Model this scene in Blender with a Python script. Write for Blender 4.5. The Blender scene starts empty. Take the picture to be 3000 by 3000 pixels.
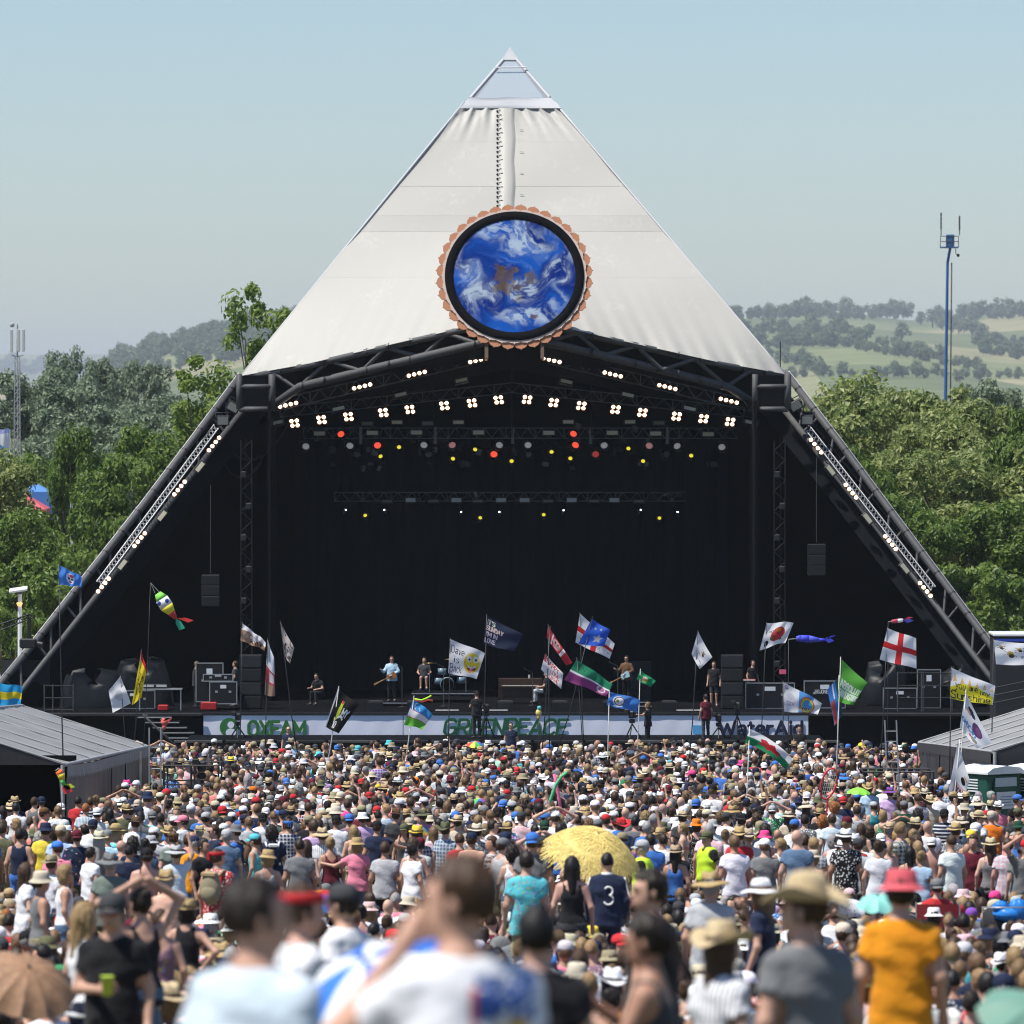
import bpy, bmesh, math, random
import numpy as np
from mathutils import Vector, Matrix, Euler

# ------------------------------------------------------------------ camera
sc = bpy.context.scene
FPX, EYE = 18750.0, 15.3            # focal length in photo pixels (3000 wide), eye height above the stage field
PITCH = math.atan(350.0 / FPX)
cam_d = bpy.data.cameras.new('camera')
cam_d.sensor_width = 36.0
cam_d.lens = FPX / 3000.0 * 36.0
cam_d.clip_start, cam_d.clip_end = 0.5, 30000.0
cam_d.dof.use_dof = True
cam_d.dof.focus_distance = 178.0
cam_d.dof.aperture_fstop = 4.3
cam = bpy.data.objects.new('camera', cam_d)
sc.collection.objects.link(cam)
cam.location = (0, 0, EYE)
cam.rotation_euler = (math.pi / 2 - PITCH, 0, 0)
sc.camera = cam

# ------------------------------------------------------------------ sky, sun, exposure
SUN = Vector((-0.40, -0.19, 0.90)).normalized()      # direction towards the sun
SUN_EL = math.asin(SUN.z)
SUN_AZ = math.atan2(SUN.x, SUN.y)
world = bpy.data.worlds.new('World')
sc.world = world
world.use_nodes = True
wn, wl = world.node_tree.nodes, world.node_tree.links
bgn = wn['Background']
sky = wn.new('ShaderNodeTexSky')
sky.sky_type = 'NISHITA'
sky.sun_disc = False
sky.sun_elevation = SUN_EL
sky.sun_rotation = SUN_AZ
sky.altitude = 60.0
sky.air_density = 0.95
sky.dust_density = 0.42
sky.ozone_density = 6.0
wl.new(sky.outputs[0], bgn.inputs[0])
bgn.inputs[1].default_value = 0.101
sun_d = bpy.data.lights.new('sun', 'SUN')
sun_d.energy = 5.0
sun_d.angle = math.radians(0.55)
sun_d.color = (1.0, 0.955, 0.88)
sun = bpy.data.objects.new('sun', sun_d)
sc.collection.objects.link(sun)
sun.rotation_euler = (-SUN).to_track_quat('-Z', 'Y').to_euler()
sc.view_settings.view_transform = 'Standard'
sc.view_settings.look = 'None'
sc.view_settings.exposure = 0.3
sc.view_settings.gamma = 1.0
sc.cycles.use_denoising = True
sc.cycles.max_bounces = 6
sc.cycles.diffuse_bounces = 3
sc.cycles.glossy_bounces = 3
sc.cycles.transparent_max_bounces = 12
sc.cycles.volume_bounces = 0
sc.cycles.sample_clamp_indirect = 4.0
sc.cycles.filter_width = 1.1

rnd = random.Random(11)
nrng = np.random.default_rng(5)

# ------------------------------------------------------------------ pixel <-> place
_cp, _sp = math.cos(PITCH), math.sin(PITCH)
def ray(px, py):
    u, w = (px - 1500.0) / FPX, (1500.0 - py) / FPX
    return u, _cp + w * _sp, -_sp + w * _cp
def pix(px, py, d):
    """point seen at photo pixel (px, py) at distance d along the field"""
    a, b, c = ray(px, py)
    t = d / b
    return Vector((a * t, d, EYE + c * t))
def proj(p):
    x, y, z = p[0], p[1], p[2] - EYE
    f, w = y * _cp - z * _sp, y * _sp + z * _cp
    return 1500 + FPX * x / f, 1500 - FPX * w / f
_gd = np.array([-40, 0, 10, 21, 41, 60, 78, 100, 120, 156, 184, 208, 230, 250, 300, 420, 30000], float)
_gz = np.array([1.5, -1.5, -2.4, -3.35, -4.95, -6.3, -7.5, -8.75, -9.85, -11.5, -12.3, -13.1, -14.3, -15.3, -15.3, -15.3, -15.3]) + EYE
_gs = np.linspace(-40, 460, 1001)
_gf = np.interp(_gs, _gd, _gz)
_gf = np.convolve(np.pad(_gf, 12, mode='edge'), np.ones(25) / 25.0, 'valid')
def gz(d):
    return float(np.interp(d, _gs, _gf))

# ------------------------------------------------------------------ materials
MATS = {}
def nodes_of(m):
    m.use_nodes = True
    nt = m.node_tree
    return nt, nt.nodes, nt.links, nt.nodes['Principled BSDF']
def mat(name, col, rough=0.6, metal=0.0, var=0.12, scale=6.0, bump=0.0, bscale=60.0, spec=0.4, emit=None, estr=0.0, coords='Object'):
    """plain procedural surface: base colour broken up by noise, optional fine relief"""
    if name in MATS: return MATS[name]
    m = bpy.data.materials.new(name)
    nt, n, l, b = nodes_of(m)
    b.inputs['Roughness'].default_value = rough
    b.inputs['Metallic'].default_value = metal
    b.inputs['Specular IOR Level'].default_value = spec
    tc = n.new('ShaderNodeTexCoord')
    nz = n.new('ShaderNodeTexNoise'); nz.inputs['Scale'].default_value = scale; nz.inputs['Detail'].default_value = 5
    l.new(tc.outputs[coords], nz.inputs['Vector'])
    mx = n.new('ShaderNodeMix'); mx.data_type = 'RGBA'
    c = Vector(col[:3])
    mx.inputs['A'].default_value = (*(c * (1 - var)), 1)
    mx.inputs['B'].default_value = (*[min(1, q) for q in (c * (1 + var))], 1)
    l.new(nz.outputs['Fac'], mx.inputs['Factor'])
    l.new(mx.outputs['Result'], b.inputs['Base Color'])
    if bump > 0:
        n2 = n.new('ShaderNodeTexNoise'); n2.inputs['Scale'].default_value = bscale; n2.inputs['Detail'].default_value = 4
        l.new(tc.outputs[coords], n2.inputs['Vector'])
        bp = n.new('ShaderNodeBump'); bp.inputs['Strength'].default_value = bump; bp.inputs['Distance'].default_value = 0.02
        l.new(n2.outputs['Fac'], bp.inputs['Height']); l.new(bp.outputs[0], b.inputs['Normal'])
    if emit:
        b.inputs['Emission Color'].default_value = (*emit, 1)
        b.inputs['Emission Strength'].default_value = estr
    MATS[name] = m
    return m

# ------------------------------------------------------------------ object helpers
COL = sc.collection
def tag(o, label=None, cat=None, group=None, kind=None):
    if label: o['label'] = label
    if cat: o['category'] = cat
    if group: o['group'] = group
    if kind: o['kind'] = kind
    return o
def empty(name, loc=(0, 0, 0), rz=0.0):
    o = bpy.data.objects.new(name, None)
    o.empty_display_size = 0.2
    o.location = loc; o.rotation_euler = (0, 0, rz)
    COL.objects.link(o)
    return o
def link(name, me, parent=None, loc=None, rot=None, scale=None):
    o = bpy.data.objects.new(name, me)
    COL.objects.link(o)
    if parent is not None: o.parent = parent
    if loc is not None: o.location = loc
    if rot is not None: o.rotation_euler = rot
    if scale is not None: o.scale = (scale,) * 3 if isinstance(scale, (int, float)) else scale
    return o
def np_mesh(name, v, f, mats, smooth=True, mi=None):
    """mesh from numpy verts (n,3) and quads/tris (m,k)"""
    me = bpy.data.meshes.new(name)
    v = np.asarray(v, np.float32); f = np.asarray(f, np.int32)
    k = f.shape[1]
    me.vertices.add(len(v)); me.vertices.foreach_set('co', v.ravel())
    me.loops.add(f.size); me.loops.foreach_set('vertex_index', f.ravel())
    me.polygons.add(len(f))
    me.polygons.foreach_set('loop_start', np.arange(0, f.size, k, dtype=np.int32))
    me.polygons.foreach_set('loop_total', np.full(len(f), k, np.int32))
    if mi is not None: me.polygons.foreach_set('material_index', np.asarray(mi, np.int32))
    me.polygons.foreach_set('use_smooth', np.full(len(f), smooth, bool))
    for m in (mats if isinstance(mats, (list, tuple)) else [mats]): me.materials.append(m)
    me.update(calc_edges=True)
    return me

class MB:
    """collects boxes, tubes, lathes and sheets; build() links them as one mesh object"""
    def __init__(s): s.v, s.f, s.m, s.sm = [], [], [], []
    def add(s, vs, fs, mi=0, smooth=False):
        b = len(s.v); s.v += [tuple(p) for p in vs]
        for f in fs: s.f.append([b + i for i in f]); s.m.append(mi); s.sm.append(smooth)
        return s
    def box(s, c, size, rot=None, mi=0, bev=0.0):
        hx, hy, hz = [q / 2 for q in size]
        c = Vector(c); R = rot.to_matrix() if isinstance(rot, Euler) else (rot or Matrix.Identity(3))
        if bev <= 0:
            vs = [c + R @ Vector((x, y, z)) for z in (-hz, hz) for y in (-hy, hy) for x in (-hx, hx)]
            return s.add(vs, [(0, 2, 3, 1), (4, 5, 7, 6), (0, 1, 5, 4), (2, 6, 7, 3), (0, 4, 6, 2), (1, 3, 7, 5)], mi)
        b = min(bev, hx * .45, hy * .45, hz * .45)
        bm = bmesh.new(); bmesh.ops.create_cube(bm, size=1.0)
        for q in bm.verts: q.co = Vector((q.co.x * 2 * hx, q.co.y * 2 * hy, q.co.z * 2 * hz))
        bmesh.ops.bevel(bm, geom=bm.edges[:], offset=b, segments=1, affect='EDGES')
        bm.verts.index_update()
        vs = [c + R @ q.co for q in bm.verts]; fs = [[q.index for q in f.verts] for f in bm.faces]
        bm.free()
        return s.add(vs, fs, mi)
    def tube(s, a, b, r, n=8, r2=None, mi=0, cap=True):
        a, b = Vector(a), Vector(b); d = b - a
        if d.length < 1e-6: return s
        q = d.to_track_quat('Z', 'Y').to_matrix(); r2 = r if r2 is None else r2
        vs = []
        for p, rr in ((a, r), (b, r2)):
            for i in range(n):
                t = 2 * math.pi * i / n
                vs.append(p + q @ Vector((rr * math.cos(t), rr * math.sin(t), 0)))
        s.add(vs, [(i, (i + 1) % n, n + (i + 1) % n, n + i) for i in range(n)], mi, True)
        if cap: s.add(vs[:n], [tuple(reversed(range(n)))], mi); s.add(vs[n:], [tuple(range(n))], mi)
        return s
    def path(s, pts, r, n=6, mi=0):
        rs = r if isinstance(r, (list, tuple)) else [r] * len(pts)
        pts = [Vector(p) for p in pts]; vs = []
        for i, p in enumerate(pts):
            d = (pts[min(i + 1, len(pts) - 1)] - pts[max(i - 1, 0)])
            q = d.to_track_quat('Z', 'Y').to_matrix()
            vs += [p + q @ Vector((rs[i] * math.cos(2 * math.pi * k / n), rs[i] * math.sin(2 * math.pi * k / n), 0)) for k in range(n)]
        fs = [(i * n + k, i * n + (k + 1) % n, (i + 1) * n + (k + 1) % n, (i + 1) * n + k) for i in range(len(pts) - 1) for k in range(n)]
        fs += [tuple(reversed(range(n))), tuple(range((len(pts) - 1) * n, len(pts) * n))]
        return s.add(vs, fs, mi, True)
    def lathe(s, prof, c=(0, 0, 0), n=20, rot=None, mi=0, sy=1.0, fn=None):
        c = Vector(c); R = rot or Matrix.Identity(3); vs = []
        for r, z in prof:
            for i in range(n):
                t = 2 * math.pi * i / n
                p = Vector((r * math.cos(t), r * math.sin(t) * sy, z))
                if fn: p = Vector(fn(p))
                vs.append(c + R @ p)
        m = len(prof)
        fs = [(j * n + i, j * n + (i + 1) % n, (j + 1) * n + (i + 1) % n, (j + 1) * n + i) for j in range(m - 1) for i in range(n)]
        if prof[0][0] > 1e-5: fs.append(tuple(reversed(range(n))))
        if prof[-1][0] > 1e-5: fs.append(tuple(range((m - 1) * n, m * n)))
        return s.add(vs, fs, mi, True)
    def ball(s, c, r, n=10, mi=0, rot=None):
        rx, ry, rz = r if isinstance(r, (tuple, list)) else (r, r, r)
        prof = [(math.sin(math.pi * j / n), -math.cos(math.pi * j / n)) for j in range(n + 1)]
        R = (rot or Matrix.Identity(3)) @ Matrix.Diagonal((rx, ry, rz))
        return s.lathe(prof, c, n + 4, R, mi)
    def prism(s, pts, depth, org, ex, ey, ez, mi=0):
        """extruded outline: pts in (ex, ey) plane at org, thickness along ez"""
        org, ex, ey, ez = Vector(org), Vector(ex), Vector(ey), Vector(ez)
        n = len(pts)
        vs = [org + ex * p[0] + ey * p[1] for p in pts] + [org + ex * p[0] + ey * p[1] + ez * depth for p in pts]
        return s.add(vs, [tuple(range(n)), tuple(reversed(range(n, 2 * n)))] + [(i, i + n, (i + 1) % n + n, (i + 1) % n) for i in range(n)], mi)
    def sheet(s, g, mi=0, smooth=True, flip=False):
        """g[j][i] grid of points"""
        h, w = len(g), len(g[0]); vs = [p for row in g for p in row]
        fs = [(j * w + i, j * w + i + 1, (j + 1) * w + i + 1, (j + 1) * w + i) for j in range(h - 1) for i in range(w - 1)]
        if flip: fs = [tuple(reversed(f)) for f in fs]
        return s.add(vs, fs, mi, smooth)
    def mesh(s, name, mats):
        me = bpy.data.meshes.new(name); me.from_pydata(s.v, [], s.f)
        for m in (mats if isinstance(mats, (list, tuple)) else [mats]): me.materials.append(m)
        me.polygons.foreach_set('material_index', s.m); me.polygons.foreach_set('use_smooth', s.sm)
        me.update()
        return me
    def build(s, name, mats, parent=None, loc=None, rot=None, scale=None):
        """verts are world coordinates unless loc is given; children are put into the parent's space"""
        if parent is not None and loc is None:
            mw = Matrix.LocRotScale(parent.location, parent.rotation_euler, parent.scale)
            if parent.parent is not None:
                pp = parent.parent
                mw = Matrix.LocRotScale(pp.location, pp.rotation_euler, pp.scale) @ mw
            if mw != Matrix.Identity(4):
                iv = mw.inverted(); s.v = [tuple(iv @ Vector(p)) for p in s.v]
        return link(name, s.mesh(name, mats), parent, loc, rot, scale)
def copy_tree(o, parent=None):
    c = o.copy(); COL.objects.link(c)
    if parent is not None: c.parent = parent
    for ch in list(o.children): copy_tree(ch, c)
    return c
ORD = ['first', 'second', 'third', 'fourth', 'fifth', 'sixth', 'seventh', 'eighth', 'ninth', 'tenth', 'eleventh', 'twelfth', 'thirteenth', 'fourteenth', 'fifteenth', 'sixteenth', 'seventeenth', 'eighteenth', 'nineteenth', 'twentieth'] + ['twenty-' + w for w in 'first second third fourth fifth sixth seventh eighth ninth'.split()] + ['thirtieth'] + ['thirty-' + w for w in 'first second third fourth fifth sixth seventh eighth ninth'.split()] + ['fortieth']
# ================================================================== the field, the hills, the air
def ground_mat():
    m = bpy.data.materials.new('trodden_grass'); nt, n, l, b = nodes_of(m)
    b.inputs['Roughness'].default_value = 0.95
    g = n.new('ShaderNodeNewGeometry')
    n1 = n.new('ShaderNodeTexNoise'); n1.inputs['Scale'].default_value = 0.35; n1.inputs['Detail'].default_value = 8
    n2 = n.new('ShaderNodeTexNoise'); n2.inputs['Scale'].default_value = 9.0; n2.inputs['Detail'].default_value = 6
    for q in (n1, n2): l.new(g.outputs['Position'], q.inputs['Vector'])
    r = n.new('ShaderNodeValToRGB'); e = r.color_ramp.elements
    e[0].position, e[0].color = 0.36, (0.055, 0.075, 0.022, 1)
    e[1].position, e[1].color = 0.62, (0.20, 0.155, 0.075, 1)
    mx = n.new('ShaderNodeMix'); mx.data_type = 'RGBA'; mx.blend_type = 'MULTIPLY'; mx.inputs['Factor'].default_value = 0.6
    l.new(n1.outputs['Fac'], r.inputs[0]); l.new(r.outputs[0], mx.inputs['A']); l.new(n2.outputs['Color'], mx.inputs['B'])
    l.new(mx.outputs['Result'], b.inputs['Base Color'])
    bp = n.new('ShaderNodeBump'); bp.inputs['Distance'].default_value = 0.05; l.new(n2.outputs['Fac'], bp.inputs['Height']); l.new(bp.outputs[0], b.inputs['Normal'])
    return m
ds = list(np.linspace(-30, 60, 46)) + list(np.linspace(63, 300, 80)) + [340, 400, 500, 700, 1000, 1400, 2000]
g = [[(k * (60 + max(d, 0) * 0.9), d, gz(min(d, 450)) + 0.05 * math.sin(k * 37 + d * .7) * (d < 250)) for k in np.linspace(-1, 1, 41)] for d in ds]
ground = MB().sheet(g).build('ground', ground_mat()); tag(ground, 'trodden grass field sloping down to the stage', 'ground', kind='structure')

def sstep(a, b, x): t = min(1, max(0, (x - a) / (b - a))); return t * t * (3 - 2 * t)
_LD = [900, 1500, 2200, 2800, 3200, 5000, 7000, 8500, 9300]
_RD = [900, 1300, 1700, 2100, 2500, 3000, 3600, 4200, 6000, 8500, 9300]
HS = 2.3                      # the ridges stand about 5 to 7 km off
def hill_z(px, dd):
    d = dd / HS
    zr = 15.3 + (1150 - np.interp(px, [-300, 150, 270, 330, 400, 520, 640, 760, 900, 1200], [1150, 1140, 1095, 1072, 1045, 1010, 985, 950, 925, 900])) * 2800 / FPX
    a = np.interp(d, _LD, [-.6, 2, .5 * zr, zr, zr - 6, 6, 25, 66, 60])
    b = np.interp(d, _RD, [-.6, 1.5, 9, 20.5, 33, 45, 58.5, 55, 30, 66, 60])
    b += 3.0 * math.sin(px * .006 + d * .0023) * sstep(1500, 2300, d) * (1 - sstep(3300, 3700, d)) + 2.5 * math.sin(px * .011) * sstep(3000, 3600, d)
    t = sstep(1100, 1700, px)
    return max(-.6, EYE + (float(a * (1 - t) + b * t) - EYE) * HS)
def hills_mat():
    m = bpy.data.materials.new('pasture'); nt, n, l, b = nodes_of(m)
    b.inputs['Roughness'].default_value = 1.0
    g = n.new('ShaderNodeNewGeometry')
    mp = n.new('ShaderNodeMapping'); mp.inputs['Scale'].default_value = (0.0042, 0.0016, 0.0)
    v = n.new('ShaderNodeTexVoronoi'); v.inputs['Scale'].default_value = 1.0
    l.new(g.outputs['Position'], mp.inputs[0]); l.new(mp.outputs[0], v.inputs['Vector'])
    r = n.new('ShaderNodeValToRGB'); e = r.color_ramp.elements
    e[0].position, e[0].color = 0.15, (0.10, 0.125, 0.04, 1)
    e[1].position, e[1].color = 0.95, (0.27, 0.24, 0.12, 1)
    x = e.new(0.55); x.color = (0.16, 0.18, 0.065, 1)
    s = n.new('ShaderNodeSeparateColor'); l.new(v.outputs['Color'], s.inputs[0]); l.new(s.outputs[0], r.inputs[0])
    nz = n.new('ShaderNodeTexNoise'); nz.inputs['Scale'].default_value = 0.02; nz.inputs['Detail'].default_value = 6; l.new(g.outputs['Position'], nz.inputs['Vector'])
    mx = n.new('ShaderNodeMix'); mx.data_type = 'RGBA'; mx.blend_type = 'OVERLAY'; mx.inputs['Factor'].default_value = 0.6
    l.new(r.outputs[0], mx.inputs['A']); l.new(nz.outputs['Fac'], mx.inputs['B']); l.new(mx.outputs['Result'], b.inputs['Base Color'])
    return m
pxs = np.linspace(-1200, 4200, 181)
hd = [d * HS for d in list(np.linspace(700, 4300, 74)) + list(np.linspace(4500, 9300, 25))]
hills = MB().sheet([[((p - 1500) * d / FPX, d, hill_z(p, d)) for p in pxs] for d in hd]).build('hills', hills_mat())
tag(hills, 'hazy green hills and fields beyond the festival', 'hills', kind='structure')

# ------------------------------------------------------------------ trees
def leaf_mat(name, c1, c2, trans=0.45):
    m = bpy.data.materials.new(name); nt, n, l, b = nodes_of(m)
    g = n.new('ShaderNodeNewGeometry'); r = n.new('ShaderNodeValToRGB')
    r.color_ramp.elements[0].color = (*c1, 1); r.color_ramp.elements[1].color = (*c2, 1)
    l.new(g.outputs['Random Per Island'], r.inputs[0]); l.new(r.outputs[0], b.inputs['Base Color'])
    b.inputs['Roughness'].default_value = 0.5; b.inputs['Specular IOR Level'].default_value = 0.45
    t = n.new('ShaderNodeBsdfTranslucent'); l.new(r.outputs[0], t.inputs[0])
    mx = n.new('ShaderNodeMixShader'); mx.inputs[0].default_value = trans
    l.new(b.outputs[0], mx.inputs[1]); l.new(t.outputs[0], mx.inputs[2]); l.new(mx.outputs[0], n['Material Output'].inputs[0])
    return m
LEAF = leaf_mat('leaf_summer', (0.10, 0.165, 0.03), (0.42, 0.46, 0.17))
LEAF_D = leaf_mat('leaf_dark', (0.05, 0.11, 0.015), (0.22, 0.31, 0.06))
LEAF_Y = leaf_mat('leaf_yellowish', (0.13, 0.22, 0.025), (0.28, 0.36, 0.08))
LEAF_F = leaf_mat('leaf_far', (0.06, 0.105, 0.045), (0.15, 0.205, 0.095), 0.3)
LEAF_HAZE = leaf_mat('leaf_haze_tint', (0.10, 0.15, 0.085), (0.28, 0.34, 0.21), .3)  # paler, bluer leaf colour: haze painted into the distant trees
BARK = mat('bark', (0.07, 0.055, 0.04), 0.95, var=.4, scale=3, bump=.6, bscale=8)
def leaves(cent, rad, per, ls, rg, up=0.35):
    """leaf quads gathered in clumps; returns verts, quads"""
    C = np.repeat(np.array(cent), per, 0); R = np.repeat(np.array(rad), per)
    u = rg.normal(size=(len(C), 3)); u /= np.linalg.norm(u, axis=1)[:, None]
    rr = rg.random(len(C)) ** 0.45
    P = C + u * (R * rr)[:, None] * np.array([1, 1, .75])
    nrm = u * .9 + rg.normal(size=u.shape) * .45 + np.array([0, 0, up]); nrm /= np.linalg.norm(nrm, axis=1)[:, None]
    t = np.cross(nrm, rg.normal(size=u.shape)); t /= np.linalg.norm(t, axis=1)[:, None] + 1e-9
    w = np.cross(nrm, t)
    s = ls * (0.6 + .8 * rg.random(len(C)))[:, None]
    a, bq = t * s, w * s * .6
    dr = nrm * s * .25
    V = np.stack([P - a, P - bq * .9 + dr, P + a, P + bq * .9 + dr], 1).reshape(-1, 3)
    return V, np.arange(len(V)).reshape(-1, 4)
def tree_meshes(name, seed, H, rx, z0, nclump, per, ls, leafm, sparse=False, clr=(0.9, 1.7)):
    rg = np.random.default_rng(seed); rr = random.Random(seed)
    cz, rz = (H + z0) / 2, (H - z0) / 2
    cent, rad = [], []
    boughs = []
    while not sparse and len(boughs) < max(8, nclump // 6):
        p = rg.normal(size=3); p /= np.linalg.norm(p)
        if p[2] < -.5: continue
        k = .55 + .27 * rg.random()
        boughs.append((np.array([p[0] * rx * k, p[1] * rx * k, cz + p[2] * rz * k * .95]), rx * (.30 + .16 * rg.random())))
    while boughs and len(cent) < nclump:
        c, br = boughs[len(cent) % len(boughs)]; p = rg.normal(size=3); p /= np.linalg.norm(p)
        if p[2] < -.25 or (c - np.array([0, 0, cz])) @ p < -.3 * rx: continue
        q = c + p * br * np.array([1, 1, .8])
        cent.append(q); rad.append(rr.uniform(*clr) * .62)
    while len(cent) < nclump:
        p = rg.normal(size=3); p /= np.linalg.norm(p)
        if p[2] < -.55 and rg.random() < .6: continue
        k = rg.random() ** (0.22 if not sparse else .5)
        lump = 1 + .12 * math.sin(3 * math.atan2(p[1], p[0]) + seed) + .10 * math.sin(5 * p[2] + seed * 2)
        q = np.array([p[0] * rx * k * lump, p[1] * rx * k * lump, cz + p[2] * rz * k * .95])
        if q[2] < z0: continue
        cent.append(q); rad.append(rr.uniform(*clr))
    V, Q = leaves(cent, rad, per, ls, rg)
    crown = np_mesh(name + '_crown', V, Q, leafm, smooth=False)
    b = MB(); top = H * .72; lean = rr.uniform(-.6, .6)
    tp = [Vector((lean * (t ** 2), .3 * math.sin(t * 3 + seed) * t, t * top)) for t in np.linspace(0, 1, 8)]
    r0 = .022 * H
    b.path(tp, [r0 * (1 - .8 * t) * (1.35 if i == 0 else 1) for i, t in enumerate(np.linspace(0, 1, 8))], 9)
    for c in rr.sample(cent, min(len(cent), 26 if not sparse else 34)):
        c = Vector(c); k = max(.18, min(.9, (c.z - .25 * H) / top)); s = tp[0].lerp(tp[-1], k) if False else tp[min(7, int(k * 7))]
        mid = s.lerp(c, .5) + Vector((0, 0, -.35 * abs(c.x) / rx))
        rb = r0 * (1 - .8 * k) * .5
        b.path([s, mid, c], [rb, rb * .6, .025], 5)
    return b.mesh(name + '_trunk', BARK), crown
TM = {
    'broad': tree_meshes('broad', 1, 16.5, 5.6, 2.6, 150, 150, .17, LEAF),
    'round': tree_meshes('round', 2, 16.0, 5.0, 3.2, 130, 150, .17, LEAF),
    'dense': tree_meshes('dense', 3, 13.0, 4.2, 1.6, 120, 150, .16, LEAF_D),
    'sparse': tree_meshes('sparse', 4, 19.0, 2.9, 5.0, 84, 90, .17, LEAF_Y, True, (.45, .95)),
    'low': tree_meshes('low', 5, 7.5, 4.0, .3, 84, 120, .15, LEAF_D, clr=(.8, 1.3)),
}
TMH = {'broad': (16.5, 5.6), 'round': (16.0, 5.0), 'dense': (13.0, 4.2), 'sparse': (19.0, 2.9), 'low': (7.5, 4.0)}
def tree(kind, px, py, d, wpx, rz, label, group, name='tree'):
    top = pix(px, py, d); H, r = TMH[kind]
    s = top.z / H * 1.05; sx = (wpx * 1.18 / 2) * d / FPX / (r * 1.02)
    root = empty(name, (top.x, d, gz(d) - .05), rz); root.scale = (sx, sx, s)
    link('trunk', TM[kind][0], root); cr_ = link('crown', TM[kind][1], root)
    if d > 410: cr_.material_slots[0].link = 'OBJECT'; cr_.material_slots[0].material = LEAF_HAZE  # distant crowns take the leaf colour with haze painted in
    tag(root, label, 'tree', group)
GR, GL = 'trees behind the right leg of the stage', 'trees behind the left leg of the stage'
for a in [
    ('broad', 2560, 1075, 336, 500, 0.3, 'tall pale green tree right behind the right stage corner', GR),
    ('round', 2775, 1135, 318, 400, 1.2, 'light green tree in front of the blue boom lift mast', GR),
    ('broad', 2790, 1290, 300, 560, 2.5, 'big leafy tree filling the space right of the right stage leg', GR),
    ('round', 2945, 1085, 430, 300, 4.0, 'hazy rounded tree at the right edge below the hills', GR),
    ('dense', 3010, 1240, 306, 280, 0.7, 'dark tree cut by the right edge of the picture', GR),
    ('round', 2400, 1130, 345, 300, 3.3, 'tree just right of the right truss corner box', GR),
    ('dense', 2920, 1500, 290, 400, 5.1, 'dark lower tree above the white lorry roof', GR),
    ('dense', 2640, 1480, 287, 330, 1.9, 'dark tree tucked against the right stage leg', GR),
    ('dense', 2480, 1330, 296, 280, 2.2, 'tree touching the upper half of the right stage leg', GR),
    ('low', 2860, 1680, 282, 420, 0.4, 'low dark bush under the big tree on the right', GR),
    ('sparse', 755, 835, 300, 245, 0.5, 'thin tall tree with sparse yellow green leaves beside the white canopy', GL),
    ('sparse', 575, 1045, 308, 270, 2.4, 'sparse yellow green tree left of the left truss corner box', GL),
    ('dense', 415, 1290, 287, 340, 1.3, 'dark leafy tree against the left stage leg', GL),
    ('dense', 225, 1290, 293, 250, 3.9, 'dark upright tree above the red tent', GL),
    ('dense', 60, 1520, 281, 300, 5.5, 'tree with leaning trunk in front of the red tent', GL),
    ('round', 120, 1050, 480, 330, 2.8, 'big hazy tree behind the mobile phone mast', GL),
    ('broad', 215, 1008, 590, 215, 1.0, 'hazy blue green tree with the highest rounded top on the left', GL),
    ('round', 392, 1035, 640, 230, 0.2, 'hazy rounded tree below the left wooded hill', GL),
    ('broad', 500, 1150, 540, 320, 4.4, 'soft hazy tree between two sparse yellow green trees', GL),
    ('low', 180, 1640, 279, 420, 4.7, 'low dark tree behind the floodlight pole', GL),
    ('low', 330, 1545, 284, 330, 2.0, 'low bushy tree beside the left stage leg', GL),
    ('dense', 470, 1240, 420, 300, 0.9, 'green tree half hidden behind the dark tree by the left leg', GL),
    ('round', 60, 1190, 520, 340, 3.0, 'hazy tree low behind the feather banner', GL),
    ('broad', 190, 1240, 470, 320, 5.2, 'hazy tree filling the gap above the blue tent roof', GL),
    ('dense', 320, 1215, 450, 300, 1.6, 'hazy green tree behind the dark upright tree', GL),
    ('low', 60, 1360, 400, 330, 0.6, 'hazy bush behind the blue tent roof', GL),
    ('low', 210, 1370, 395, 330, 2.6, 'hazy bush behind the white tent roof on the left', GL),
    ('broad', -200, 1230, 305, 480, 1.9, 'leafy tree beyond the left edge of the picture', GL),
    ('dense', -420, 1330, 292, 420, 0.3, 'dark tree farther beyond the left edge', GL),
    ('broad', 3260, 1260, 300, 520, 3.6, 'leafy tree beyond the right edge of the picture', GR),
    ('dense', 3460, 1380, 292, 400, 2.7, 'dark tree farther beyond the right edge', GR),
    ('low', 20, 1800, 276, 260, 1.1, 'dark bush at the left edge behind the camera crane', GL),
]: tree(*a)

# far trees along the hedges: each its own object where one can tell them apart
FARM = []
for k in range(3):
    rg = np.random.default_rng(40 + k); cent, rad = [], []
    for i in range(16):
        p = rg.normal(size=3); p /= np.linalg.norm(p); q = rg.random() ** .4
        cent.append((p[0] * 3.6 * q, p[1] * 3.6 * q, 6.0 + p[2] * 3.8 * q)); rad.append(1.6 + rg.random())
    V, Q = leaves(cent, rad, 34, .75, rg); b = MB().tube((0, 0, 0), (0, 0, 5), .35, 6)
    FARM.append((b.mesh('far_trunk', BARK), np_mesh('far_crown', V, Q, LEAF_F, smooth=False), V, Q))
def hill_hit(px, py):
    for d in np.arange(2100, 20000, 60.0):
        if proj(((px - 1500) * d / FPX, d, hill_z(px, d)))[1] <= py: return d
    return 19500.0
def along(pts, step):
    out = []
    for (x0, y0), (x1, y1) in zip(pts[:-1], pts[1:]):
        n = max(1, int(abs(x1 - x0) / step))
        out += [(x0 + (x1 - x0) * i / n + rnd.uniform(-6, 6), y0 + (y1 - y0) * i / n + rnd.uniform(-2, 2)) for i in range(n)]
    return out
far_single = along([(2085, 930), (2400, 930), (2560, 934)], 34) + along([(2625, 934), (2725, 936)], 34) + along([(2775, 930), (3010, 934)], 34)
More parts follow.
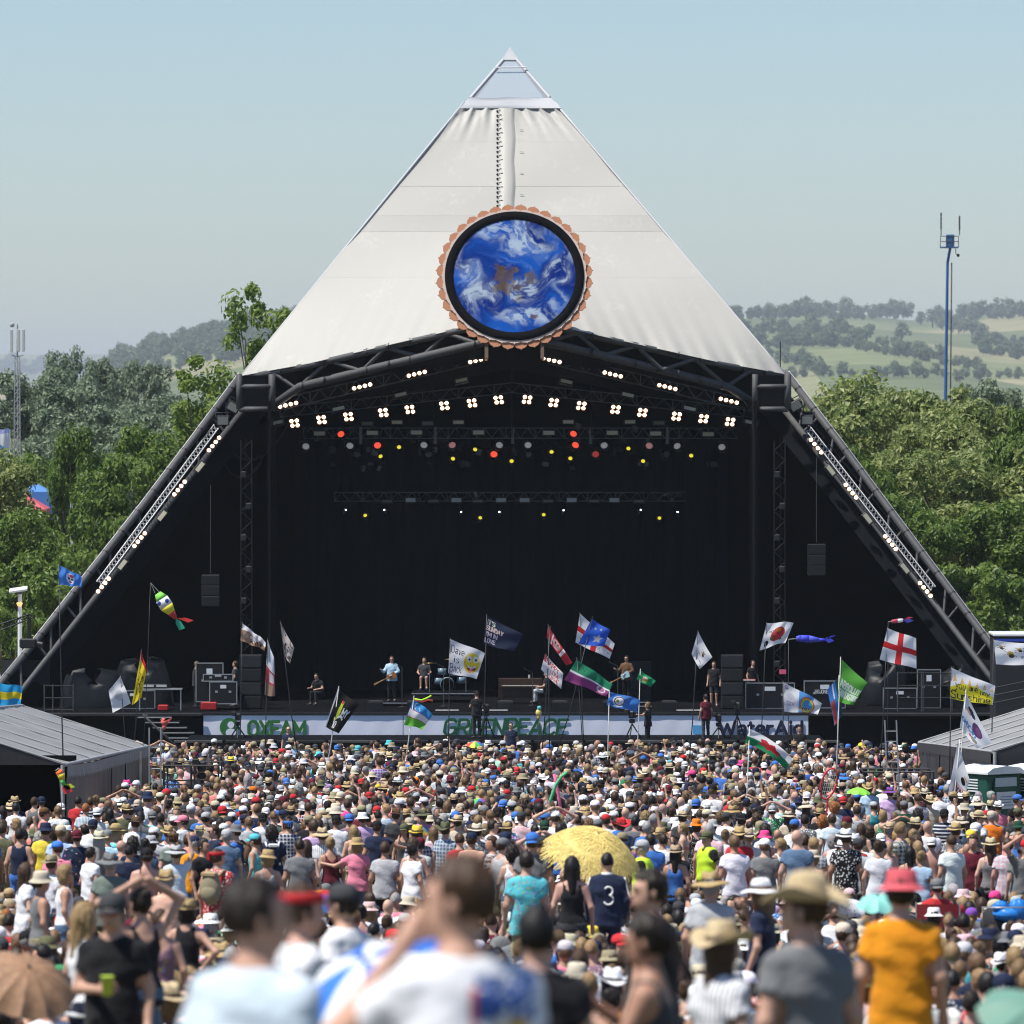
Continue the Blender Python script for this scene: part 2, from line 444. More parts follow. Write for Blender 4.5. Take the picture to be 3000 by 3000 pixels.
far_single += along([(2700, 955), (2900, 1000)], 26) + along([(2590, 1024), (2720, 1062)], 30) + [(2824, 975), (2702, 1062), (2500, 1010), (2540, 1005), (2640, 1000), (2812, 1128), (2870, 1120)]
FT = []
for i, (px, py) in enumerate(far_single):
    d = hill_hit(px, py); k = i % 3; s = rnd.uniform(.8, 1.3) * (d / 4000)
    r = empty('hill_tree', ((px - 1500) * d / FPX, d, hill_z(px, d) - .3), rnd.uniform(0, 6.2)); r.scale = (s * 1.15, s * 1.15, s)
    link('trunk', FARM[k][0], r); link('crown', FARM[k][1], r)
    FT.append((px, py, r))
for nm_, sel in (('skyline of the far right hill', lambda y: y < 945), ('slanting hedge below the skyline', lambda y: 945 <= y < 1003), ('lower hedges of the far right hill', lambda y: y >= 1003)):
    for i, (px, py, r) in enumerate(sorted([q for q in FT if sel(q[1])], key=lambda q: q[0])): tag(r, f'small hazy tree, {ORD[i]} from the left along the {nm_}', 'tree', 'hedgerow trees on the far hill')
wood = []
for pl, st in [([(2085, 1012), (2260, 1022), (2500, 1018)], 13), ([(2085, 975), (2500, 985)], 18), ([(2260, 1060), (2390, 1085)], 16), ([(2860, 1015), (3010, 1020)], 14), ([(2880, 1040), (3010, 1058)], 16), ([(2080, 1050), (2270, 1075)], 18), ([(2520, 1030), (2900, 1095)], 22), ([(2080, 936), (3010, 938)], 16), ([(2080, 1110), (3010, 1110)], 30)]:
    wood += along(pl, st)
for row in range(9):
    for px in np.arange(200, 1300, 15):
        sk = np.interp(px, [150, 270, 330, 400, 520, 640, 760, 900, 1200], [1140, 1095, 1072, 1045, 1010, 985, 950, 925, 900])
        py = sk + 4 + row * 11
        if py < 1092 and not (400 < px < 720 and py > 1052 and rnd.random() < .7): wood.append((px + rnd.uniform(-7, 7), py))
for px in np.arange(-500, 420, 22): wood.append((px, 1098 + rnd.uniform(-6, 12)))
VV, QQ, nb = [], [], 0
for i, (px, py) in enumerate(wood):
    d = hill_hit(px, py); V, Q = FARM[i % 3][2], FARM[i % 3][3]; a = rnd.uniform(0, 6.2); s = rnd.uniform(.5, 1.35) * (d / 4000)
    c, sn = math.cos(a), math.sin(a)
    W = V @ np.array([[c, sn, 0], [-sn, c, 0], [0, 0, 1]]) * s + np.array([(px - 1500) * d / FPX, d, hill_z(px, d) - 1.2])
    VV.append(W); QQ.append(Q + nb); nb += len(W)
o = link('woodland', np_mesh('woodland', np.concatenate(VV), np.concatenate(QQ), LEAF_F, smooth=False))
tag(o, 'hazy woods and thick hedges covering the far hillsides', 'woodland', kind='stuff')

for i, (px, py, w) in enumerate(((598, 1050, 16), (660, 1072, 12), (2492, 918, 10))):
    d = hill_hit(px, py); c = Vector(((px - 1500) * d / FPX, d, hill_z(px, d))); k = w * d / FPX; r = empty('farmhouse', c, .3 * i)
    MB().box((0, 0, k * .28), (k, k * .6, k * .56)).build('wall', mat('render_white', (.6, .58, .54), .8), r, (0, 0, 0)); MB().prism([(-k * .35, k * .56), (k * .35, k * .56), (0, k * .85)], k * 1.04, (-k * .52, 0, 0), (0, 1, 0), (0, 0, 1), (1, 0, 0)).build('roof', mat('slate_roof', (.16, .12, .10), .8), r, (0, 0, 0))
    tag(r, ('tiny white farmhouse high on the far left hill', 'tiny white farmhouse low on the far left hill', 'tiny pale farmhouse among the trees of the far right hill')[i], 'house')
# ------------------------------------------------------------------ the hazy air
hz = bpy.data.materials.new('haze'); hz.use_nodes = True
hn = hz.node_tree.nodes; hn.remove(hn['Principled BSDF'])
pv = hn.new('ShaderNodeVolumePrincipled'); pv.inputs['Color'].default_value = (0.86, 0.93, 1.0, 1)
pv.inputs['Density'].default_value = .000068; pv.inputs['Anisotropy'].default_value = 0.15
hz.node_tree.links.new(pv.outputs[0], hn['Material Output'].inputs['Volume'])
o = MB().box((0, 10900, 82.0), (7400, 21900, 180.0)).build('haze', hz)
tag(o, 'thin blue summer haze over the whole valley', 'haze', kind='stuff')
# ================================================================== the pyramid stage
F0, KZ = 247.0, 0.768                       # front base line of the pyramid, metres back per metre of height
def face(px, py, off=0.0):
    """point on the sloping front face seen at a pixel"""
    a, b, c = ray(px, py); t = (F0 + off + KZ * EYE) / (b - KZ * c)
    return Vector((a * t, b * t, EYE + c * t))
def pvc(name, col):
    m = bpy.data.materials.new(name); nt, n, l, b = nodes_of(m)
    b.inputs['Roughness'].default_value = 0.55; b.inputs['Specular IOR Level'].default_value = 0.3
    tc = n.new('ShaderNodeTexCoord')
    n1 = n.new('ShaderNodeTexNoise'); n1.inputs['Scale'].default_value = 0.7; n1.inputs['Detail'].default_value = 8
    mp = n.new('ShaderNodeMapping'); mp.inputs['Scale'].default_value = (3.2, 3.2, .25)
    n2 = n.new('ShaderNodeTexNoise'); n2.inputs['Scale'].default_value = 2.0; n2.inputs['Detail'].default_value = 6
    l.new(tc.outputs['Object'], n1.inputs['Vector']); l.new(tc.outputs['Object'], mp.inputs[0]); l.new(mp.outputs[0], n2.inputs['Vector'])
    ad = n.new('ShaderNodeMath'); ad.operation = 'ADD'; l.new(n1.outputs['Fac'], ad.inputs[0]); l.new(n2.outputs['Fac'], ad.inputs[1])
    r = n.new('ShaderNodeValToRGB'); e = r.color_ramp.elements
    e[0].position, e[0].color = 0.62, (*[q * .84 for q in col], 1); e[1].position, e[1].color = 1.0, (*col, 1)
    mr = n.new('ShaderNodeMapRange'); mr.inputs['From Min'].default_value = 0.3; mr.inputs['From Max'].default_value = 1.6
    l.new(ad.outputs[0], mr.inputs[0]); l.new(mr.outputs[0], r.inputs[0]); l.new(r.outputs[0], b.inputs['Base Color'])
    return m
PVC = pvc('canopy_cloth', (0.50, 0.485, 0.44)); PVC2 = pvc('canopy_cloth_grey', (0.465, 0.452, 0.415)); PVCW = mat('white_pvc', (0.48, 0.485, 0.50), .5, var=.06, scale=2)
STEEL = mat('galvanised_steel', (0.075, 0.075, 0.077), .65, .1, var=.35, scale=5)
STEEL_L = mat('bright_steel', (0.42, 0.43, 0.44), .4, .6, var=.2)
STEEL_D = mat('dark_steel', (0.022, 0.023, 0.026), .6, .2, var=.3)
BLACK = mat('black_drape', (0.006, 0.007, 0.009), .95, var=.3, scale=1.5, spec=.05)
DROP = mat('backdrop_cloth', (0.004, 0.0055, 0.008), .95, var=.25, scale=.8, spec=.08)
BLACKP = mat('black_plastic', (0.012, 0.012, 0.013), .5, var=.2)
DECK = mat('stage_floor', (0.007, 0.0075, 0.009), .9, var=.4, scale=2, spec=0.0)
CREAM = mat('lamp_diffuser', (0.50, 0.46, 0.34), .35, var=.15, scale=12)
WHITEM = mat('white_metal', (0.72, 0.73, 0.75), .4, var=.05)

stage = empty('pyramid_stage', (0, F0, 0))
tag(stage, 'giant pyramid shaped stage with a pale grey canopy and open black front', 'stage')
AP, LC, RC = (1490, 140), (706, 1101), (2300, 1096)
def edge_x(py, side):
    e = LC if side < 0 else RC
    return AP[0] + (e[0] - AP[0]) * (py - AP[1]) / (e[1] - AP[1])
def low_y(px):
    return np.interp(px, [706, 900, 1340, 1497, 1660, 2100, 2300], [1101, 1066, 964, 930, 962, 1060, 1096])
def fwd(px): return 7.0 * max(0.0, 1 - abs(px - 1497) / 800.0) ** 0.85
rows = [315, 415, 545, 630, 677, 812]
def canopy_pt(px, py, side, lift):
    e = abs(px - 1497) / 800.0
    v = (py - 315) / max(30.0, low_y(px) - 315)
    top = math.exp(-(py - 315) / 30.0); bot = math.exp(-(low_y(px) - py) / (34.0 + 40 * (1 - e)))
    w = edge_x(py, 1) - edge_x(py, -1); u = (px - edge_x(py, -1)) / w
    d = .05 * lift
    d += top * .16 * (math.sin(u * 47 + 1.3) * .6 + math.sin(u * 83 + 4 * top) * .4) * (0.35 + abs(u - .5) * 1.8)
    ph = px * .055 + (low_y(px) - py) * (.03 if px > 1497 else -.03)
    d += bot * .19 * (math.sin(ph) * .5 + math.sin(ph * 2.3 + 1.7) * .35 + math.sin(ph * .41 + .6) * .5)
    d += .06 * math.sin(px * .011 + py * .006) * math.sin(py * .017)
    bl = max(0.0, (v - .45) / .55); bl = bl ** 2.2
    p = face(px, py, -d)
    return pix(px, py, p.y - fwd(px) * bl)
for ri in range(6):
    for side in (-1, 1):
        y0 = rows[ri]; n = 90; m = 7 if ri < 5 else 26; g = []
        for j in range(m):
            t = j / (m - 1); row = []
            for i in range(n):
                s = i / (n - 1)
                if ri < 5:
                    py = y0 + (rows[ri + 1] - y0) * t; x1 = edge_x(py, side); px = 1484 + (x1 - 1484) * s
                else:
                    xa = 1484 + (edge_x(812, side) - 1484) * s; xe = 1484 + ((LC if side < 0 else RC)[0] - 1484) * s
                    py = 812 + (low_y(xe) - 812) * t; px = xa + (xe - xa) * t
                row.append(canopy_pt(px, py, side, .12 * (ri % 2) + .06 * t))
            g.append(row)
        MB().sheet(g, flip=(side > 0)).build('canopy_panel', PVC2 if ri == 3 else PVC, stage)
# stitched hem strips where the panels overlap
for py in (415, 545, 630, 677, 812):
    g = [[canopy_pt(edge_x(py, -1) + (edge_x(py, 1) - edge_x(py, -1)) * i / 120, py + q, 1, .14 + k) for i in range(121)] for q, k in ((-.6, .0), (.6, .05))]
    MB().sheet(g).build('canopy_seam', PVC, stage)
# centre flap, lacing and ties
g = []
for j in range(30):
    py = 317 + j * 10.2
    g.append([pix(x + (1.8 * math.sin(py * .05) if i > 1 else 0), py, canopy_pt(x, py, 1, 0).y - o) for i, (x, o) in enumerate([(1461, .02), (1465, .12), (1480, .14), (1497, .16), (1503, .09), (1508, .02)])])
flap = MB().sheet(g).build('centre_flap', PVC, stage)
for j in range(22):
    py = 326 + j * 13.2; p = canopy_pt(1457, py, 1, 0)
    b = MB().ball(p + Vector((0, -.06, 0)), (.045, .03, .05), 6).tube(p + Vector((.02, -.07, 0)), p + Vector((.12 + .05 * (j % 3), -.12, .06)), .014, 5)
    b.build('lacing_tie', STEEL_D, flap)
for py in (380, 445, 507, 570):
    p = canopy_pt(1528, py, 1, 0); MB().box(p + Vector((0, -.07, 0)), (.16, .02, .03), bev=.005).build('batten_patch', PVCW, stage)
# glazed top
def capf(px, py, o=0): return face(px, py, o)
cl, cr, ct = (1378, 288), (1610, 286), (1490, 158)
apx = capf(1490, 140); bk = Vector((0, 2.6, 0))
b = MB()
A, B, T = capf(cl[0], cl[1]), capf(cr[0], cr[1]), capf(1490, 152)
half = (B.x - A.x) / 2; C, D = A + Vector((0, 2 * half, 0)), B + Vector((0, 2 * half, 0)); TT = Vector(((A.x + B.x) / 2, A.y + half, T.z))
glass = bpy.data.materials.new('cap_glazing'); nt, n, l, pb = nodes_of(glass)
tr = n.new('ShaderNodeBsdfTransparent'); tr.inputs[0].default_value = (.90, .93, .97, 1); mxs = n.new('ShaderNodeMixShader'); mxs.inputs[0].default_value = .42
pb.inputs['Base Color'].default_value = (.62, .66, .72, 1); pb.inputs['Roughness'].default_value = .25
l.new(tr.outputs[0], mxs.inputs[1]); l.new(pb.outputs[0], mxs.inputs[2]); l.new(mxs.outputs[0], n['Material Output'].inputs[0])
for q in ((A, B), (B, D), (D, C), (C, A)):
    MB().add([q[0], q[1], TT], [(0, 1, 2)]).build('cap_pane', glass, stage)
for q in (A, B, C, D): MB().tube(q, TT, .075, 8).build('cap_frame', PVCW, stage)
MB().tube(capf(1449, 198, -.15), capf(1543, 197, -.15), .03, 6).build('cap_glazing_bar', WHITEM, stage)
MB().add([TT + Vector((x, y, -.35)) for x, y in ((-.36, -.36), (.36, -.36), (.36, .36), (-.36, .36))] + [TT + Vector((0, 0, .22))], [(0, 1, 4), (1, 2, 4), (2, 3, 4), (3, 0, 4), (3, 2, 1, 0)]).build('cap_tip', STEEL_L, stage)
g = [[pix(x, y + (1.6 if y < 300 else 0) * math.sin(x * .045), face(x, y, -.12 - .05 * math.sin(y * .9 + x * .01)).y) for x in np.linspace(a, c, 24)] for y, a, c in ((286, 1376, 1612), (296, 1366, 1622), (307, 1356, 1634), (317, 1345, 1645))]
MB().sheet(g).build('cap_band', PVCW, stage)
# edges
for side in (-1, 1):
    pts = [face(edge_x(y, side), y, -.05) for y in np.linspace(300, 1098, 12)]
    MB().path(pts, .045, 8).build('canopy_edge_tube', PVCW, stage)
# dark lined sides, roof underside and back
bl = Vector((-22.8, F0, 0)); br = Vector((22.8, F0, 0)); W = 22.8; top = Vector((-.13, F0 + 22.8, 29.4))
for side in (-1, 1):
    lo = face(-260 if side < 0 else 3255, 2330); hi = face(edge_x(330, side), 330)
    back_lo, back_hi = Vector((lo.x * .98, F0 + 46, 0)), Vector((hi.x, F0 + 25, hi.z))
    nn = Vector((-side * .9, 0, -.25))
    MB().sheet([[lo, back_lo], [hi, back_hi]], flip=side > 0).build('side_skin', PVC2, stage)
    MB().sheet([[lo + nn * .25, back_lo + nn * .25], [hi + nn * .25, back_hi + nn * .25]], flip=side < 0).build('side_lining', BLACK, stage)
def rl(px, py): p = canopy_pt(px, py, 1, 0); return p + Vector((0, .55, -.12))
g = [[rl(1484 + (edge_x(py, 1) - 14 - 1484) * s, py) if py < 900 else rl(1484 + (2290 - 1484) * s, 812 + (low_y(1484 + 806 * s) - 812) * 1.0) for s in np.linspace(-.97, .99, 40)] for py in (330, 500, 700, 812, 950)]
MB().sheet(g).build('roof_lining', BLACK, stage)
MB().prism([(-21.8, 0), (21.8, 0), (.5, 27.5), (-.5, 27.5)], .2, (0, F0 + 22.5, 0), (1, 0, 0), (0, 0, 1), (0, 1, 0)).build('back_wall', BLACK, stage)
DZ = pix(1500, 2090, 246.0).z
MB().box((0, F0 + 11.3, DZ - .1), (44, 23.4, .2)).build('deck', DECK, stage)
MB().box((0, 246.9, DZ / 2 - .1), (60, .25, DZ - .25)).build('deck_fascia', BLACK, stage)
x0, x1 = pix(862, 1500, F0 + 18).x, pix(2140, 1500, F0 + 18).x
MB().sheet([[(x, F0 + 18 + .05 * math.sin(x * 9.0) + .04 * math.sin(x * 23 + z), z) for x in np.linspace(x0, x1, 300)] for z in (DZ, DZ + 4, DZ + 8, DZ + 10.8)]).build('backdrop', DROP, stage)
for xx in (862, 2140):
    c = pix(xx + (-60 if xx < 1500 else 60), 1500, F0 + 14)
    MB().box((c.x, F0 + 12.5, DZ + 6), (.12, 7, 12)).build('side_masking', BLACK, stage)

# front truss: two chords each side, braces between, straps
def tp(px, py, off=0.0): p = canopy_pt(px, min(py, low_y(px)), 1, 0); return pix(px, py, p.y + .15 + off)
up = {-1: [(712, 1108), (900, 1072), (1130, 1018), (1345, 969), (1500, 935)], 1: [(2292, 1102), (2100, 1066), (1870, 1014), (1655, 967), (1500, 935)]}
lo_ = {-1: [(795, 1192), (878, 1133), (1100, 1078), (1380, 1012), (1500, 985)], 1: [(2215, 1186), (2135, 1134), (1910, 1076), (1640, 1012), (1500, 985)]}
def lerp_poly(pl, x):
    q = sorted(pl); return np.interp(x, [a[0] for a in q], [a[1] for a in q])
for side in (-1, 1):
    tch = MB().path([tp(*q) for q in up[side]], .13, 10).build('truss_top_chord', STEEL, stage)
    bch = MB().path([tp(*q) for q in lo_[side]], .17, 10).build('truss_bottom_chord', STEEL, stage)
    xs = [800, 870, 965, 1060, 1130, 1235, 1310, 1400, 1480] if side < 0 else [2200, 2130, 2035, 1940, 1865, 1765, 1690, 1600, 1520]
    for i in range(len(xs) - 1):
        a = (xs[i], lerp_poly(up[side] if i % 2 == 0 else lo_[side], xs[i])); c = (xs[i + 1], lerp_poly(lo_[side] if i % 2 == 0 else up[side], xs[i + 1]))
        MB().tube(tp(*a), tp(*c), .085, 8).build('truss_brace', STEEL, bch)
        MB().tube(tp(*a) + Vector((0, 1.1, 0)), tp(*c) + Vector((0, 1.1, 0)), .06, 6).build('truss_brace', STEEL_D, bch)
    for i in range(11):
        x = 760 + i * 63 if side < 0 else 2240 - i * 63
        for pl, r in ((up, .145), (lo_, .185)):
            if pl is lo_ and i < 2: continue
            y = lerp_poly(pl[side], x); p = tp(x, y); q = tp(x + 3, y - .5 * (-side) * -1)
            MB().tube(p + Vector((-.03, 0, 0)), p + Vector((.03, 0, 0)), r, 8).build('truss_strap', BLACKP, tch if pl is up else bch)
    # corner box
    cx = [701, 797] if side < 0 else [2212, 2308]
    q = [pix(cx[0], 1096, 256.5), pix(cx[1], 1096, 256.5), pix(cx[1], 1199, 256.5), pix(cx[0], 1199, 256.5)]
    cbp = MB().path([q[0], q[3]], .12, 4).build('corner_box_post', STEEL, stage); MB().path([q[1], q[2]], .14, 4).build('corner_box_post', STEEL, stage)
    MB().path([q[0] + Vector((0, 0, -.5)), q[1] + Vector((0, 0, -.5))], .1, 4).build('corner_box_rail', STEEL, cbp); MB().path([q[3], q[2]], .11, 4).build('corner_box_rail', STEEL, cbp)
    MB().box((q[0] + q[2]) / 2 + Vector((0, .8, 0)), (1.2, .06, 1.3)).build('corner_box_back', BLACK, cbp)
    # leg: outer and inner chords, braces, a light ladder truss carrying the lamps
    out = [(706, 1101), (566, 1288), (424, 1475), (262, 1680), (109, 1874), (5, 2000), (-130, 2170)] if side < 0 else [(2305, 1096), (2462, 1300), (2612, 1502), (2765, 1706), (2918, 1911), (2995, 2020), (3120, 2190)]
    inn = [(712, 1200), (72, 2011), (-60, 2180)] if side < 0 else [(2300, 1202), (2509, 1466), (2871, 1942), (3040, 2165)]
    lgt = MB().path([face(*p) for p in out], .145, 12).build('leg_tube', STEEL, stage)
    MB().path([face(*p) + Vector((0, .5, 0)) for p in inn], .12, 10).build('leg_tube', STEEL, stage)
    MB().path([face(p[0] + side * 6, p[1]) + Vector((0, .25, .1)) for p in out[:6]], .05, 6).build('leg_edge_trim', PVCW, lgt)
    for k in range(17):
        py = 1165 + k * 55; xo = lerp_poly([(b_, a_) for a_, b_ in out], py); py2 = py + (28 if k % 2 else 70)
        xi = lerp_poly([(b_, a_) for a_, b_ in inn], min(py2 + 20, 2180))
        MB().tube(face(xo, py), face(xi, py2 + 20) + Vector((0, .5, 0)), .06, 6).build('leg_brace', STEEL, lgt)
    for k in range(15):
        py = 1140 + k * 60; xo = lerp_poly([(b_, a_) for a_, b_ in out], py); p = face(xo, py)
        dd = (face(*out[4]) - face(*out[0])).normalized()
        MB().tube(p - dd * .03, p + dd * .03, .158, 10).build('leg_strap', BLACKP, lgt)
    lad = MB(); cnt = 46; A0 = (640, 1255) if side < 0 else (2362, 1262); A1 = (296, 1715) if side < 0 else (2728, 1730); prev = None
    for k in range(cnt + 1):
        t = k / cnt; px, py = A0[0] + (A1[0] - A0[0]) * t, A0[1] + (A1[1] - A0[1]) * t
        p = face(px, py, -.15); q = face(px + side * 13, py - 11, .1)
        if prev:
            lad.tube(prev[0], p, .028, 5).tube(prev[1], q, .028, 5)
            lad.tube(prev[0] if k % 2 else prev[1], q if k % 2 else p, .016, 4).tube(prev[1] if k % 2 else prev[0], p if k % 2 else q, .016, 4)
        prev = (p, q)
    lad.build('lamp_ladder_truss', STEEL_L, stage)
    g = [[face(lerp_poly([(b_, a_) for a_, b_ in out], y) - side * 5, y, 1.1), face(lerp_poly([(b_, a_) for a_, b_ in inn], y) - side * 75, y, 1.6)] for y in np.linspace(1205, 2150, 12)]
    MB().sheet(g, flip=side > 0).build('leg_infill', BLACK, stage)
    # shoe plates at the foot of the leg
    a = face(70 if side < 0 else 2935, 1945); MB().box(a + Vector((0, .9, -.4)), (1.9, .1, 1.0), rot=Euler((0, 0, 0))).build('leg_gusset', STEEL_D, stage)
g = [[pix(x, low_y(x) + dy, canopy_pt(x, low_y(x), 1, 0).y + o_) for x in np.linspace(722, 2284, 60)] for dy, o_ in ((-4, 1.6), (60, 2.2), (150, 5.5))]
MB().sheet(g).build('truss_backing', BLACK, stage)
# lighting trusses inside the roof
def lattice(name, a, b, h=.5, n=26, r=.025, m=STEEL_D):
    q = MB(); a, b = Vector(a), Vector(b); u = Vector((0, 0, h))
    for o in (Vector((0, 0, 0)), Vector((0, .45, 0))):
        q.tube(a + o, b + o, r, 5).tube(a + u + o, b + u + o, r, 5)
        for i in range(n):
            s, e = a.lerp(b, i / n), a.lerp(b, (i + 1) / n)
            q.tube(s + o + (u if i % 2 else u * 0), e + o + (u * 0 if i % 2 else u), r * .6, 4)
            if i % 4 == 0: q.tube(s + o, s + o + u, r * .8, 4)
    return q.build(name, m, stage)
D1, D2, D3, D4 = F0 + 11.5, F0 + 13.5, F0 + 15.2, F0 + 17.2
TRUSSM = mat('worn_truss', (0.12, 0.123, 0.13), .5, .3, var=.4)
lattice('roof_truss', pix(800, 1206, D1 + .4), pix(1500, 1040, D1 + .4), .45, m=TRUSSM); lattice('roof_truss', pix(2200, 1206, D1 + .4), pix(1500, 1040, D1 + .4), .45, m=TRUSSM)
lattice('roof_truss', pix(820, 1222, D2 + .4), pix(1500, 1150, D2 + .4), .4, m=TRUSSM); lattice('roof_truss', pix(2180, 1222, D2 + .4), pix(1500, 1150, D2 + .4), .4, m=TRUSSM)
lattice('roof_truss', pix(890, 1284, D3 + .3), pix(2160, 1284, D3 + .3), .42, 60, m=TRUSSM)
lattice('roof_truss', pix(980, 1468, D4 + .3), pix(2010, 1468, D4 + .3), .35, 50, m=TRUSSM)
for x in (722, 2284):
    q = MB(); b0, t0_ = pix(x, 2060, F0 + 9), pix(x, 1290, F0 + 9)
    for k in range(26):
        a_, c__ = b0.lerp(t0_, k / 26), b0.lerp(t0_, (k + 1) / 26)
        for sx in (-.22, .22): q.tube(a_ + Vector((sx, 0, 0)), c__ + Vector((sx, 0, 0)), .025, 5)
        q.tube(a_ + Vector((-.22 if k % 2 else .22, 0, 0)), c__ + Vector((.22 if k % 2 else -.22, 0, 0)), .015, 4)
    twr = q.build('side_tower', BLACKP, stage)
    for k in range(7):
        p_ = b0.lerp(t0_, .15 + k * .12); MB().box(p_ + Vector((.1 if k % 2 else -.1, -.2, 0)), (.22, .2, .26), bev=.03).build('tower_fixture', STEEL_D, twr)
rf = random.Random(8)
for k in range(46):
    y_ = rf.choice([1250, 1258, 1290, 1318, 1325, 1360, 1372, 1448]); x_ = rf.uniform(900, 2110)
    MB().box(pix(x_, y_, D3 + rf.uniform(.3, 1.5)), (rf.uniform(.12, .3), .2, rf.uniform(.1, .3)), rot=Euler((0, rf.uniform(-.4, .4), rf.uniform(-.5, .5))), bev=.02).build('rig_fitting', STEEL_D if rf.random() < .7 else TRUSSM, stage)
for k in range(9):
    x_ = rf.uniform(900, 2000); MB().path([pix(x_ + t * 60, 1292 + 60 * t * (1 - t) + 10 * t, D3 + .6) for t in np.linspace(0, 1, 8)], .012, 4).build('rig_cable', STEEL_D, stage)
for x in (1057, 1275, 1502, 1730, 1955): MB().box(pix(x, 1276, D3 + .1), (.12, .1, .7)).build('truss_connector', TRUSSM, stage)
for x in (1270, 1500, 1732, 720, 2286): MB().tube(pix(x, 1000, D3), pix(x, 1280 if x not in (720, 2286) else 1960, D3), .02, 4).build('hoist_chain', STEEL_D, stage)
for (xa, ya, xb, yb, sag) in ((655, 1300, 850, 1230, 80), (640, 1330, 820, 1215, 120)):
    pts = [pix(xa + (xb - xa) * t, ya + (yb - ya) * t + sag * 4 * t * (1 - t), D2) for t in np.linspace(0, 1, 14)]
    MB().path(pts, .04, 5).build('cable_loop', STEEL_D, stage)

# ------------------------------------------------------------------ lamps
LAMP = mat('lit_lamp', (1, .95, .85), .4, emit=(1.0, .86, .68), estr=7.0)
HALO = mat('reflector_halo', (0.5, 0.3, 0.15), .4, emit=(1.0, .42, .14), estr=.55)  # reflector rim made to glow, imitating the orange halo round each lamp
REDL = mat('red_lit_lens', (.6, .05, .03), .4, emit=(1.0, .10, .05), estr=.75)
PINKL = mat('pale_pink_lens', (.35, .2, .2), .4, emit=(.5, .22, .22), estr=.35); GREYL = mat('pale_lens', (.5, .5, .5), .3, emit=(.3, .3, .31), estr=.35)
DIML = mat('dim_lens', (.10, .10, .11), .3); DRED = mat('dim_red_lens', (.25, .03, .03), .4, emit=(.5, .05, .04), estr=.4)
YELL = mat('yellow_lit_lens', (.7, .6, .02), .4, emit=(.9, .75, .05), estr=.75); LED = mat('white_led', (1, 1, 1), .4, emit=(.9, .95, 1), estr=4.0)
def blinder(p, offs, label, group, r=.072, ang=0.0, tilt=-.25):
    root = empty('blinder_light', p); root.rotation_euler = (tilt, 0, 0)
    xs = [o[0] for o in offs]; zs = [o[1] for o in offs]
    hb = MB()
    for (x, z) in offs:
        hb.lathe([(r * 1.25, 0), (r * 1.25, .12), (r * .8, .2), (0, .2)], (x, 0, z), 12, Matrix.Rotation(-math.pi / 2, 3, 'X'))
    hb.tube((min(xs) - .05, .22, min(zs) if ang > 0 else max(zs)), (max(xs) + .05, .22, max(zs) if ang > 0 else min(zs)), .03, 6)
    hb.build('housing', BLACKP, root, (0, 0, 0))
    lm = MB().lathe([(0, -.03), (r * .6, -.022), (r, 0)], (0, 0, 0), 14, Matrix.Rotation(-math.pi / 2, 3, 'X')).lathe([(r, -.002), (r * 1.35, .012)], (0, 0, 0), 14, Matrix.Rotation(-math.pi / 2, 3, 'X'), 1).mesh('lamp', [LAMP, HALO])
    for (x, z) in offs: link('lamp', lm, root, (x, -.005, z))
    tag(root, label, 'stage light', group)
bars = [(844, 1186, .245), (1061, 1132, .245), (1221, 1095, .25), (1401, 1055, .25), (1616, 1055, -.25), (1795, 1097, -.25), (1955, 1134, -.25), (2135, 1174, -.25)]
for i, (x, y, sl) in enumerate(bars):
    blinder(pix(x, y, D1 - .2), [(k * .215, k * .215 * sl) for k in (-1.5, -.5, .5, 1.5)], f'{ORD[i]} slanted row of four lit white lamps from the left under the front truss', 'four lamp rows under the front truss', ang=sl)
quads = [(863, 1239, 1), (942, 1229, 1), (1021, 1220, 1), (1123, 1208, 1), (1201, 1199, 1), (1302, 1188, 1), (1383, 1180, 1), (1461, 1171, 1), (1544, 1170, -1), (1622, 1179, -1), (1703, 1188, -1), (1803, 1199, -1), (1882, 1208, -1), (1982, 1219, -1), (2061, 1226, -1), (2139, 1235, -1)]
for i, (x, y, q) in enumerate(quads):
    blinder(pix(x, y, D2 - .2), [(-.115 - .015 * q, .075), (.1 - .015 * q, .1), (-.085, -.115), (.125, -.1)] if q > 0 else [(-.1 + .015, .1), (.115 + .015, .075), (-.125, -.1), (.085, -.115)], f'{ORD[i]} square cluster of four lit lamps from the left across the stage roof', 'square four lamp clusters across the roof')
for side, pts in ((-1, [(627, 1301), (526, 1430), (409, 1581), (303, 1714)]), (1, [(2391, 1307), (2493, 1439), (2609, 1590), (2711, 1727)])):
    for i, (x, y) in enumerate(pts):
        dv = Vector((.135 * -side, .172)) 
        blinder(face(x, y, -.9), [(dv.x * k, dv.y * k) for k in (-1.5, -.5, .5, 1.5)], f"{ORD[i]} four lamp row from the top on the {'left' if side < 0 else 'right'} sloping stage leg", 'four lamp rows on the stage legs', ang=dv.x, r=.07)
def panel(p, w, h, ang, label, group, yoke=True, m=None, name='flood_panel', tilt=-.2):
    root = empty(name, p); root.rotation_euler = (tilt, -ang, 0)
    MB().box((0, .1, 0.0), (w + .1, .2, h + .1), bev=.02).build('housing', BLACKP, root, (0, 0, 0))
    MB().box((0, -.012, 0), (w, .02, h)).build('diffuser', m or CREAM, root, (0, 0, 0))
    if yoke: MB().path([(-w / 2 - .08, .1, 0), (-w / 2 - .08, .1, h / 2 + .16), (w / 2 + .08, .1, h / 2 + .16), (w / 2 + .08, .1, 0)], .022, 4).build('yoke', STEEL_D, root, (0, 0, 0))
    tag(root, label, 'stage light', group)
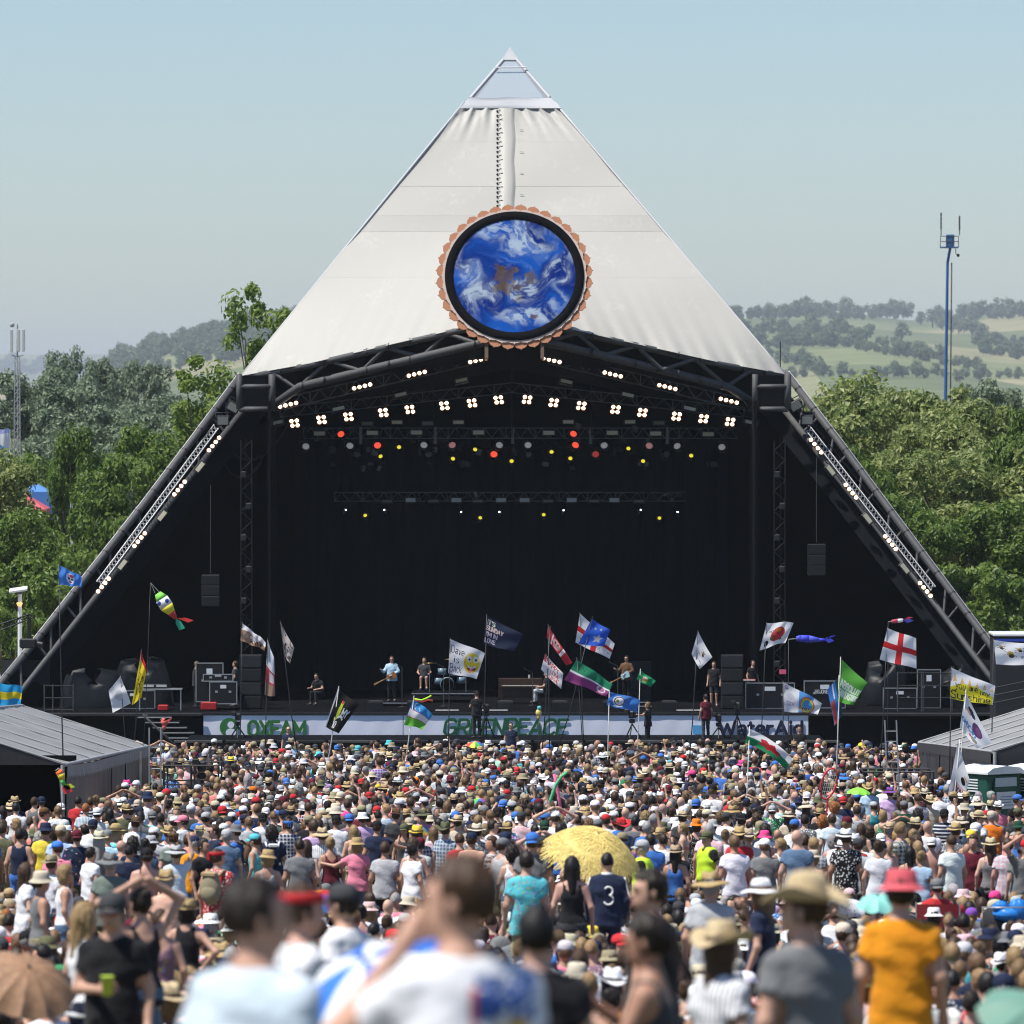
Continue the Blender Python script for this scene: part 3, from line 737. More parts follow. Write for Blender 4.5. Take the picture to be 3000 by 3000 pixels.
for i, (x, y) in enumerate([(811, 1238), (992, 1197), (1174, 1156), (1352, 1114), (1660, 1118), (1840, 1157), (2021, 1197), (2201, 1238)]):
    panel(pix(x, y, D1 + .1), .47, .13, .22 if x < 1500 else -.22, f'{ORD[i]} slanted unlit cream flood panel from the left under the roof', 'slanted cream flood panels', tilt=-.35)
DIMP = mat('dim_diffuser', (.13, .12, .10), .4)
row1 = [(936, 1270, 1), (1091, 1268, 1), (1220, 1267, 1), (1402, 1267, 1), (1608, 1268, 1), (1794, 1268, 1), (1921, 1270, 1), (2075, 1272, 1)]
for i, (x, y, q) in enumerate(row1): panel(pix(x, y, D3 - .1), .45, .16, 0, f'{ORD[i]} cream flood panel from the left along the main lighting truss', 'cream flood panels on the main truss', False, tilt=0)
row2 = [(1076, 1241, 0), (1163, 1237, 1), (1253, 1240, 0), (1343, 1237, 1), (1665, 1236, 1), (1846, 1236, 1), (1931, 1239, 0)]
for i, (x, y, q) in enumerate(row2): panel(pix(x, y, D3 - .1), .42, .13, 0, f'{ORD[i]} dull flood panel from the left just above the main lighting truss', 'dull flood panels above the main truss', False, None if q else DIMP, tilt=0)
STROBE = mat('strobe_glass', (.42, .42, .42), .35, var=.5, scale=25)
row3 = [(1134, 0), (1203, 1), (1270, 0), (1337, 1), (1399, 0), (1468, 1), (1537, 1), (1606, 0), (1675, 1), (1740, 0), (1800, 1), (1872, 0)]
for i, (x, q) in enumerate(row3): panel(pix(x, 1465 + 3 * (1 - q), D4 - .1), .4, .16 if q else .09, 0, f'{ORD[i]} strobe panel from the left on the lower rear truss', 'strobe panels on the rear truss', False, STROBE if q else DIMP, 'strobe_panel', tilt=0)
for side, pts in ((-1, [(586, 1368), (475, 1511), (359, 1654)]), (1, [(2434, 1378), (2542, 1519), (2651, 1665)])):
    for i, (x, y) in enumerate(pts): panel(face(x, y, -.7), .42, .17, .9 * -side, f"{ORD[i]} cream flood panel from the top on the {'left' if side < 0 else 'right'} stage leg", 'cream flood panels on the stage legs', False)
for x, y, a, w in ((683, 1193, -.5, 'upper left'), (653, 1233, 0, 'lower left'), (2332, 1189, .5, 'upper right'), (2365, 1231, 0, 'lower right')):
    panel(face(x, y, -1.2), .42, .30, a, f'{w} square grey floodlight clamped below the truss corner box', 'square floodlights by the corner boxes', True, mat('flood_glass', (.3, .3, .28), .2), 'floodlight', tilt=.15)
def head(x, y, d, m, label, group, r=.145, name='moving_light'):
    root = empty(name, pix(x, y, d)); root.rotation_euler = (-.5, 0, rnd.uniform(-.35, .35))
    MB().lathe([(r * 1.08, 0), (r * 1.15, .12), (r * .8, .34), (0, .38)], (0, 0, 0), 16, Matrix.Rotation(-math.pi / 2, 3, 'X')).build('lamp_body', BLACKP, root, (0, 0, 0))
    MB().lathe([(0, -.03), (r * .7, -.02), (r, 0)], (0, -.004, 0), 18, Matrix.Rotation(-math.pi / 2, 3, 'X')).build('lens', m, root, (0, 0, 0))
    MB().path([(-r * 1.3, .15, 0), (-r * 1.3, .2, r * 2.2), (r * 1.3, .2, r * 2.2), (r * 1.3, .15, 0)], .03, 4).build('yoke', BLACKP, root, (0, 0, 0))
    tag(root, label, 'stage light', group)
hl = [(896, 1308, 'g'), (1025, 1306, 'g'), (1106, 1305, 'r'), (1242, 1304, 'g'), (1325, 1304, 'p'), (1463, 1304, 'g'), (1547, 1304, 'g'), (1686, 1304, 'r'), (1770, 1305, 'g'), (1902, 1306, 'p'), (1984, 1307, 'g'), (2115, 1310, 'g')]
nm = {'g': ('pale grey', GREYL), 'r': ('glowing red', REDL), 'p': ('pinkish', PINKL), 'd': ('dim', DIML), 'k': ('dark red', DRED)}
for i, (x, y, c) in enumerate(hl): head(x, y, D3, nm[c][1], f'{nm[c][0]} round moving light, {ORD[i]} from the left in the upper row', 'round moving lights, upper row')
for i, (x, y, c) in enumerate([(1045, 1331, 'd'), (1256, 1331, 'd'), (1447, 1331, 'r'), (1549, 1331, 'd'), (1745, 1331, 'k'), (1954, 1331, 'd')]): head(x, y, D3 + .3, nm[c][1], f'{nm[c][0]} round moving light, {ORD[i]} from the left in the lower row', 'round moving lights, lower row')
for i, (x, y) in enumerate([(999, 1272), (1680, 1271)]): head(x, y, D3 - .2, REDL, f"red lit moving light inside the {'left' if i == 0 else 'right'} half of the main truss", 'red lights inside the main truss', .14)
for i, (x, y) in enumerate(sorted([(1169, 1310), (1115, 1337), (1392, 1317), (1327, 1344), (1499, 1351), (1616, 1324), (1671, 1343), (1841, 1314), (2025, 1335), (1884, 1351)])): head(x, y, D3 + .2, YELL, f'{ORD[i]} small yellow spotlight from the left below the main truss', 'small yellow spotlights', .085, 'spotlight')
for i, (x, y) in enumerate([(1070, 1510), (1407, 1517), (1593, 1508), (1932, 1518)]): head(x, y, D4, YELL, f'{ORD[i]} yellow spotlight from the left under the rear truss', 'yellow spotlights on the rear truss', .075, 'spotlight')
for i, (x, y) in enumerate([(1013, 1494), (1126, 1494), (1351, 1500), (1463, 1500), (1651, 1495), (1877, 1494), (1985, 1500)]): head(x, y, D4 - .1, LED, f'{ORD[i]} tiny white light from the left under the rear truss', 'tiny white lights under the rear truss', .036, 'spotlight')

# ------------------------------------------------------------------ the painted globe
def vnoise(x, y, seed):
    rg = np.random.default_rng(seed); T = rg.random((64, 64)); xi, yi = np.floor(x).astype(int), np.floor(y).astype(int); fx, fy = x - xi, y - yi
    fx, fy = fx * fx * (3 - 2 * fx), fy * fy * (3 - 2 * fy); g = lambda a, b: T[(xi + a) % 64, (yi + b) % 64]
    return (g(0, 0) * (1 - fx) + g(1, 0) * fx) * (1 - fy) + (g(0, 1) * (1 - fx) + g(1, 1) * fx) * fy
def fbm(x, y, seed, o=6):
    r, a = np.zeros_like(x), .5
    for k in range(o): r += a * vnoise(x * 2 ** k + 7.3 * k, y * 2 ** k + 3.1 * k, seed + k); a *= .5
    return r
def globe_paint(x, y):
    """brush work on the unit disc: sea, brown land, swept white cloud"""
    ss = lambda a, b, v: (lambda t: t * t * (3 - 2 * t))(np.clip((v - a) / (b - a), 0, 1))
    wx, wy = x + .28 * (fbm(x * 3 + 5, y * 3, 3) - .5), y + .28 * (fbm(x * 3, y * 3 + 9, 4) - .5)
    for cx, cy, s, r in ((-.38, -.45, 2.6, .22), (.05, -.05, 1.6, .35), (.78, -.05, 2.2, .2), (-.75, .2, -2.0, .25), (.72, -.45, 2.4, .2), (.55, .65, -1.5, .25), (-.2, .55, 1.2, .3)):
        dx, dy = wx - cx, wy - cy; q = np.hypot(dx, dy); an = s * np.exp(-(q / r) ** 2); wx, wy = cx + dx * np.cos(an) - dy * np.sin(an), cy + dx * np.sin(an) + dy * np.cos(an)
    n1 = fbm(wx * 2.2 + 3, wy * 2.2, 11); sea = ss(.3, .7, n1)[..., None]
    C = np.array([.0025, .028, .23]) * (1 - sea) + np.array([.008, .115, .52]) * sea
    lf = fbm(wx * 6, wy * 6, 21)[..., None]; land = np.array([.05, .035, .03]) * (1 - lf) + np.array([.30, .17, .09]) * lf
    for cx, cy, rx, ry in ((-.14, -.02, .20, .15), (-.28, .13, .09, .07), (.28, .0, .09, .16), (-.05, -.2, .22, .1), (.06, -.38, .09, .08), (.33, -.72, .10, .04)):
        m = ss(1.15, .75, np.hypot((x - cx) / rx, (y - cy) / ry) + 2.4 * (fbm(x * 9 + cx, y * 9, 31) - .5))[..., None] * .8; C = C * (1 - m) + land * m
    st = fbm(wx * 9 + 2, wy * 9, 41); streak = ss(.47, .60, st) * .8 + ss(.52, .66, fbm(wx * 24, wy * 24, 51)) * .35
    reg = np.zeros_like(x)
    for cx, cy, rx, ry, k in ((-.1, .78, .75, .34, .95), (.22, -.12, .22, .30, 1.1), (.62, .08, .30, .34, 1.0), (.35, -.72, .55, .18, 1.25), (-.62, -.42, .32, .32, 1.15), (-.82, .15, .20, .45, .8), (.78, .55, .18, .4, .7), (-.1, -.62, .35, .14, .6), (.80, -.45, .15, .35, .6), (.25, .45, .12, .12, .4), (-.1, .2, .35, .06, .25)):
        reg = np.maximum(reg, .85 * k * ss(1.2, .35, np.hypot((wx - cx) / rx, (wy - cy) / ry)))
    soft = reg * ss(.35, .62, fbm(wx * 3.2, wy * 3.2, 61))
    m = np.clip(reg * streak * .85 + soft * .28 + .08 * ss(.6, .7, st), 0, .84)[..., None]
    return C * (1 - m) + np.array([.66, .72, .78]) * m
GD = F0 + 6.2
gc = pix(1507, 809, GD); SG = FPX / GD
gl = empty('globe_sign', gc); gl.rotation_euler = (math.pi / 2 - .375, 0, 0)
tag(gl, 'round painted blue planet with black rim and orange petals on the canopy', 'sign')
RO, RI = 204 / SG, 179 / SG
MB().lathe([(RO, -.12), (RO, .065), (RI, .065), (RI, -.12)], (0, 0, 0), 72).build('black_rim', mat('rim_black', (.005, .005, .006), .95, spec=.05), gl, (0, 0, 0))
NR, NA = 90, 260
rr_ = np.linspace(0.004, 1, NR + 1); aa_ = np.linspace(0, 2 * np.pi, NA + 1)[:-1]; RR, AA = np.meshgrid(rr_, aa_, indexing='ij')
V_ = np.stack([RR * np.cos(AA) * (RI + .02), RR * np.sin(AA) * (RI + .02), .055 - .02 * RR ** 2], -1).reshape(-1, 3); I_ = np.arange(NR)[:, None] * NA; J_ = np.arange(NA)[None]
Q_ = np.stack([I_ + J_, I_ + NA + J_, I_ + NA + (J_ + 1) % NA, I_ + (J_ + 1) % NA], -1).reshape(-1, 4)
gm = bpy.data.materials.new('painted_globe'); nt, n, l, pb = nodes_of(gm); at_ = n.new('ShaderNodeAttribute'); at_.attribute_name = 'Col'; l.new(at_.outputs['Color'], pb.inputs['Base Color']); pb.inputs['Roughness'].default_value = .9; pb.inputs['Specular IOR Level'].default_value = .05
me_ = np_mesh('painted_disc', V_, Q_, gm); c_ = globe_paint((RR * np.cos(AA)).ravel(), (RR * np.sin(AA)).ravel()) * np.array([.60, .66, .70]); me_.color_attributes.new('Col', 'FLOAT_COLOR', 'POINT').data.foreach_set('color', np.concatenate([c_, np.ones((len(c_), 1))], 1).astype(np.float32).ravel())
link('painted_disc', me_, gl, (0, 0, 0))
MB().lathe([(0, -.13), (RO - .05, -.13)], (0, 0, 0), 48).build('backing', BLACK, gl, (0, 0, 0))
PET = mat('petal_orange', (.40, .17, .085), .7, var=.15, scale=2); PETW = mat('petal_pale', (.52, .42, .37), .7, var=.12, scale=2)
def petal(r0, r1, w, m):
    h = r1 - r0; pts = [(-w * .8, r0), (-w * .97, r0 + h * .45), (-w * .93, r0 + h * .68), (-w * .72, r0 + h * .86), (-w * .4, r0 + h * .96), (-w * .12, r0 + h), (0, r1 + .05), (w * .12, r0 + h), (w * .4, r0 + h * .96), (w * .72, r0 + h * .86), (w * .93, r0 + h * .68), (w * .97, r0 + h * .45), (w * .8, r0)]
    return MB().prism(list(reversed(pts)), .05, (0, 0, 0), (1, 0, 0), (0, 1, 0), (0, 0, 1)).mesh('petal', m)
pm1, pm2 = petal(RO - .1, RO + .33, .262, PET), petal(RO - .1, RO + .11, .27, PETW)
for i in range(36):
    a = 2 * math.pi * (i + .5) / 36; link('orange_petal', pm1, gl, (0, 0, -.09), (0, 0, a))
    link('pale_petal', pm2, gl, (0, 0, -.03), (0, 0, a + math.pi / 36))
for x in (-1.1, 1.1): MB().box((x, -RO - .25, -.2), (.14, .9, .12)).build('hanger', mat('rust_steel', (.10, .06, .04), .7), gl, (0, 0, 0))
# ================================================================== people: bodies from smooth fields, one continuous surface each
def surfnets(fn, lo, hi, h):
    lo = np.array(lo, float); n = np.ceil((np.array(hi) - lo) / h).astype(int) + 1
    ax = [lo[i] + h * np.arange(n[i]) for i in range(3)]
    X, Y, Z = np.meshgrid(*ax, indexing='ij')
    V = fn(np.stack([X, Y, Z], -1).astype(np.float32))
    ins = V < 0
    c = np.zeros(tuple(n - 1), np.int8)
    for a in (0, 1):
        for b in (0, 1):
            for e in (0, 1): c += ins[a:n[0] - 1 + a, b:n[1] - 1 + b, e:n[2] - 1 + e]
    act = (c > 0) & (c < 8); idx = -np.ones(act.shape, np.int64); ijk = np.argwhere(act); idx[act] = np.arange(len(ijk))
    acc = np.zeros((len(ijk), 3)); cnt = np.zeros(len(ijk))
    cor = [(a, b, e) for a in (0, 1) for b in (0, 1) for e in (0, 1)]
    i, j, k = ijk.T
    for p in cor:
        for x in range(3):
            if p[x] == 1: continue
            q = list(p); q[x] = 1
            v0 = V[i + p[0], j + p[1], k + p[2]]; v1 = V[i + q[0], j + q[1], k + q[2]]
            m = (v0 < 0) != (v1 < 0); t = np.where(m, v0 / np.where(m, v0 - v1, 1), 0)
            pt = np.repeat(np.array([p], float), len(ijk), 0); pt[:, x] = t
            acc[m] += pt[m]; cnt[m] += 1
    P = lo + h * (ijk + acc / cnt[:, None])
    Q = []
    for x in range(3):
        y, z = (x + 1) % 3, (x + 2) % 3
        s0 = [slice(None)] * 3; s1 = [slice(None)] * 3; s0[x] = slice(0, n[x] - 1); s1[x] = slice(1, n[x])
        A, B = ins[tuple(s0)], ins[tuple(s1)]
        e = np.argwhere(A != B); e = e[(e[:, y] > 0) & (e[:, z] > 0) & (e[:, y] < n[y] - 1) & (e[:, z] < n[z] - 1)]
        if not len(e): continue
        sg = A[tuple(e.T)]
        def cell(dy, dz):
            w = e.copy(); w[:, y] += dy; w[:, z] += dz; return idx[tuple(w.T)]
        q = np.stack([cell(-1, -1), cell(0, -1), cell(0, 0), cell(-1, 0)], 1)
        q[~sg] = q[~sg][:, ::-1]; Q.append(q)
    return P, np.concatenate(Q)
def cone(P, a, b, r1, r2):
    a, b = np.array(a, np.float32), np.array(b, np.float32); ab = b - a; pa = P - a
    t = np.clip((pa @ ab) / float(ab @ ab + 1e-9), 0, 1)
    return np.linalg.norm(pa - t[..., None] * ab, axis=-1) - (r1 + (r2 - r1) * t)
def ell(P, c, r):
    q = (P - np.array(c, np.float32)) / np.array(r, np.float32); k = np.linalg.norm(q, axis=-1)
    return (k - 1) * min(r)
def smin(a, b, k):
    h = np.clip(.5 + .5 * (b - a) / k, 0, 1); return b + (a - b) * h - k * h * (1 - h)
def loft(P, zs, ws, ts, pw=2.3):
    z = P[..., 2]; w = np.interp(z, zs, ws).astype(np.float32); t = np.interp(z, zs, ts).astype(np.float32)
    k = (np.abs(P[..., 0] / w) ** pw + np.abs(P[..., 1] / t) ** pw) ** (1 / pw)
    d = (k - 1) * np.minimum(w, t)
    return np.maximum(d, np.maximum(zs[0] - z, z - zs[-1]))
POSES = {}
def pose(name, L, R, legs='stand', tilt=0.0, hy=0.0, pz=.93, hp=0.0):
    POSES[name] = dict(L=L, R=R, legs=legs, tilt=tilt, hy=hy, pz=pz, hp=hp)
dn = lambda s: ((s * .235, -.035, .21), (s * .25, .06, -.04))
def arm(s, e, w): return ((s * e[0], e[1], e[2]), (s * w[0], w[1], w[2]))
# arm points are (elbow, wrist) relative to the pelvis, torso upright, facing +y
pose('down', dn(-1), dn(1))
pose('downl', dn(-1), dn(1), hy=.75)
pose('downr', dn(-1), dn(1), hy=-.75)
pose('hips', arm(-1, (.37, -.09, .26), (.19, -.02, .06)), arm(1, (.37, -.09, .26), (.19, -.02, .06)))
pose('fold', arm(-1, (.25, .05, .22), (-.06, .2, .26)), arm(1, (.25, .05, .20), (-.08, .19, .22)), hy=.3)
pose('phone', arm(-1, (.23, .10, .24), (.08, .30, .40)), arm(1, (.23, .10, .24), (.06, .30, .42)), hp=-.25)
pose('onhead', arm(-1, (.38, .02, .72), (.11, -.02, .86)), arm(1, (.38, .02, .72), (.11, -.02, .86)))
pose('wave', dn(-1), arm(1, (.27, .05, .70), (.22, .08, .95)))
pose('reachr', dn(-1), arm(1, (.38, .12, .34), (.58, .22, .30)))
pose('reachl', arm(-1, (.38, .10, .33), (.55, .20, .36)), dn(1))
pose('drink', dn(-1), arm(1, (.30, .15, .24), (.09, .20, .56)), hy=-.35)
pose('drinkl', arm(-1, (.33, .18, .30), (.10, .19, .58)), dn(1), hy=.9)
pose('hold', dn(-1), arm(1, (.24, -.02, .20), (.02, .26, .22)))
pose('guitar', arm(-1, (.27, .05, .24), (.02, .22, .10)), arm(1, (.30, .10, .22), (.36, .26, .30)))
pose('sit', arm(-1, (.25, .08, .22), (.2, .32, .14)), arm(1, (.25, .08, .22), (.2, .32, .14)), 'cross', tilt=.12, pz=.12)
pose('sitb', arm(-1, (.27, -.16, .24), (.27, -.26, -.03)), arm(1, (.25, .08, .22), (.12, .34, .2)), 'knees', tilt=-.2, pz=.12)
pose('chair', arm(-1, (.26, .02, .22), (.2, .28, .16)), arm(1, (.26, .02, .22), (.2, .28, .16)), 'chair', tilt=-.05, pz=.47)
pose('bend', arm(-1, (.2, .1, .3), (.16, .3, .42)), arm(1, (.2, .1, .3), (.16, .3, .42)), 'stand', tilt=1.25)
pose('crouch', arm(-1, (.26, .1, .24), (.05, .26, .24)), arm(1, (.26, .1, .24), (.25, .3, .3)), 'chair', tilt=.3, pz=.5)
LEGS = {'stand': [((.085, 0, 0), (.10, .02, -.44), (.105, -.01, -.85), (.13, .13, -.90))], 'cross': [((.09, 0, .02), (.32, .33, .12), (-.02, .42, -.05), (-.12, .46, -.06))],
        'knees': [((.09, 0, .02), (.13, .36, .40), (.13, .52, -.04), (.14, .64, -.07))], 'chair': [((.09, 0, 0), (.11, .42, .03), (.12, .43, -.38), (.13, .56, -.43))]}
TZ = [-.13, -.06, .03, .13, .24, .34, .42, .48, .52, .555]
TWm = [.135, .16, .163, .148, .155, .172, .18, .165, .125, .07]; TTm = [.09, .105, .112, .10, .105, .113, .105, .086, .07, .055]
TWf = [.14, .172, .17, .128, .132, .147, .152, .142, .105, .06]; TTf = [.09, .115, .118, .088, .098, .112, .1, .078, .062, .05]
def rotx(a): c, s = math.cos(a), math.sin(a); return np.array([[1, 0, 0], [0, c, s], [0, -s, c]], np.float32)   # + leans towards +y
class Fig:
    """joint layout of one pose; gives field functions for the body and the clothes"""
    def __init__(s, sex, pn):
        p = POSES[pn]; s.sex, s.p = sex, p; s.R = rotx(p['tilt']); s.o = np.array([0, 0, p['pz']], np.float32)
        k = .93 if sex == 'f' else 1.0; s.k = k
        s.sh = {q: s.w((q * .165 * k, 0, .455)) for q in (-1, 1)}
        s.el = {-1: s.w(p['L'][0]), 1: s.w(p['R'][0])}; s.wr = {-1: s.w(p['L'][1]), 1: s.w(p['R'][1])}
        s.lg = {q: [s.o + np.array([q * j[0], j[1], j[2]], np.float32) for j in LEGS[p['legs']][0]] for q in (-1, 1)}
        s.hc = s.w((0, .02, .695)) if p['tilt'] < .6 else s.w((0, .06, .68))
        s.hyaw, s.hpit = p['hy'], p['hp'] - p['tilt'] * .55
        cy, sy = math.cos(s.hyaw), math.sin(s.hyaw); Rz = np.array([[cy, -sy, 0], [sy, cy, 0], [0, 0, 1]], np.float32)
        s.HR = Rz @ rotx(-s.hpit)
    def w(s, v): return s.R @ np.array(v, np.float32) + s.o
    def tl(s, P): return (P - s.o) @ s.R
    def hl(s, P): return (P - s.hc) @ s.HR
    def torso(s, P, wd=0.0, td=0.0, zs=TZ, ws=None, ts=None):
        W = ws or (TWm if s.sex == 'm' else TWf); T = ts or (TTm if s.sex == 'm' else TTf)
        return loft(s.tl(P), zs, [a + wd for a in W], [a + td for a in T])
    def body(s, P):
        d = s.torso(P); q = s.tl(P); f = s.k
        d = smin(d, cone(P, s.w((0, -.01, .5)), s.w((0, .01, .64)), .056 * f, .052 * f), .05)
        for a in (-1, 1):
            d = smin(d, cone(P, s.sh[a], s.el[a], .052 * f, .040 * f), .06)
            d = smin(d, cone(P, s.el[a], s.wr[a], .041 * f, .027 * f), .025)
            hd = s.wr[a] + (s.wr[a] - s.el[a]) / np.linalg.norm(s.wr[a] - s.el[a]) * .085
            d = smin(d, cone(P, s.wr[a], hd, .03 * f, .034 * f), .02)
            h, k, an, to = s.lg[a]
            d = smin(d, cone(P, h, k, .082, .056), .05); d = smin(d, cone(P, k, an, .056, .036), .03); d = smin(d, cone(P, an, to, .04, .034), .03)
        return smin(d, s.head(P), .02)
    def head(s, P):
        q = s.hl(P)
        d = ell(q, (0, -.008, .022), (.076, .095, .104)); d = smin(d, ell(q, (0, .03, -.05), (.056, .064, .068)), .04)
        d = smin(d, cone(q, (0, .088, .018), (0, .112, -.022), .010, .014), .012)
        d = smin(d, ell(q, (0, .088, .035), (.05, .014, .012)), .02); d = smin(d, ell(q, (0, .088, -.062), (.024, .012, .012)), .012)
        for a in (-1, 1):
            d = smin(d, ell(q, (a * .078, -.008, -.004), (.012, .022, .032)), .008)
            d = np.maximum(d, -ell(q, (a * .032, .103, .012), (.018, .014, .011)))
        return d
    def folds(s, P, amp):
        x, y, z = P[..., 0], P[..., 1], P[..., 2]
        return amp * (np.sin(31 * z + 14 * x + 2 * np.sin(9 * x + 5)) * .5 + np.sin(23 * x - 19 * z + 11 * y + 1.3) * .35 + np.sin(47 * z - 21 * y + 8 * x) * .25)
    def top(s, P, style):
        q = s.tl(P); f = s.sex == 'f'
        hem = {'tee': -.115, 'loose': -.14, 'polo': -.11, 'shirt': -.13, 'long': -.12, 'jacket': -.13, 'tank': -.10, 'strap': -.12, 'crop': .14, 'dress': -.45, 'vest': -.12, 'bikini': .27}[style]
        wd = .022 if not f else .019
        if style in ('tank', 'strap', 'bikini', 'crop'): wd = .012
        if style in ('jacket', 'vest', 'loose'): wd += .014
        W = list(TWm if not f else TWf); T = list(TTm if not f else TTf); Z = list(TZ)
        Z[0] = min(hem - .02, -.13) ; W[0], T[0] = W[1] + (.012 if style not in ('dress',) else .09), T[1] + (.012 if style != 'dress' else .09)
        if style not in ('strap', 'tank', 'bikini', 'crop', 'dress'): W[3], T[3] = W[3] + .012, T[3] + .014; W[4] += .01; T[4] += .008; W[1] += .012; W[2] += .012; T[1] += .012; T[2] += .01; W[0] += .012; T[0] += .012
        d = loft(q, Z, [a + wd for a in W], [a + wd for a in T])
        sl = {'tee': .62, 'loose': .72, 'polo': .6, 'shirt': .66, 'long': 1.0, 'jacket': 1.0, 'dress': .0, 'crop': .35}.get(style, 0)
        if sl > 0:
            for a in (-1, 1):
                e = s.sh[a] + (s.el[a] - s.sh[a]) * min(sl, 1.0); r = .056 + wd * .45
                d = smin(d, cone(P, s.sh[a], e, r, r * (1.02 if sl < 1 else .85)), .045)
                if sl >= 1.0: d = smin(d, cone(P, s.el[a], s.wr[a], r * .85, .042), .03)
                else: d = np.maximum(d, -np.maximum(cone(P, e + (s.el[a] - s.sh[a]) * .14, s.el[a] + (s.el[a] - s.sh[a]), .085, .085), -d - .2))
        d = d + s.folds(P, .0075 if wd > .015 else .004)
        neck = ell(q, (0, .015, .57), (.075, .085, .07))
        if style in ('tank', 'vest'): neck = np.minimum(neck, ell(q, (0, .03, .55), (.08, .14, .10)))
        if style in ('strap', 'dress'): neck = np.minimum(ell(q, (0, 0, .56), (.095, .2, .15 if style == 'dress' else .19)), neck)
        if style == 'bikini': neck = np.minimum(neck, .36 - q[..., 2])
        d = np.maximum(d, -neck)
        if style in ('tank', 'strap', 'dress', 'vest', 'bikini'):
            for a in (-1, 1): d = np.maximum(d, -ell(q, (a * .215 * s.k, 0, .44), (.085, .2, .12)))
        return np.maximum(d, hem - q[..., 2])
    def bottom(s, P, style):
        q = s.tl(P); d = s.torso(P, .014, .014); d = np.maximum(d, q[..., 2] - .03)
        fr = {'shorts': .78, 'short': .4, 'jeans': 2.0, 'skirt': .0, 'briefs': 0.}[style]
        for a in (-1, 1):
            h, k, an, to = s.lg[a]
            if style == 'skirt': continue
            if fr > 0:
                e = h + (k - h) * min(fr, 1.0); d = smin(d, cone(P, h, e, .088, .080 if fr < 1 else .066), .04)
                if fr > 1: d = smin(d, cone(P, k, an, .066, .052), .03)
        if style == 'skirt':
            z = [-.48, -.3, -.1, .05]; d = loft(q, z, [.23, .21, .19, .16], [.2, .18, .15, .12])
        return d + s.folds(P, .006)
    def shoes(s, P):
        d = None
        for a in (-1, 1):
            an, to = s.lg[a][2], s.lg[a][3]; e = cone(P, an + np.array([0, -.02, -.025]), to + np.array([0, .03, 0]), .05, .045)
            d = e if d is None else np.minimum(d, e)
        return np.maximum(d, s.o[2] * 0 - P[..., 2])
def hair_fn(style):
    def f(q):
        x, y, z = q[..., 0], q[..., 1], q[..., 2]
        fuzz = .0035 * (np.sin(150 * x + 22 * z + 3 * np.sin(20 * z)) + np.sin(140 * y - 18 * z + 2) + .6 * np.sin(38 * z + 60 * x))
        t = {'short': .012, 'crop': .006, 'fade': .012, 'long': .017, 'bob': .02, 'bun': .013, 'pony': .013, 'curly': .035, 'grey': .014}[style]
        d = ell(q, (0, -.012, .028), (.076 + t, .095 + t, .104 + t))
        face = np.maximum(.052 - y + .25 * np.maximum(z - .05, 0), z - .082)      # open face in front
        cut = -np.maximum(np.maximum(.03 - y, z - .078), -1)                     # remove front below fringe
        d = np.maximum(d, np.where((y > .03) & (z < .078), np.minimum(.2, (y - .03) + .0) * 1.0, -1))
        lowz = {'short': -.055, 'crop': -.03, 'fade': -.045, 'grey': -.06, 'curly': -.07}.get(style, -.075)
        d = np.maximum(d, lowz - z + .35 * np.maximum(y, 0))
        if style == 'long':
            d = smin(d, cone(q, (0, -.05, -.02), (0, -.10, -.30), .078, .045), .05); d = np.maximum(d, np.where(y > .035, y - .035, -1)) if True else d
            for a in (-1, 1): d = smin(d, cone(q, (a * .07, -.01, 0), (a * .085, -.02, -.2), .028, .022), .03)
        if style == 'bob': d = smin(d, ell(q, (0, -.035, -.05), (.1, .075, .095)), .03)
        if style == 'bun': d = smin(d, ell(q, (0, -.09, .085), (.045, .042, .042)), .015)
        if style == 'pony': d = smin(d, cone(q, (0, -.105, .05), (0, -.16, -.2), .032, .022), .02)
        if style == 'curly': d = smin(d, ell(q, (0, -.04, -.03), (.11, .09, .12)), .03); fuzz = fuzz * 3; d = np.maximum(d, np.where((y > .05), y - .05, -1))
        return d + fuzz
    return f
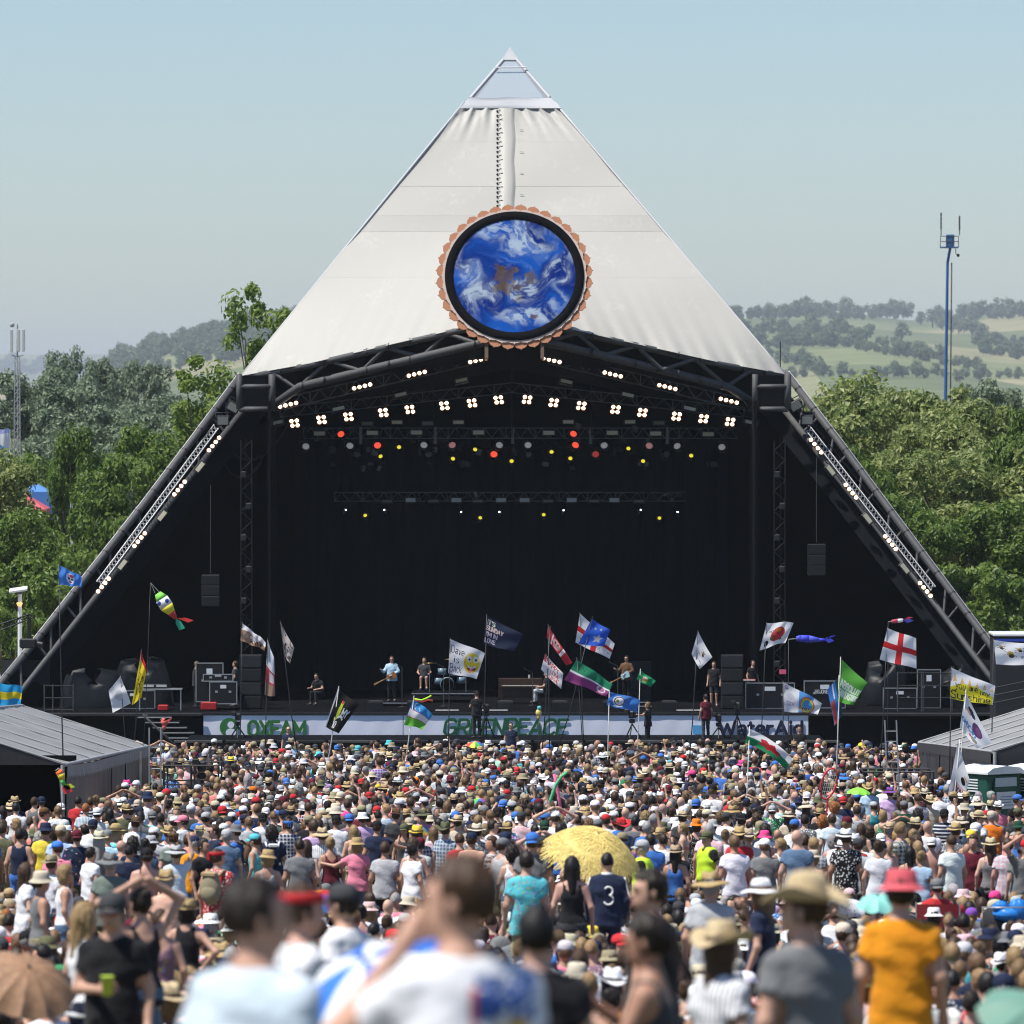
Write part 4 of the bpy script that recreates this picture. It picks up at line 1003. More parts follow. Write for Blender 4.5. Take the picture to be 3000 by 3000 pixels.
# ------------------------------------------------------------------ hats (head space, facing +y)
def hat_mesh(kind, n=24):
    b = MB()
    if kind in ('straw', 'fedora', 'cowboy', 'sun', 'wide'):
        R = {'straw': .165, 'fedora': .138, 'cowboy': .185, 'sun': .215, 'wide': .185}[kind]; H = {'straw': .115, 'fedora': .115, 'cowboy': .13, 'sun': .10, 'wide': .11}[kind]
        curl = {'cowboy': .075, 'fedora': .02, 'straw': .012, 'sun': -.05, 'wide': -.015}[kind]
        def brim(p):
            r = math.hypot(p.x, p.y); t = max(0, (r - .1) / (R - .1)) if R > .1 else 0
            z = p.z + curl * t * t * ((abs(p.x) / max(r, 1e-6)) ** 2 if kind in ('cowboy',) else 1) - .02 * t * (abs(p.y) / max(r, 1e-6)) + .006 * t * math.sin(5 * math.atan2(p.y, p.x))
            return (p.x, p.y * 1.12, z)
        b.lathe([(.088, .045), (R * .75, .042), (R, .04), (R, .048), (R * .75, .05), (.092, .052)], (0, -.01, .01), n, None, 0, 1.0, brim)
        dent = (lambda p: (p.x, p.y * 1.15, p.z - (.028 * math.exp(-(p.x / .035) ** 2) if p.z > .1 else 0)))
        b.lathe([(.094, .03), (.093, .05), (.0925, .076)], (0, -.01, .012), n, None, 1, 1.0, dent)
        b.lathe([(.092, .076), (.088, .1), (.080, .045 + H - .02), (.066, .045 + H), (.03, .045 + H + .004), (0, .045 + H + .003)], (0, -.01, .012), n, None, 0, 1.0, dent)
    elif kind == 'bucket':
        b.lathe([(.145, .012), (.138, .014), (.098, .055), (.095, .07), (.086, .128), (.072, .138), (0, .14)], (0, -.008, .01), n, None, 0, 1.12)
        b.lathe([(.136, .010), (.094, .05)], (0, -.008, .01), n, None, 0, 1.12)
    elif kind in ('cap', 'capback'):
        sg = 1 if kind == 'cap' else -1
        b.lathe([(.094, .03), (.094, .055), (.088, .09), (.070, .118), (.04, .133), (.008, .138), (0, .144)], (0, -.008, .008), n, None, 0, 1.16)
        g = []
        for j in range(6):
            t = j / 5; row = []
            for i in range(11):
                a = -1.15 + 2.3 * i / 10; r0 = .1 ; x = math.sin(a) * (.092 - .012 * t); y = sg * (math.cos(a) * .1 + t * .085 * math.cos(a * .9)); z = .04 - .02 * t * t - .018 * (1 - math.cos(a)) 
                row.append((x, y - .008, z))
            g.append(row)
        b.sheet(g, 1, flip=sg < 0); b.sheet([[(x, y, z - .006) for x, y, z in r] for r in g], 1, flip=sg > 0)
    elif kind == 'beanie':
        b.lathe([(.094, .035), (.098, .045), (.096, .07), (.09, .1), (.068, .132), (.03, .145), (0, .147)], (0, -.01, .005), n, None, 0, 1.17)
    elif kind == 'band':
        b.lathe([(.093, .045), (.097, .055), (.096, .085), (.09, .092)], (0, -.01, .005), n, None, 0, 1.2); b.box((.02, -.135, .03), (.02, .02, .1)); b.box((-.02, -.135, .035), (.02, .02, .09))
    elif kind == 'scarf':
        b.lathe([(.16, -.21), (.13, -.13), (.105, -.06), (.1, 0), (.1, .06), (.085, .115), (.04, .145), (0, .15)], (0, -.03, .0), n, None, 0, 1.1)
    return b
# ------------------------------------------------------------------ colours and cloth
CLR = dict(white=(.80, .80, .82), cream=(.54, .475, .36), black=(.012, .012, .014), charcoal=(.05, .052, .056), grey=(.17, .175, .18), lightgrey=(.45, .46, .47), navy=(.014, .022, .055), blue=(.05, .17, .52),
    lightblue=(.42, .58, .72), paleblue=(.58, .68, .76), teal=(.03, .27, .32), turquoise=(.10, .52, .58), red=(.50, .03, .035), maroon=(.12, .012, .025), pink=(.78, .24, .33), palepink=(.72, .50, .52), coral=(.72, .25, .20), orange=(.80, .20, .015),
    mustard=(.72, .27, .010), yellow=(.82, .62, .06), green=(.035, .24, .09), darkgreen=(.012, .06, .035), mint=(.35, .68, .52), olive=(.11, .115, .06), sage=(.16, .20, .17), purple=(.20, .07, .34), lilac=(.55, .38, .62), mauve=(.24, .14, .18), brown=(.13, .065, .03), tan=(.42, .30, .17), straw=(.43, .31, .145),
    palestraw=(.52, .41, .245), khaki=(.30, .26, .16), denim=(.10, .17, .27), hotpink=(.80, .06, .25), peach=(.75, .45, .33), brass=(.4, .25, .05), lime=(.5, .68, .08), rose=(.58, .10, .12))
SPOKEN = dict(lightgrey='light grey', lightblue='light blue', paleblue='pale blue', palepink='pale pink', darkgreen='dark green', hotpink='bright pink', palestraw='pale straw', brass='yellow')
def obj_color(n, l): q = n.new('ShaderNodeObjectInfo'); return q.outputs['Color']
def cloth_mat(name, pat, cf=obj_color, rough=.85):
    m = bpy.data.materials.new(name); nt, n, l, b = nodes_of(m)
    b.inputs['Roughness'].default_value = rough; b.inputs['Specular IOR Level'].default_value = .2; b.inputs['Sheen Weight'].default_value = .1
    col = cf(n, l); tc = n.new('ShaderNodeTexCoord')
    def mixc(f, a, c, mode='MIX'):
        q = n.new('ShaderNodeMix'); q.data_type = 'RGBA'; q.blend_type = mode
        for k, s in (('Factor', f), ('A', a), ('B', c)):
            if isinstance(s, (tuple, float)): q.inputs[k].default_value = s
            else: l.new(s, q.inputs[k])
        return q.outputs['Result']
    def math_(op, a, v=None):
        q = n.new('ShaderNodeMath'); q.operation = op; l.new(a, q.inputs[0])
        if v is not None: q.inputs[1].default_value = v
        return q.outputs[0]
    sx = n.new('ShaderNodeSeparateXYZ'); l.new(tc.outputs['Object'], sx.inputs[0])
    nz = n.new('ShaderNodeTexNoise'); nz.inputs['Scale'].default_value = 7; nz.inputs['Detail'].default_value = 4; l.new(tc.outputs['Object'], nz.inputs['Vector'])
    dark = mixc(.55, col, (0.02, .02, .03, 1))
    if pat == 'plain': c = col
    elif pat == 'stripe_v': c = mixc(math_('GREATER_THAN', math_('SINE', math_('MULTIPLY', sx.outputs[0], 190.)), .25), col, dark)
    elif pat == 'stripe_h': c = mixc(math_('GREATER_THAN', math_('SINE', math_('MULTIPLY', sx.outputs[2], 85.)), .35), col, (.62, .63, .65, 1))
    elif pat == 'plaid':
        a = math_('GREATER_THAN', math_('SINE', math_('MULTIPLY', sx.outputs[0], 95.)), .3); d = math_('GREATER_THAN', math_('SINE', math_('MULTIPLY', sx.outputs[2], 95.)), .3)
        c = mixc(math_('MULTIPLY', a, .55), mixc(math_('MULTIPLY', d, .55), col, (.6, .62, .66, 1)), (.6, .62, .66, 1))
    elif pat in ('floral', 'dots', 'leafy', 'prints'):
        v = n.new('ShaderNodeTexVoronoi'); v.inputs['Scale'].default_value = {'floral': 24, 'dots': 36, 'leafy': 26, 'prints': 13}[pat]; l.new(tc.outputs['Object'], v.inputs['Vector'])
        wd = n.new('ShaderNodeMath'); wd.operation = 'ADD'; l.new(v.outputs['Distance'], wd.inputs[0]); n3 = n.new('ShaderNodeTexNoise'); n3.inputs['Scale'].default_value = 40; l.new(tc.outputs['Object'], n3.inputs['Vector']); l.new(math_('MULTIPLY', n3.outputs['Fac'], .55 if pat != 'dots' else 0.), wd.inputs[1])
        f = math_('LESS_THAN', wd.outputs[0], {'floral': .56, 'dots': .28, 'leafy': .6, 'prints': .52}[pat])
        if pat == 'dots': c = mixc(f, col, (.75, .75, .72, 1))
        elif pat == 'leafy': c = mixc(f, col, (.70, .72, .70, 1))
        else:
            hs = n.new('ShaderNodeHueSaturation'); hs.inputs['Saturation'].default_value = .85; hs.inputs['Value'].default_value = .6; l.new(v.outputs['Color'], hs.inputs['Color']); c = mixc(f, col, hs.outputs[0])
    elif pat == 'tiedye':
        s = n.new('ShaderNodeVectorMath'); s.operation = 'DISTANCE'; s.inputs[1].default_value = (0, -.15, 1.2); l.new(tc.outputs['Object'], s.inputs[0])
        r = n.new('ShaderNodeValToRGB'); e = r.color_ramp.elements; e[0].color = (.05, .1, .5, 1); e[1].position = 1; e[1].color = (.3, .6, .8, 1)
        for p_, q_ in ((.12, (.1, .4, .3, 1)), (.2, (.6, .12, .1, 1)), (.3, (.75, .6, .1, 1)), (.42, (.1, .35, .6, 1)), (.6, (.65, .2, .35, 1))): e.new(p_).color = q_
        w_ = n.new('ShaderNodeMath'); w_.operation = 'MULTIPLY_ADD'; l.new(nz.outputs['Fac'], w_.inputs[0]); w_.inputs[1].default_value = .12; l.new(s.outputs['Value'], w_.inputs[2]); l.new(math_('MULTIPLY', w_.outputs[0], 1.8), r.inputs[0]); c = r.outputs[0]
    wr = n.new('ShaderNodeTexNoise'); wr.inputs['Scale'].default_value = 11; wr.inputs['Detail'].default_value = 3; wr.inputs['Distortion'].default_value = 1.2; l.new(tc.outputs['Object'], wr.inputs['Vector']); bp = n.new('ShaderNodeBump'); bp.inputs['Strength'].default_value = .32; bp.inputs['Distance'].default_value = .03; l.new(wr.outputs['Fac'], bp.inputs['Height']); l.new(bp.outputs[0], b.inputs['Normal'])
    c = mixc(.3, c, nz.outputs['Fac'], 'OVERLAY')
    l.new(c, b.inputs['Base Color'])
    return m
PAT = {p: cloth_mat('cloth_' + p, p) for p in ('plain', 'stripe_v', 'stripe_h', 'plaid', 'floral', 'dots', 'leafy', 'prints', 'tiedye')}
def tinted(name, rough, spec, cf=obj_color, sss=0., nscale=25., amt=.3, bump=0.):
    m = bpy.data.materials.new(name); nt, n, l, b = nodes_of(m); col = cf(n, l)
    b.inputs['Roughness'].default_value = rough; b.inputs['Specular IOR Level'].default_value = spec
    tc = n.new('ShaderNodeTexCoord'); nz = n.new('ShaderNodeTexNoise'); nz.inputs['Scale'].default_value = nscale; nz.inputs['Detail'].default_value = 5; l.new(tc.outputs['Object'], nz.inputs['Vector'])
    q = n.new('ShaderNodeMix'); q.data_type = 'RGBA'; q.blend_type = 'OVERLAY'; q.inputs['Factor'].default_value = amt; l.new(col, q.inputs['A']); l.new(nz.outputs['Fac'], q.inputs['B']); l.new(q.outputs['Result'], b.inputs['Base Color'])
    if bump:
        bp = n.new('ShaderNodeBump'); bp.inputs['Strength'].default_value = bump; bp.inputs['Distance'].default_value = .01; l.new(nz.outputs['Fac'], bp.inputs['Height']); l.new(bp.outputs[0], b.inputs['Normal'])
    return m
SKIN = tinted('skin', .5, .4, amt=.15, nscale=9); HAIR = tinted('hair', .55, .3, nscale=60, amt=.5, bump=.4); HATM = tinted('hat_cloth', .8, .2, nscale=45, amt=.35, bump=.25); BANDM = mat('hat_band', (.04, .03, .025), .8); SHOE = tinted('shoe', .6, .3)
GLASSES = mat('sunglasses', (.01, .01, .012), .15, spec=.8); GLASSR = mat('red_lens_sunglasses', (.5, .04, .02), .15, spec=.8)
SKINS = [(.52, .30, .21), (.58, .36, .26), (.46, .25, .165), (.40, .215, .14), (.56, .31, .235), (.17, .085, .05)]
HAIRC = dict(dark=(.018, .012, .009), brown=(.055, .03, .016), blonde=(.28, .185, .085), ginger=(.28, .10, .03), grey=(.30, .29, .28), fair=(.15, .09, .045), black=(.008, .007, .007), maroon=(.05, .008, .01))
MESH = {}
def part_mesh(key, fn, lo, hi, h, m):
    if key not in MESH:
        P, Q = surfnets(fn, lo, hi, h); MESH[key] = np_mesh(key[0], P, Q, m)
    return MESH[key]
FIGS = {}
def fig(sex, pn):
    if (sex, pn) not in FIGS: FIGS[(sex, pn)] = Fig(sex, pn)
    return FIGS[(sex, pn)]
def bounds(f):
    pts = [f.hc + np.array([0, 0, .16]), f.hc - .13, f.hc + .13] + [f.w((a * .22, b * .15, z)) for a in (-1, 1) for b in (-1, 1) for z in (-.1, .55)]
    for a in (-1, 1): pts += [f.el[a], f.wr[a] + (f.wr[a] - f.el[a]) * .4] + f.lg[a]
    p = np.array(pts); return p.min(0) - .09, p.max(0) + .09
FINGERS = None
def hand_field(grip):
    def f(P):
        d = ell(P, (0, 0, -.045), (.042, .016, .05))
        for i, x in enumerate((-.031, -.0105, .0105, .031)):
            L = (.055, .066, .062, .048)[i]; c = .03 if grip else .008
            a = (x, 0, -.085); m_ = (x * 1.08, c, -.085 - L * .5); e = (x * 1.05, c * 2.4, -.085 - L * (.45 if grip else .95))
            d = smin(d, np.minimum(cone(P, a, m_, .0095, .0085), cone(P, m_, e, .0085, .0072)), .004)
        d = smin(d, np.minimum(cone(P, (.034, .006, -.03), (.06, .02, -.062), .012, .0105), cone(P, (.06, .02, -.062), (.058 if not grip else .035, .035, -.092), .0105, .008)), .01)
        return d
    return f
def add_hands(f, base):
    """five-fingered hands joined into the body surface (near people)"""
    vs, qs = [base[0]], [base[1]]; nb = len(base[0])
    for a in (-1, 1):
        grip = f.p is POSES['hold'] or f.p is POSES['drinkl'] or f.p is POSES['drink']
        P, Q = surfnets(hand_field(grip), (-.06, -.03, -.175), (.085, .085, .02), .0058)
        if a < 0: P = P * np.array([-1, 1, 1]); Q = Q[:, ::-1]
        ax = (f.wr[a] - f.el[a]); ax = ax / np.linalg.norm(ax); z = -ax; yv = np.array([-a * .8, .5, .2]); yv = yv - z * (yv @ z); yv /= np.linalg.norm(yv); xv = np.cross(yv, z)
        M = np.stack([xv, yv, z], 1)
        vs.append(P @ M.T + f.wr[a] + ax * .005); qs.append(Q + nb); nb += len(P)
    return np.concatenate(vs), np.concatenate(qs)
def body_mesh(sex, pn, h, near):
    key = ('person_body', sex, pn, h)
    if key not in MESH:
        f = fig(sex, pn); lo, hi = bounds(f); B = surfnets(f.body, lo, hi, h)
        if near: B = add_hands(f, B)
        MESH[key] = np_mesh('person_body', B[0], B[1], SKIN)
    return MESH[key]
HATS = {}
def hat_obj_mesh(kind):
    if kind not in HATS: HATS[kind] = hat_mesh(kind).mesh('hat_' + kind, [HATM, BANDM if kind not in ('cap', 'capback') else HATM])
    return HATS[kind]
def setcol(o, c): o.color = (*c, 1)
def person(x, y, rz, H=1.76, sex='m', pn='down', skin=0, top='tee', tc='white', pat='plain', bot='shorts', bc='navy', hair='short', hc='brown', hat=None, hatc='straw', z=None, near=False, glasses=None, label=None, group=None):
    h = .015 if near else .024; sc_ = H / 1.76
    f = fig(sex, pn)
    root = link('person', body_mesh(sex, pn, h, near), None, (x, y, gz(y) if z is None else z), (0, 0, rz), sc_); setcol(root, SKINS[skin])
    lo, hi = bounds(f)
    if top:
        o = link('top', part_mesh(('top', sex, pn, top, h), lambda P: f.top(P, top), lo, hi, h, PAT['plain']), root); setcol(o, CLR[tc] if isinstance(tc, str) else tc)
        if pat != 'plain': o.material_slots[0].link = 'OBJECT'; o.material_slots[0].material = PAT[pat]
    if bot:
        o = link('trousers' if bot == 'jeans' else ('skirt' if bot == 'skirt' else 'shorts'), part_mesh(('bottom', sex, pn, bot, h), lambda P: f.bottom(P, bot), lo, hi, h, PAT['plain']), root); setcol(o, CLR[bc])
    hr = Matrix([list(map(float, r)) for r in f.HR]).to_euler(); hl = tuple(map(float, f.hc))
    if hair:
        hh = .011 if near else .017
        o = link('hair', part_mesh(('hair', hair, hh), hair_fn(hair), (-.17, -.24, -.40), (.17, .16, .20), hh, HAIR), root, hl, hr); setcol(o, HAIRC[hc])
    if hat:
        o = link('hat' if hat not in ('cap', 'capback', 'band', 'scarf') else {'cap': 'cap', 'capback': 'cap', 'band': 'headband', 'scarf': 'headscarf'}[hat], hat_obj_mesh(hat), root, hl, hr); setcol(o, CLR[hatc])
        if hat in ('straw', 'fedora', 'cowboy', 'sun', 'bucket', 'wide'):
            o.rotation_euler = Euler((hr.x + rnd.uniform(-.12, .1), hr.y + rnd.uniform(-.1, .1), hr.z + rnd.uniform(-.3, .3)))
    if glasses:
        if 'glasses' not in MESH:
            b = MB()
            for a in (-1, 1): b.lathe([(0, .012), (.02, .010), (.026, 0)], (a * .034, .098, .014), 12, Matrix.Rotation(-math.pi / 2, 3, 'X') @ Matrix.Diagonal((1.15, .8, -1))); b.tube((a * .062, .09, .02), (a * .08, -.005, .02), .004, 5)
            b.tube((-.02, .104, .02), (.02, .104, .02), .004, 5); MESH['glasses'] = b.mesh('sunglasses', GLASSES)
        o = link('sunglasses', MESH['glasses'], root, hl, hr)
        if glasses == 'red': o.material_slots[0].link = 'OBJECT'; o.material_slots[0].material = GLASSR
    if abs(((rz + f.hyaw + math.pi) % (2 * math.pi)) - math.pi) > 1.2 and near is not None:
        if 'eyes' not in MESH:
            b = MB()
            for a in (-1, 1): b.ball((a * .032, .0895, .012), (.014, .006, .0065), 6); b.path([(a * .017, .099, .032), (a * .034, .0985, .038), (a * .05, .088, .031)], .0035, 4)
            MESH['eyes'] = b.mesh('eyes', mat('eye_dark', (.03, .02, .016), .4)); MESH['mouth'] = MB().ball((0, .098, -.062), (.024, .005, .006), 6).mesh('mouth', mat('lips', (.30, .10, .085), .5))
        if not glasses: link('eyes', MESH['eyes'], root, hl, hr)
        link('mouth', MESH['mouth'], root, hl, hr)
    if near is not None: 
        o = link('shoes', part_mesh(('shoes', sex, pn), f.shoes, lo, hi, .02, SHOE), root); setcol(o, (.05, .05, .06))
    tag(root, label, 'person', group)
    return root

def on_back(sex, pn, style, uv, off=.006, front=False):
    """points on the back (or front) of a garment above given (x, z)"""
    f = fig(sex, pn); uv = np.array(uv, np.float32); ys = np.linspace(-.45, .3, 76) if not front else np.linspace(.45, -.3, 76)
    P = np.stack([np.repeat(uv[:, :1], 76, 1), np.repeat(ys[None], len(uv), 0), np.repeat(uv[:, 1:], 76, 1)], -1).astype(np.float32)
    d = f.top(P, style) if style else f.body(P)
    k = np.argmax(d < 0, 1); y = ys[k]; y = np.where(d.min(1) < 0, y, -.1)
    return [(float(a[0]), float(b) - (off if not front else -off), float(a[1])) for a, b in zip(uv, y)]
def patch(root, name, spec, x0, x1, z0, z1, m, n=10, front=False, off=.007):
    g = on_back(*spec, [(x0 + (x1 - x0) * i / n, z0 + (z1 - z0) * j / n) for j in range(n + 1) for i in range(n + 1)], off, front)
    return MB().sheet([g[j * (n + 1):(j + 1) * (n + 1)] for j in range(n + 1)], flip=front).build(name, m, root, (0, 0, 0))
# ================================================================== the people one can tell apart
def y_head(d, H): return proj((0, d, gz(d) + H))[1]
_dd = np.arange(66, 243, .5)
def solve_d(ytop, H):
    ys = np.array([y_head(d, H) for d in _dd]); k = int(np.argmin(np.abs(ys - ytop))); return float(_dd[k])
SIT = {'sit': .94, 'sitb': .92, 'chair': 1.29, 'bend': 1.3, 'crouch': 1.3}
LANDM = [(1735, 2520, 'the yellow fringed parasol'), (230, 2330, 'the left marquee wall'), (2750, 2270, 'the right marquee'), (2900, 2330, 'the green portable toilet'), (2755, 2575, 'the red folding chair'), (1405, 2345, 'the rainbow umbrella'),
    (1650, 2300, 'the pool noodles'), (560, 2300, 'the left camera platform'), (90, 2870, 'the tan patterned parasol'), (1090, 2860, 'the blue and white umbrella'), (2950, 2940, 'the mint green umbrella'),
    (700, 2800, 'the blurred light blue t-shirt'), (1400, 2830, 'the blurred white printed t-shirt'), (2480, 2830, 'the blurred dark grey t-shirt'), (2640, 2650, 'the blurred orange shirt'), (310, 2750, 'the blurred black t-shirt'), (2630, 2310, 'the right ladder'), (2120, 2780, 'the blurred cowboy hat'), (410, 2420, 'the tall black flag pole'), (2520, 2325, 'the lime green sunshade'), (2920, 2640, 'the blue pushchair'), (1860, 2960, 'the blurred bare shouldered person')]
GARM = {'tee': 't-shirt', 'loose': 'loose t-shirt', 'polo': 'polo shirt', 'shirt': 'shirt', 'long': 'long sleeved top', 'jacket': 'jacket', 'tank': 'tank top', 'strap': 'strappy top', 'crop': 'short top', 'dress': 'dress', 'vest': 'vest', 'bikini': 'bikini top', None: 'bare back'}
PATN = {'plain': '', 'stripe_v': 'striped ', 'stripe_h': 'hooped ', 'plaid': 'checked ', 'floral': 'flowery ', 'dots': 'spotted ', 'leafy': 'leaf print ', 'prints': 'printed ', 'tiedye': 'tie-dyed '}
HATN = {'straw': 'straw hat', 'fedora': 'fedora', 'cowboy': 'cowboy hat', 'sun': 'floppy sun hat', 'wide': 'wide brimmed hat', 'bucket': 'bucket hat', 'cap': 'cap', 'capback': 'backwards cap', 'beanie': 'beanie', 'band': 'headband', 'scarf': 'headscarf'}
used = {}
def sp(c): return SPOKEN.get(c, c)
def auto_label(px, py, k):
    body = f"{sp(k['tc'])} {PATN[k['pat']]}{GARM[k['top']]}" if k['top'] else 'bare back'
    hd = f"{sp(k['hatc'])} {HATN[k['hat']]}" if k['hat'] else (f"{k['hc']} {({'long': 'long ', 'bun': 'bunned ', 'pony': 'ponytailed ', 'bob': 'bobbed ', 'curly': 'curly '}.get(k['hair'], 'short '))}hair" if k['hair'] else 'bald head')
    st = 'seated person' if k['pn'] in ('sit', 'sitb', 'chair') else 'person'
    act = {'onhead': ' hands on head', 'hips': ' hands on hips', 'wave': ' one arm raised', 'phone': ' holding a phone up', 'bend': ' bending over'}.get(k['pn'], '')
    first = None
    for lx, ly, ln in sorted(LANDM, key=lambda q: (q[0] - px) ** 2 + 1.6 * (q[1] - py) ** 2):
        dx, dy = px - lx, py - ly
        rel = ('left of' if dx < 0 else 'right of') if abs(dx) > abs(dy) * .8 else ('behind' if dy < 0 else 'in front of')
        s = f"{st} in {body} with {hd}{act}, {rel} {ln}"
        if len(s.split()) > 16: s = f"{st} in {body} with {hd}, {rel} {ln}"
        if len(s.split()) > 16: s = f"{st} in {body}, {hd}, {rel} {ln}"
        if len(s.split()) > 16: s = ' '.join(s.split()[:16])
        first = first or s
        if s not in used: used[s] = 1; return s
    return first
DEF = dict(sex='m', pn='down', skin=0, top='tee', tc='white', pat='plain', bot='shorts', bc='navy', hair='short', hc='brown', hat=None, hatc='straw', glasses=None)
PLACED = []
def put(px, ytop, d=None, rz=0.0, H=None, near=False, label=None, group='people standing and sitting in the near crowd', **kw):
    k = dict(DEF); k.update(kw)
    hx = .05 if k['hat'] in ('straw', 'fedora', 'cowboy', 'wide', 'bucket') else (.03 if k['hat'] else .012)
    base = H or (1.77 if k['sex'] == 'm' else 1.67)
    sf = SIT.get(k['pn'], 1.76) / 1.76
    if d is None: d = solve_d(ytop, base * sf + hx)
    elif H is None: 
        hh = (pix(px, ytop, d).z - hx - gz(d)) / sf; base = min(1.96, max(1.5, hh))
    x = pix(px, ytop, d).x
    PLACED.append((x, d, px, ytop))
    return person(x, d, rz, base, near=near, label=label or auto_label(px, ytop, k), group=group, **k)
W_ = 1.571
HB = mat('hi_vis_yellow', (.55, .80, .03), .6, var=.05); HBS = mat('reflective_tape', (.62, .64, .66), .3)
def hivis(root, sex, pn):
    f = fig(sex, pn); lo, hi = bounds(f)
    o = link('hi_vis_vest', part_mesh(('vest', sex, pn), lambda P: np.maximum(f.top(P, 'vest') - .012, -.02 - f.tl(P)[..., 2] + .0), lo, hi, .022, HB), root)
    for z in (1.12, 1.02): MB().lathe([(.205, z - .02), (.21, z + .02)], (0, 0, 0), 20, None, 0, .72).build('reflective_band', HBS, root, (0, 0, 0))
def backpack(p, sex, pn, c, c2, s=1.0):
    """a pack worn on a back: its own thing"""
    m = tinted_mat(c); f = fig(sex, pn); mw = Matrix.LocRotScale(p.location, p.rotation_euler, p.scale)
    r = empty('backpack', p.location, p.rotation_euler.z); r.scale = p.scale
    b = MB().ball((0, -.24, 1.24), (.145 * s, .09 * s, .22 * s), 12).ball((0, -.30, 1.17), (.11 * s, .05 * s, .11 * s), 10); b.build('pack', m, r, (0, 0, 0))
    MB().box((0, -.27, 1.43), (.2 * s, .12, .06), bev=.02).build('top_flap', tinted_mat(c2), r, (0, 0, 0))
    for a in (-1, 1): MB().path([(a * .1, -.17, 1.40), (a * .12, -.08, 1.47), (a * .12, .06, 1.45), (a * .13, .14, 1.3), (a * .14, .08, 1.12), (a * .13, -.16, 1.08)], .022, 5).build('strap', tinted_mat(c2), r, (0, 0, 0))
    return r
_tm = {}
def tinted_mat(c):
    if c not in _tm: _tm[c] = mat('fabric_' + c, CLR[c], .85, var=.2, scale=14, bump=.15)
    return _tm[c]
def tote(p, a, c='cream'):
    r = empty('tote_bag', p.location, p.rotation_euler.z)
    MB().box((a * .25, -.02, .78), (.07, .33, .38), bev=.02).build('bag', tinted_mat(c), r, (0, 0, 0)); MB().path([(a * .25, -.12, .96), (a * .17, -.06, 1.46), (a * .17, .06, 1.46), (a * .25, .1, .96)], .014, 4).build('strap', tinted_mat(c), r, (0, 0, 0))
    return r
def cup(loc, c, label, h=.12):
    m = mat('paper_cup_' + c, CLR[c], .5, var=.05)
    o = MB().lathe([(.030, 0), (.042, h), (.044, h), (.044, h + .006), (.039, h), (.028, .006), (0, .006)], (0, 0, 0), 18).build('cup', m, None, loc); tag(o, label, 'cup'); return o
def hand_at(p, sex, pn, a, ext=.1):
    f = fig(sex, pn); v = f.wr[a] + (f.wr[a] - f.el[a]) / np.linalg.norm(f.wr[a] - f.el[a]) * ext
    return Matrix.LocRotScale(p.location, p.rotation_euler, p.scale) @ Vector(tuple(map(float, v)))

# ---- blurred people close to the camera
p = put(742, 2557, 19.6, -.55, near=True, tc='paleblue', hc='dark', hair='fade', pn='downr', bc='denim', bot='jeans', label='blurred person with dark hair in a plain pale blue t-shirt, closest on the left')
p = put(1352, 2496, 18.2, .35, near=True, tc='white', hc='brown', hair='fade', pn='drinkl', bot='jeans', label='blurred brown haired person in a white t-shirt with a printed back, closest in the middle')
patch(p, 'shirt_print', ('m', 'drinkl', 'tee'), 0, .19, 1.31, 1.43, mat('print_blue', (.04, .10, .32), .8, var=.5, scale=9)); patch(p, 'shirt_print', ('m', 'drinkl', 'tee'), .06, .16, 1.25, 1.31, mat('print_yellow', (.72, .42, .05), .8, var=.3, scale=14)); patch(p, 'shirt_print', ('m', 'drinkl', 'tee'), -.02, .005, 1.22, 1.40, mat('print_red', (.6, .12, .15), .8, var=.4, scale=30))
p = put(331, 2603, 41, 2.95, near=True, tc='black', hat='cap', hatc='charcoal', pn='hold', glasses='red', bot='jeans', bc='denim', label='blurred person in black t-shirt, dark cap and red sunglasses holding a green cup')
cup(hand_at(p, 'm', 'hold', 1, .10) + Vector((.01, -.05, -.03)), 'lime', 'yellow green paper cup held by the person in black t-shirt')
put(2362, 2553, 29.0, .5, near=True, tc='grey', hat='cowboy', hatc='palestraw', hair='short', pn='downl', bot='jeans', label='blurred person in dark grey t-shirt and big pale straw hat, right of centre')
put(2640, 2530, 40, -.12, near=True, top='shirt', tc='mustard', hat='bucket', hatc='rose', hair='short', hc='dark', bot='jeans', label='blurred person in orange shirt and pink bucket hat')
put(2112, 2690, 34, -.9, near=True, sex='f', top='loose', tc='white', pat='stripe_v', hat='cowboy', hatc='palestraw', hair='long', hc='brown', pn='down', label='blurred person in white blouse and curled straw cowboy hat at the bottom')
put(2082, 2545, 62, -.2, top='shirt', tc='lightgrey', hat='wide', hatc='straw', hair='grey', hc='grey', bot='shorts', near=True, label='person in pale grey shirt and tan wide brimmed hat behind the blurred cowboy hat')
put(2232, 2566, 60, 1.2, sex='f', top='tee', tc='navy', hat='wide', hatc='white', hair='long', hc='fair', pn='drink', near=True, label='person in white wide brimmed hat with a hand at the chin')
put(1905, 2667, 27.2, 1.35, near=True, sex='f', top='strap', tc='charcoal', hair='pony', hc='dark', pn='phone', skin=3, label='blurred bare shouldered person with dark ponytail in profile at the bottom')
put(1910, 2542, 39.5, 1.1, near=True, tc='black', hair='short', hc='dark', pn='downl', bot='jeans', label='blurred dark haired bearded person in black t-shirt in profile')
put(1572, 2661, 26.5, .1, near=True, tc='black', hair='short', hc='black', H=1.66, bot='jeans', label='blurred black haired head between the white t-shirt and the bare shoulders')
p = put(1012, 2577, 41.5, 1.0, near=True, top='polo', tc='white', hat='cap', hatc='charcoal', hc='dark', pn='hold', bot='jeans', label='person in white polo shirt and black cap holding a beer')
cup(hand_at(p, 'm', 'hold', 1, .10) + Vector((0, -.03, -.03)), 'brass', 'plastic cup of beer held by the person in white polo shirt', .13)
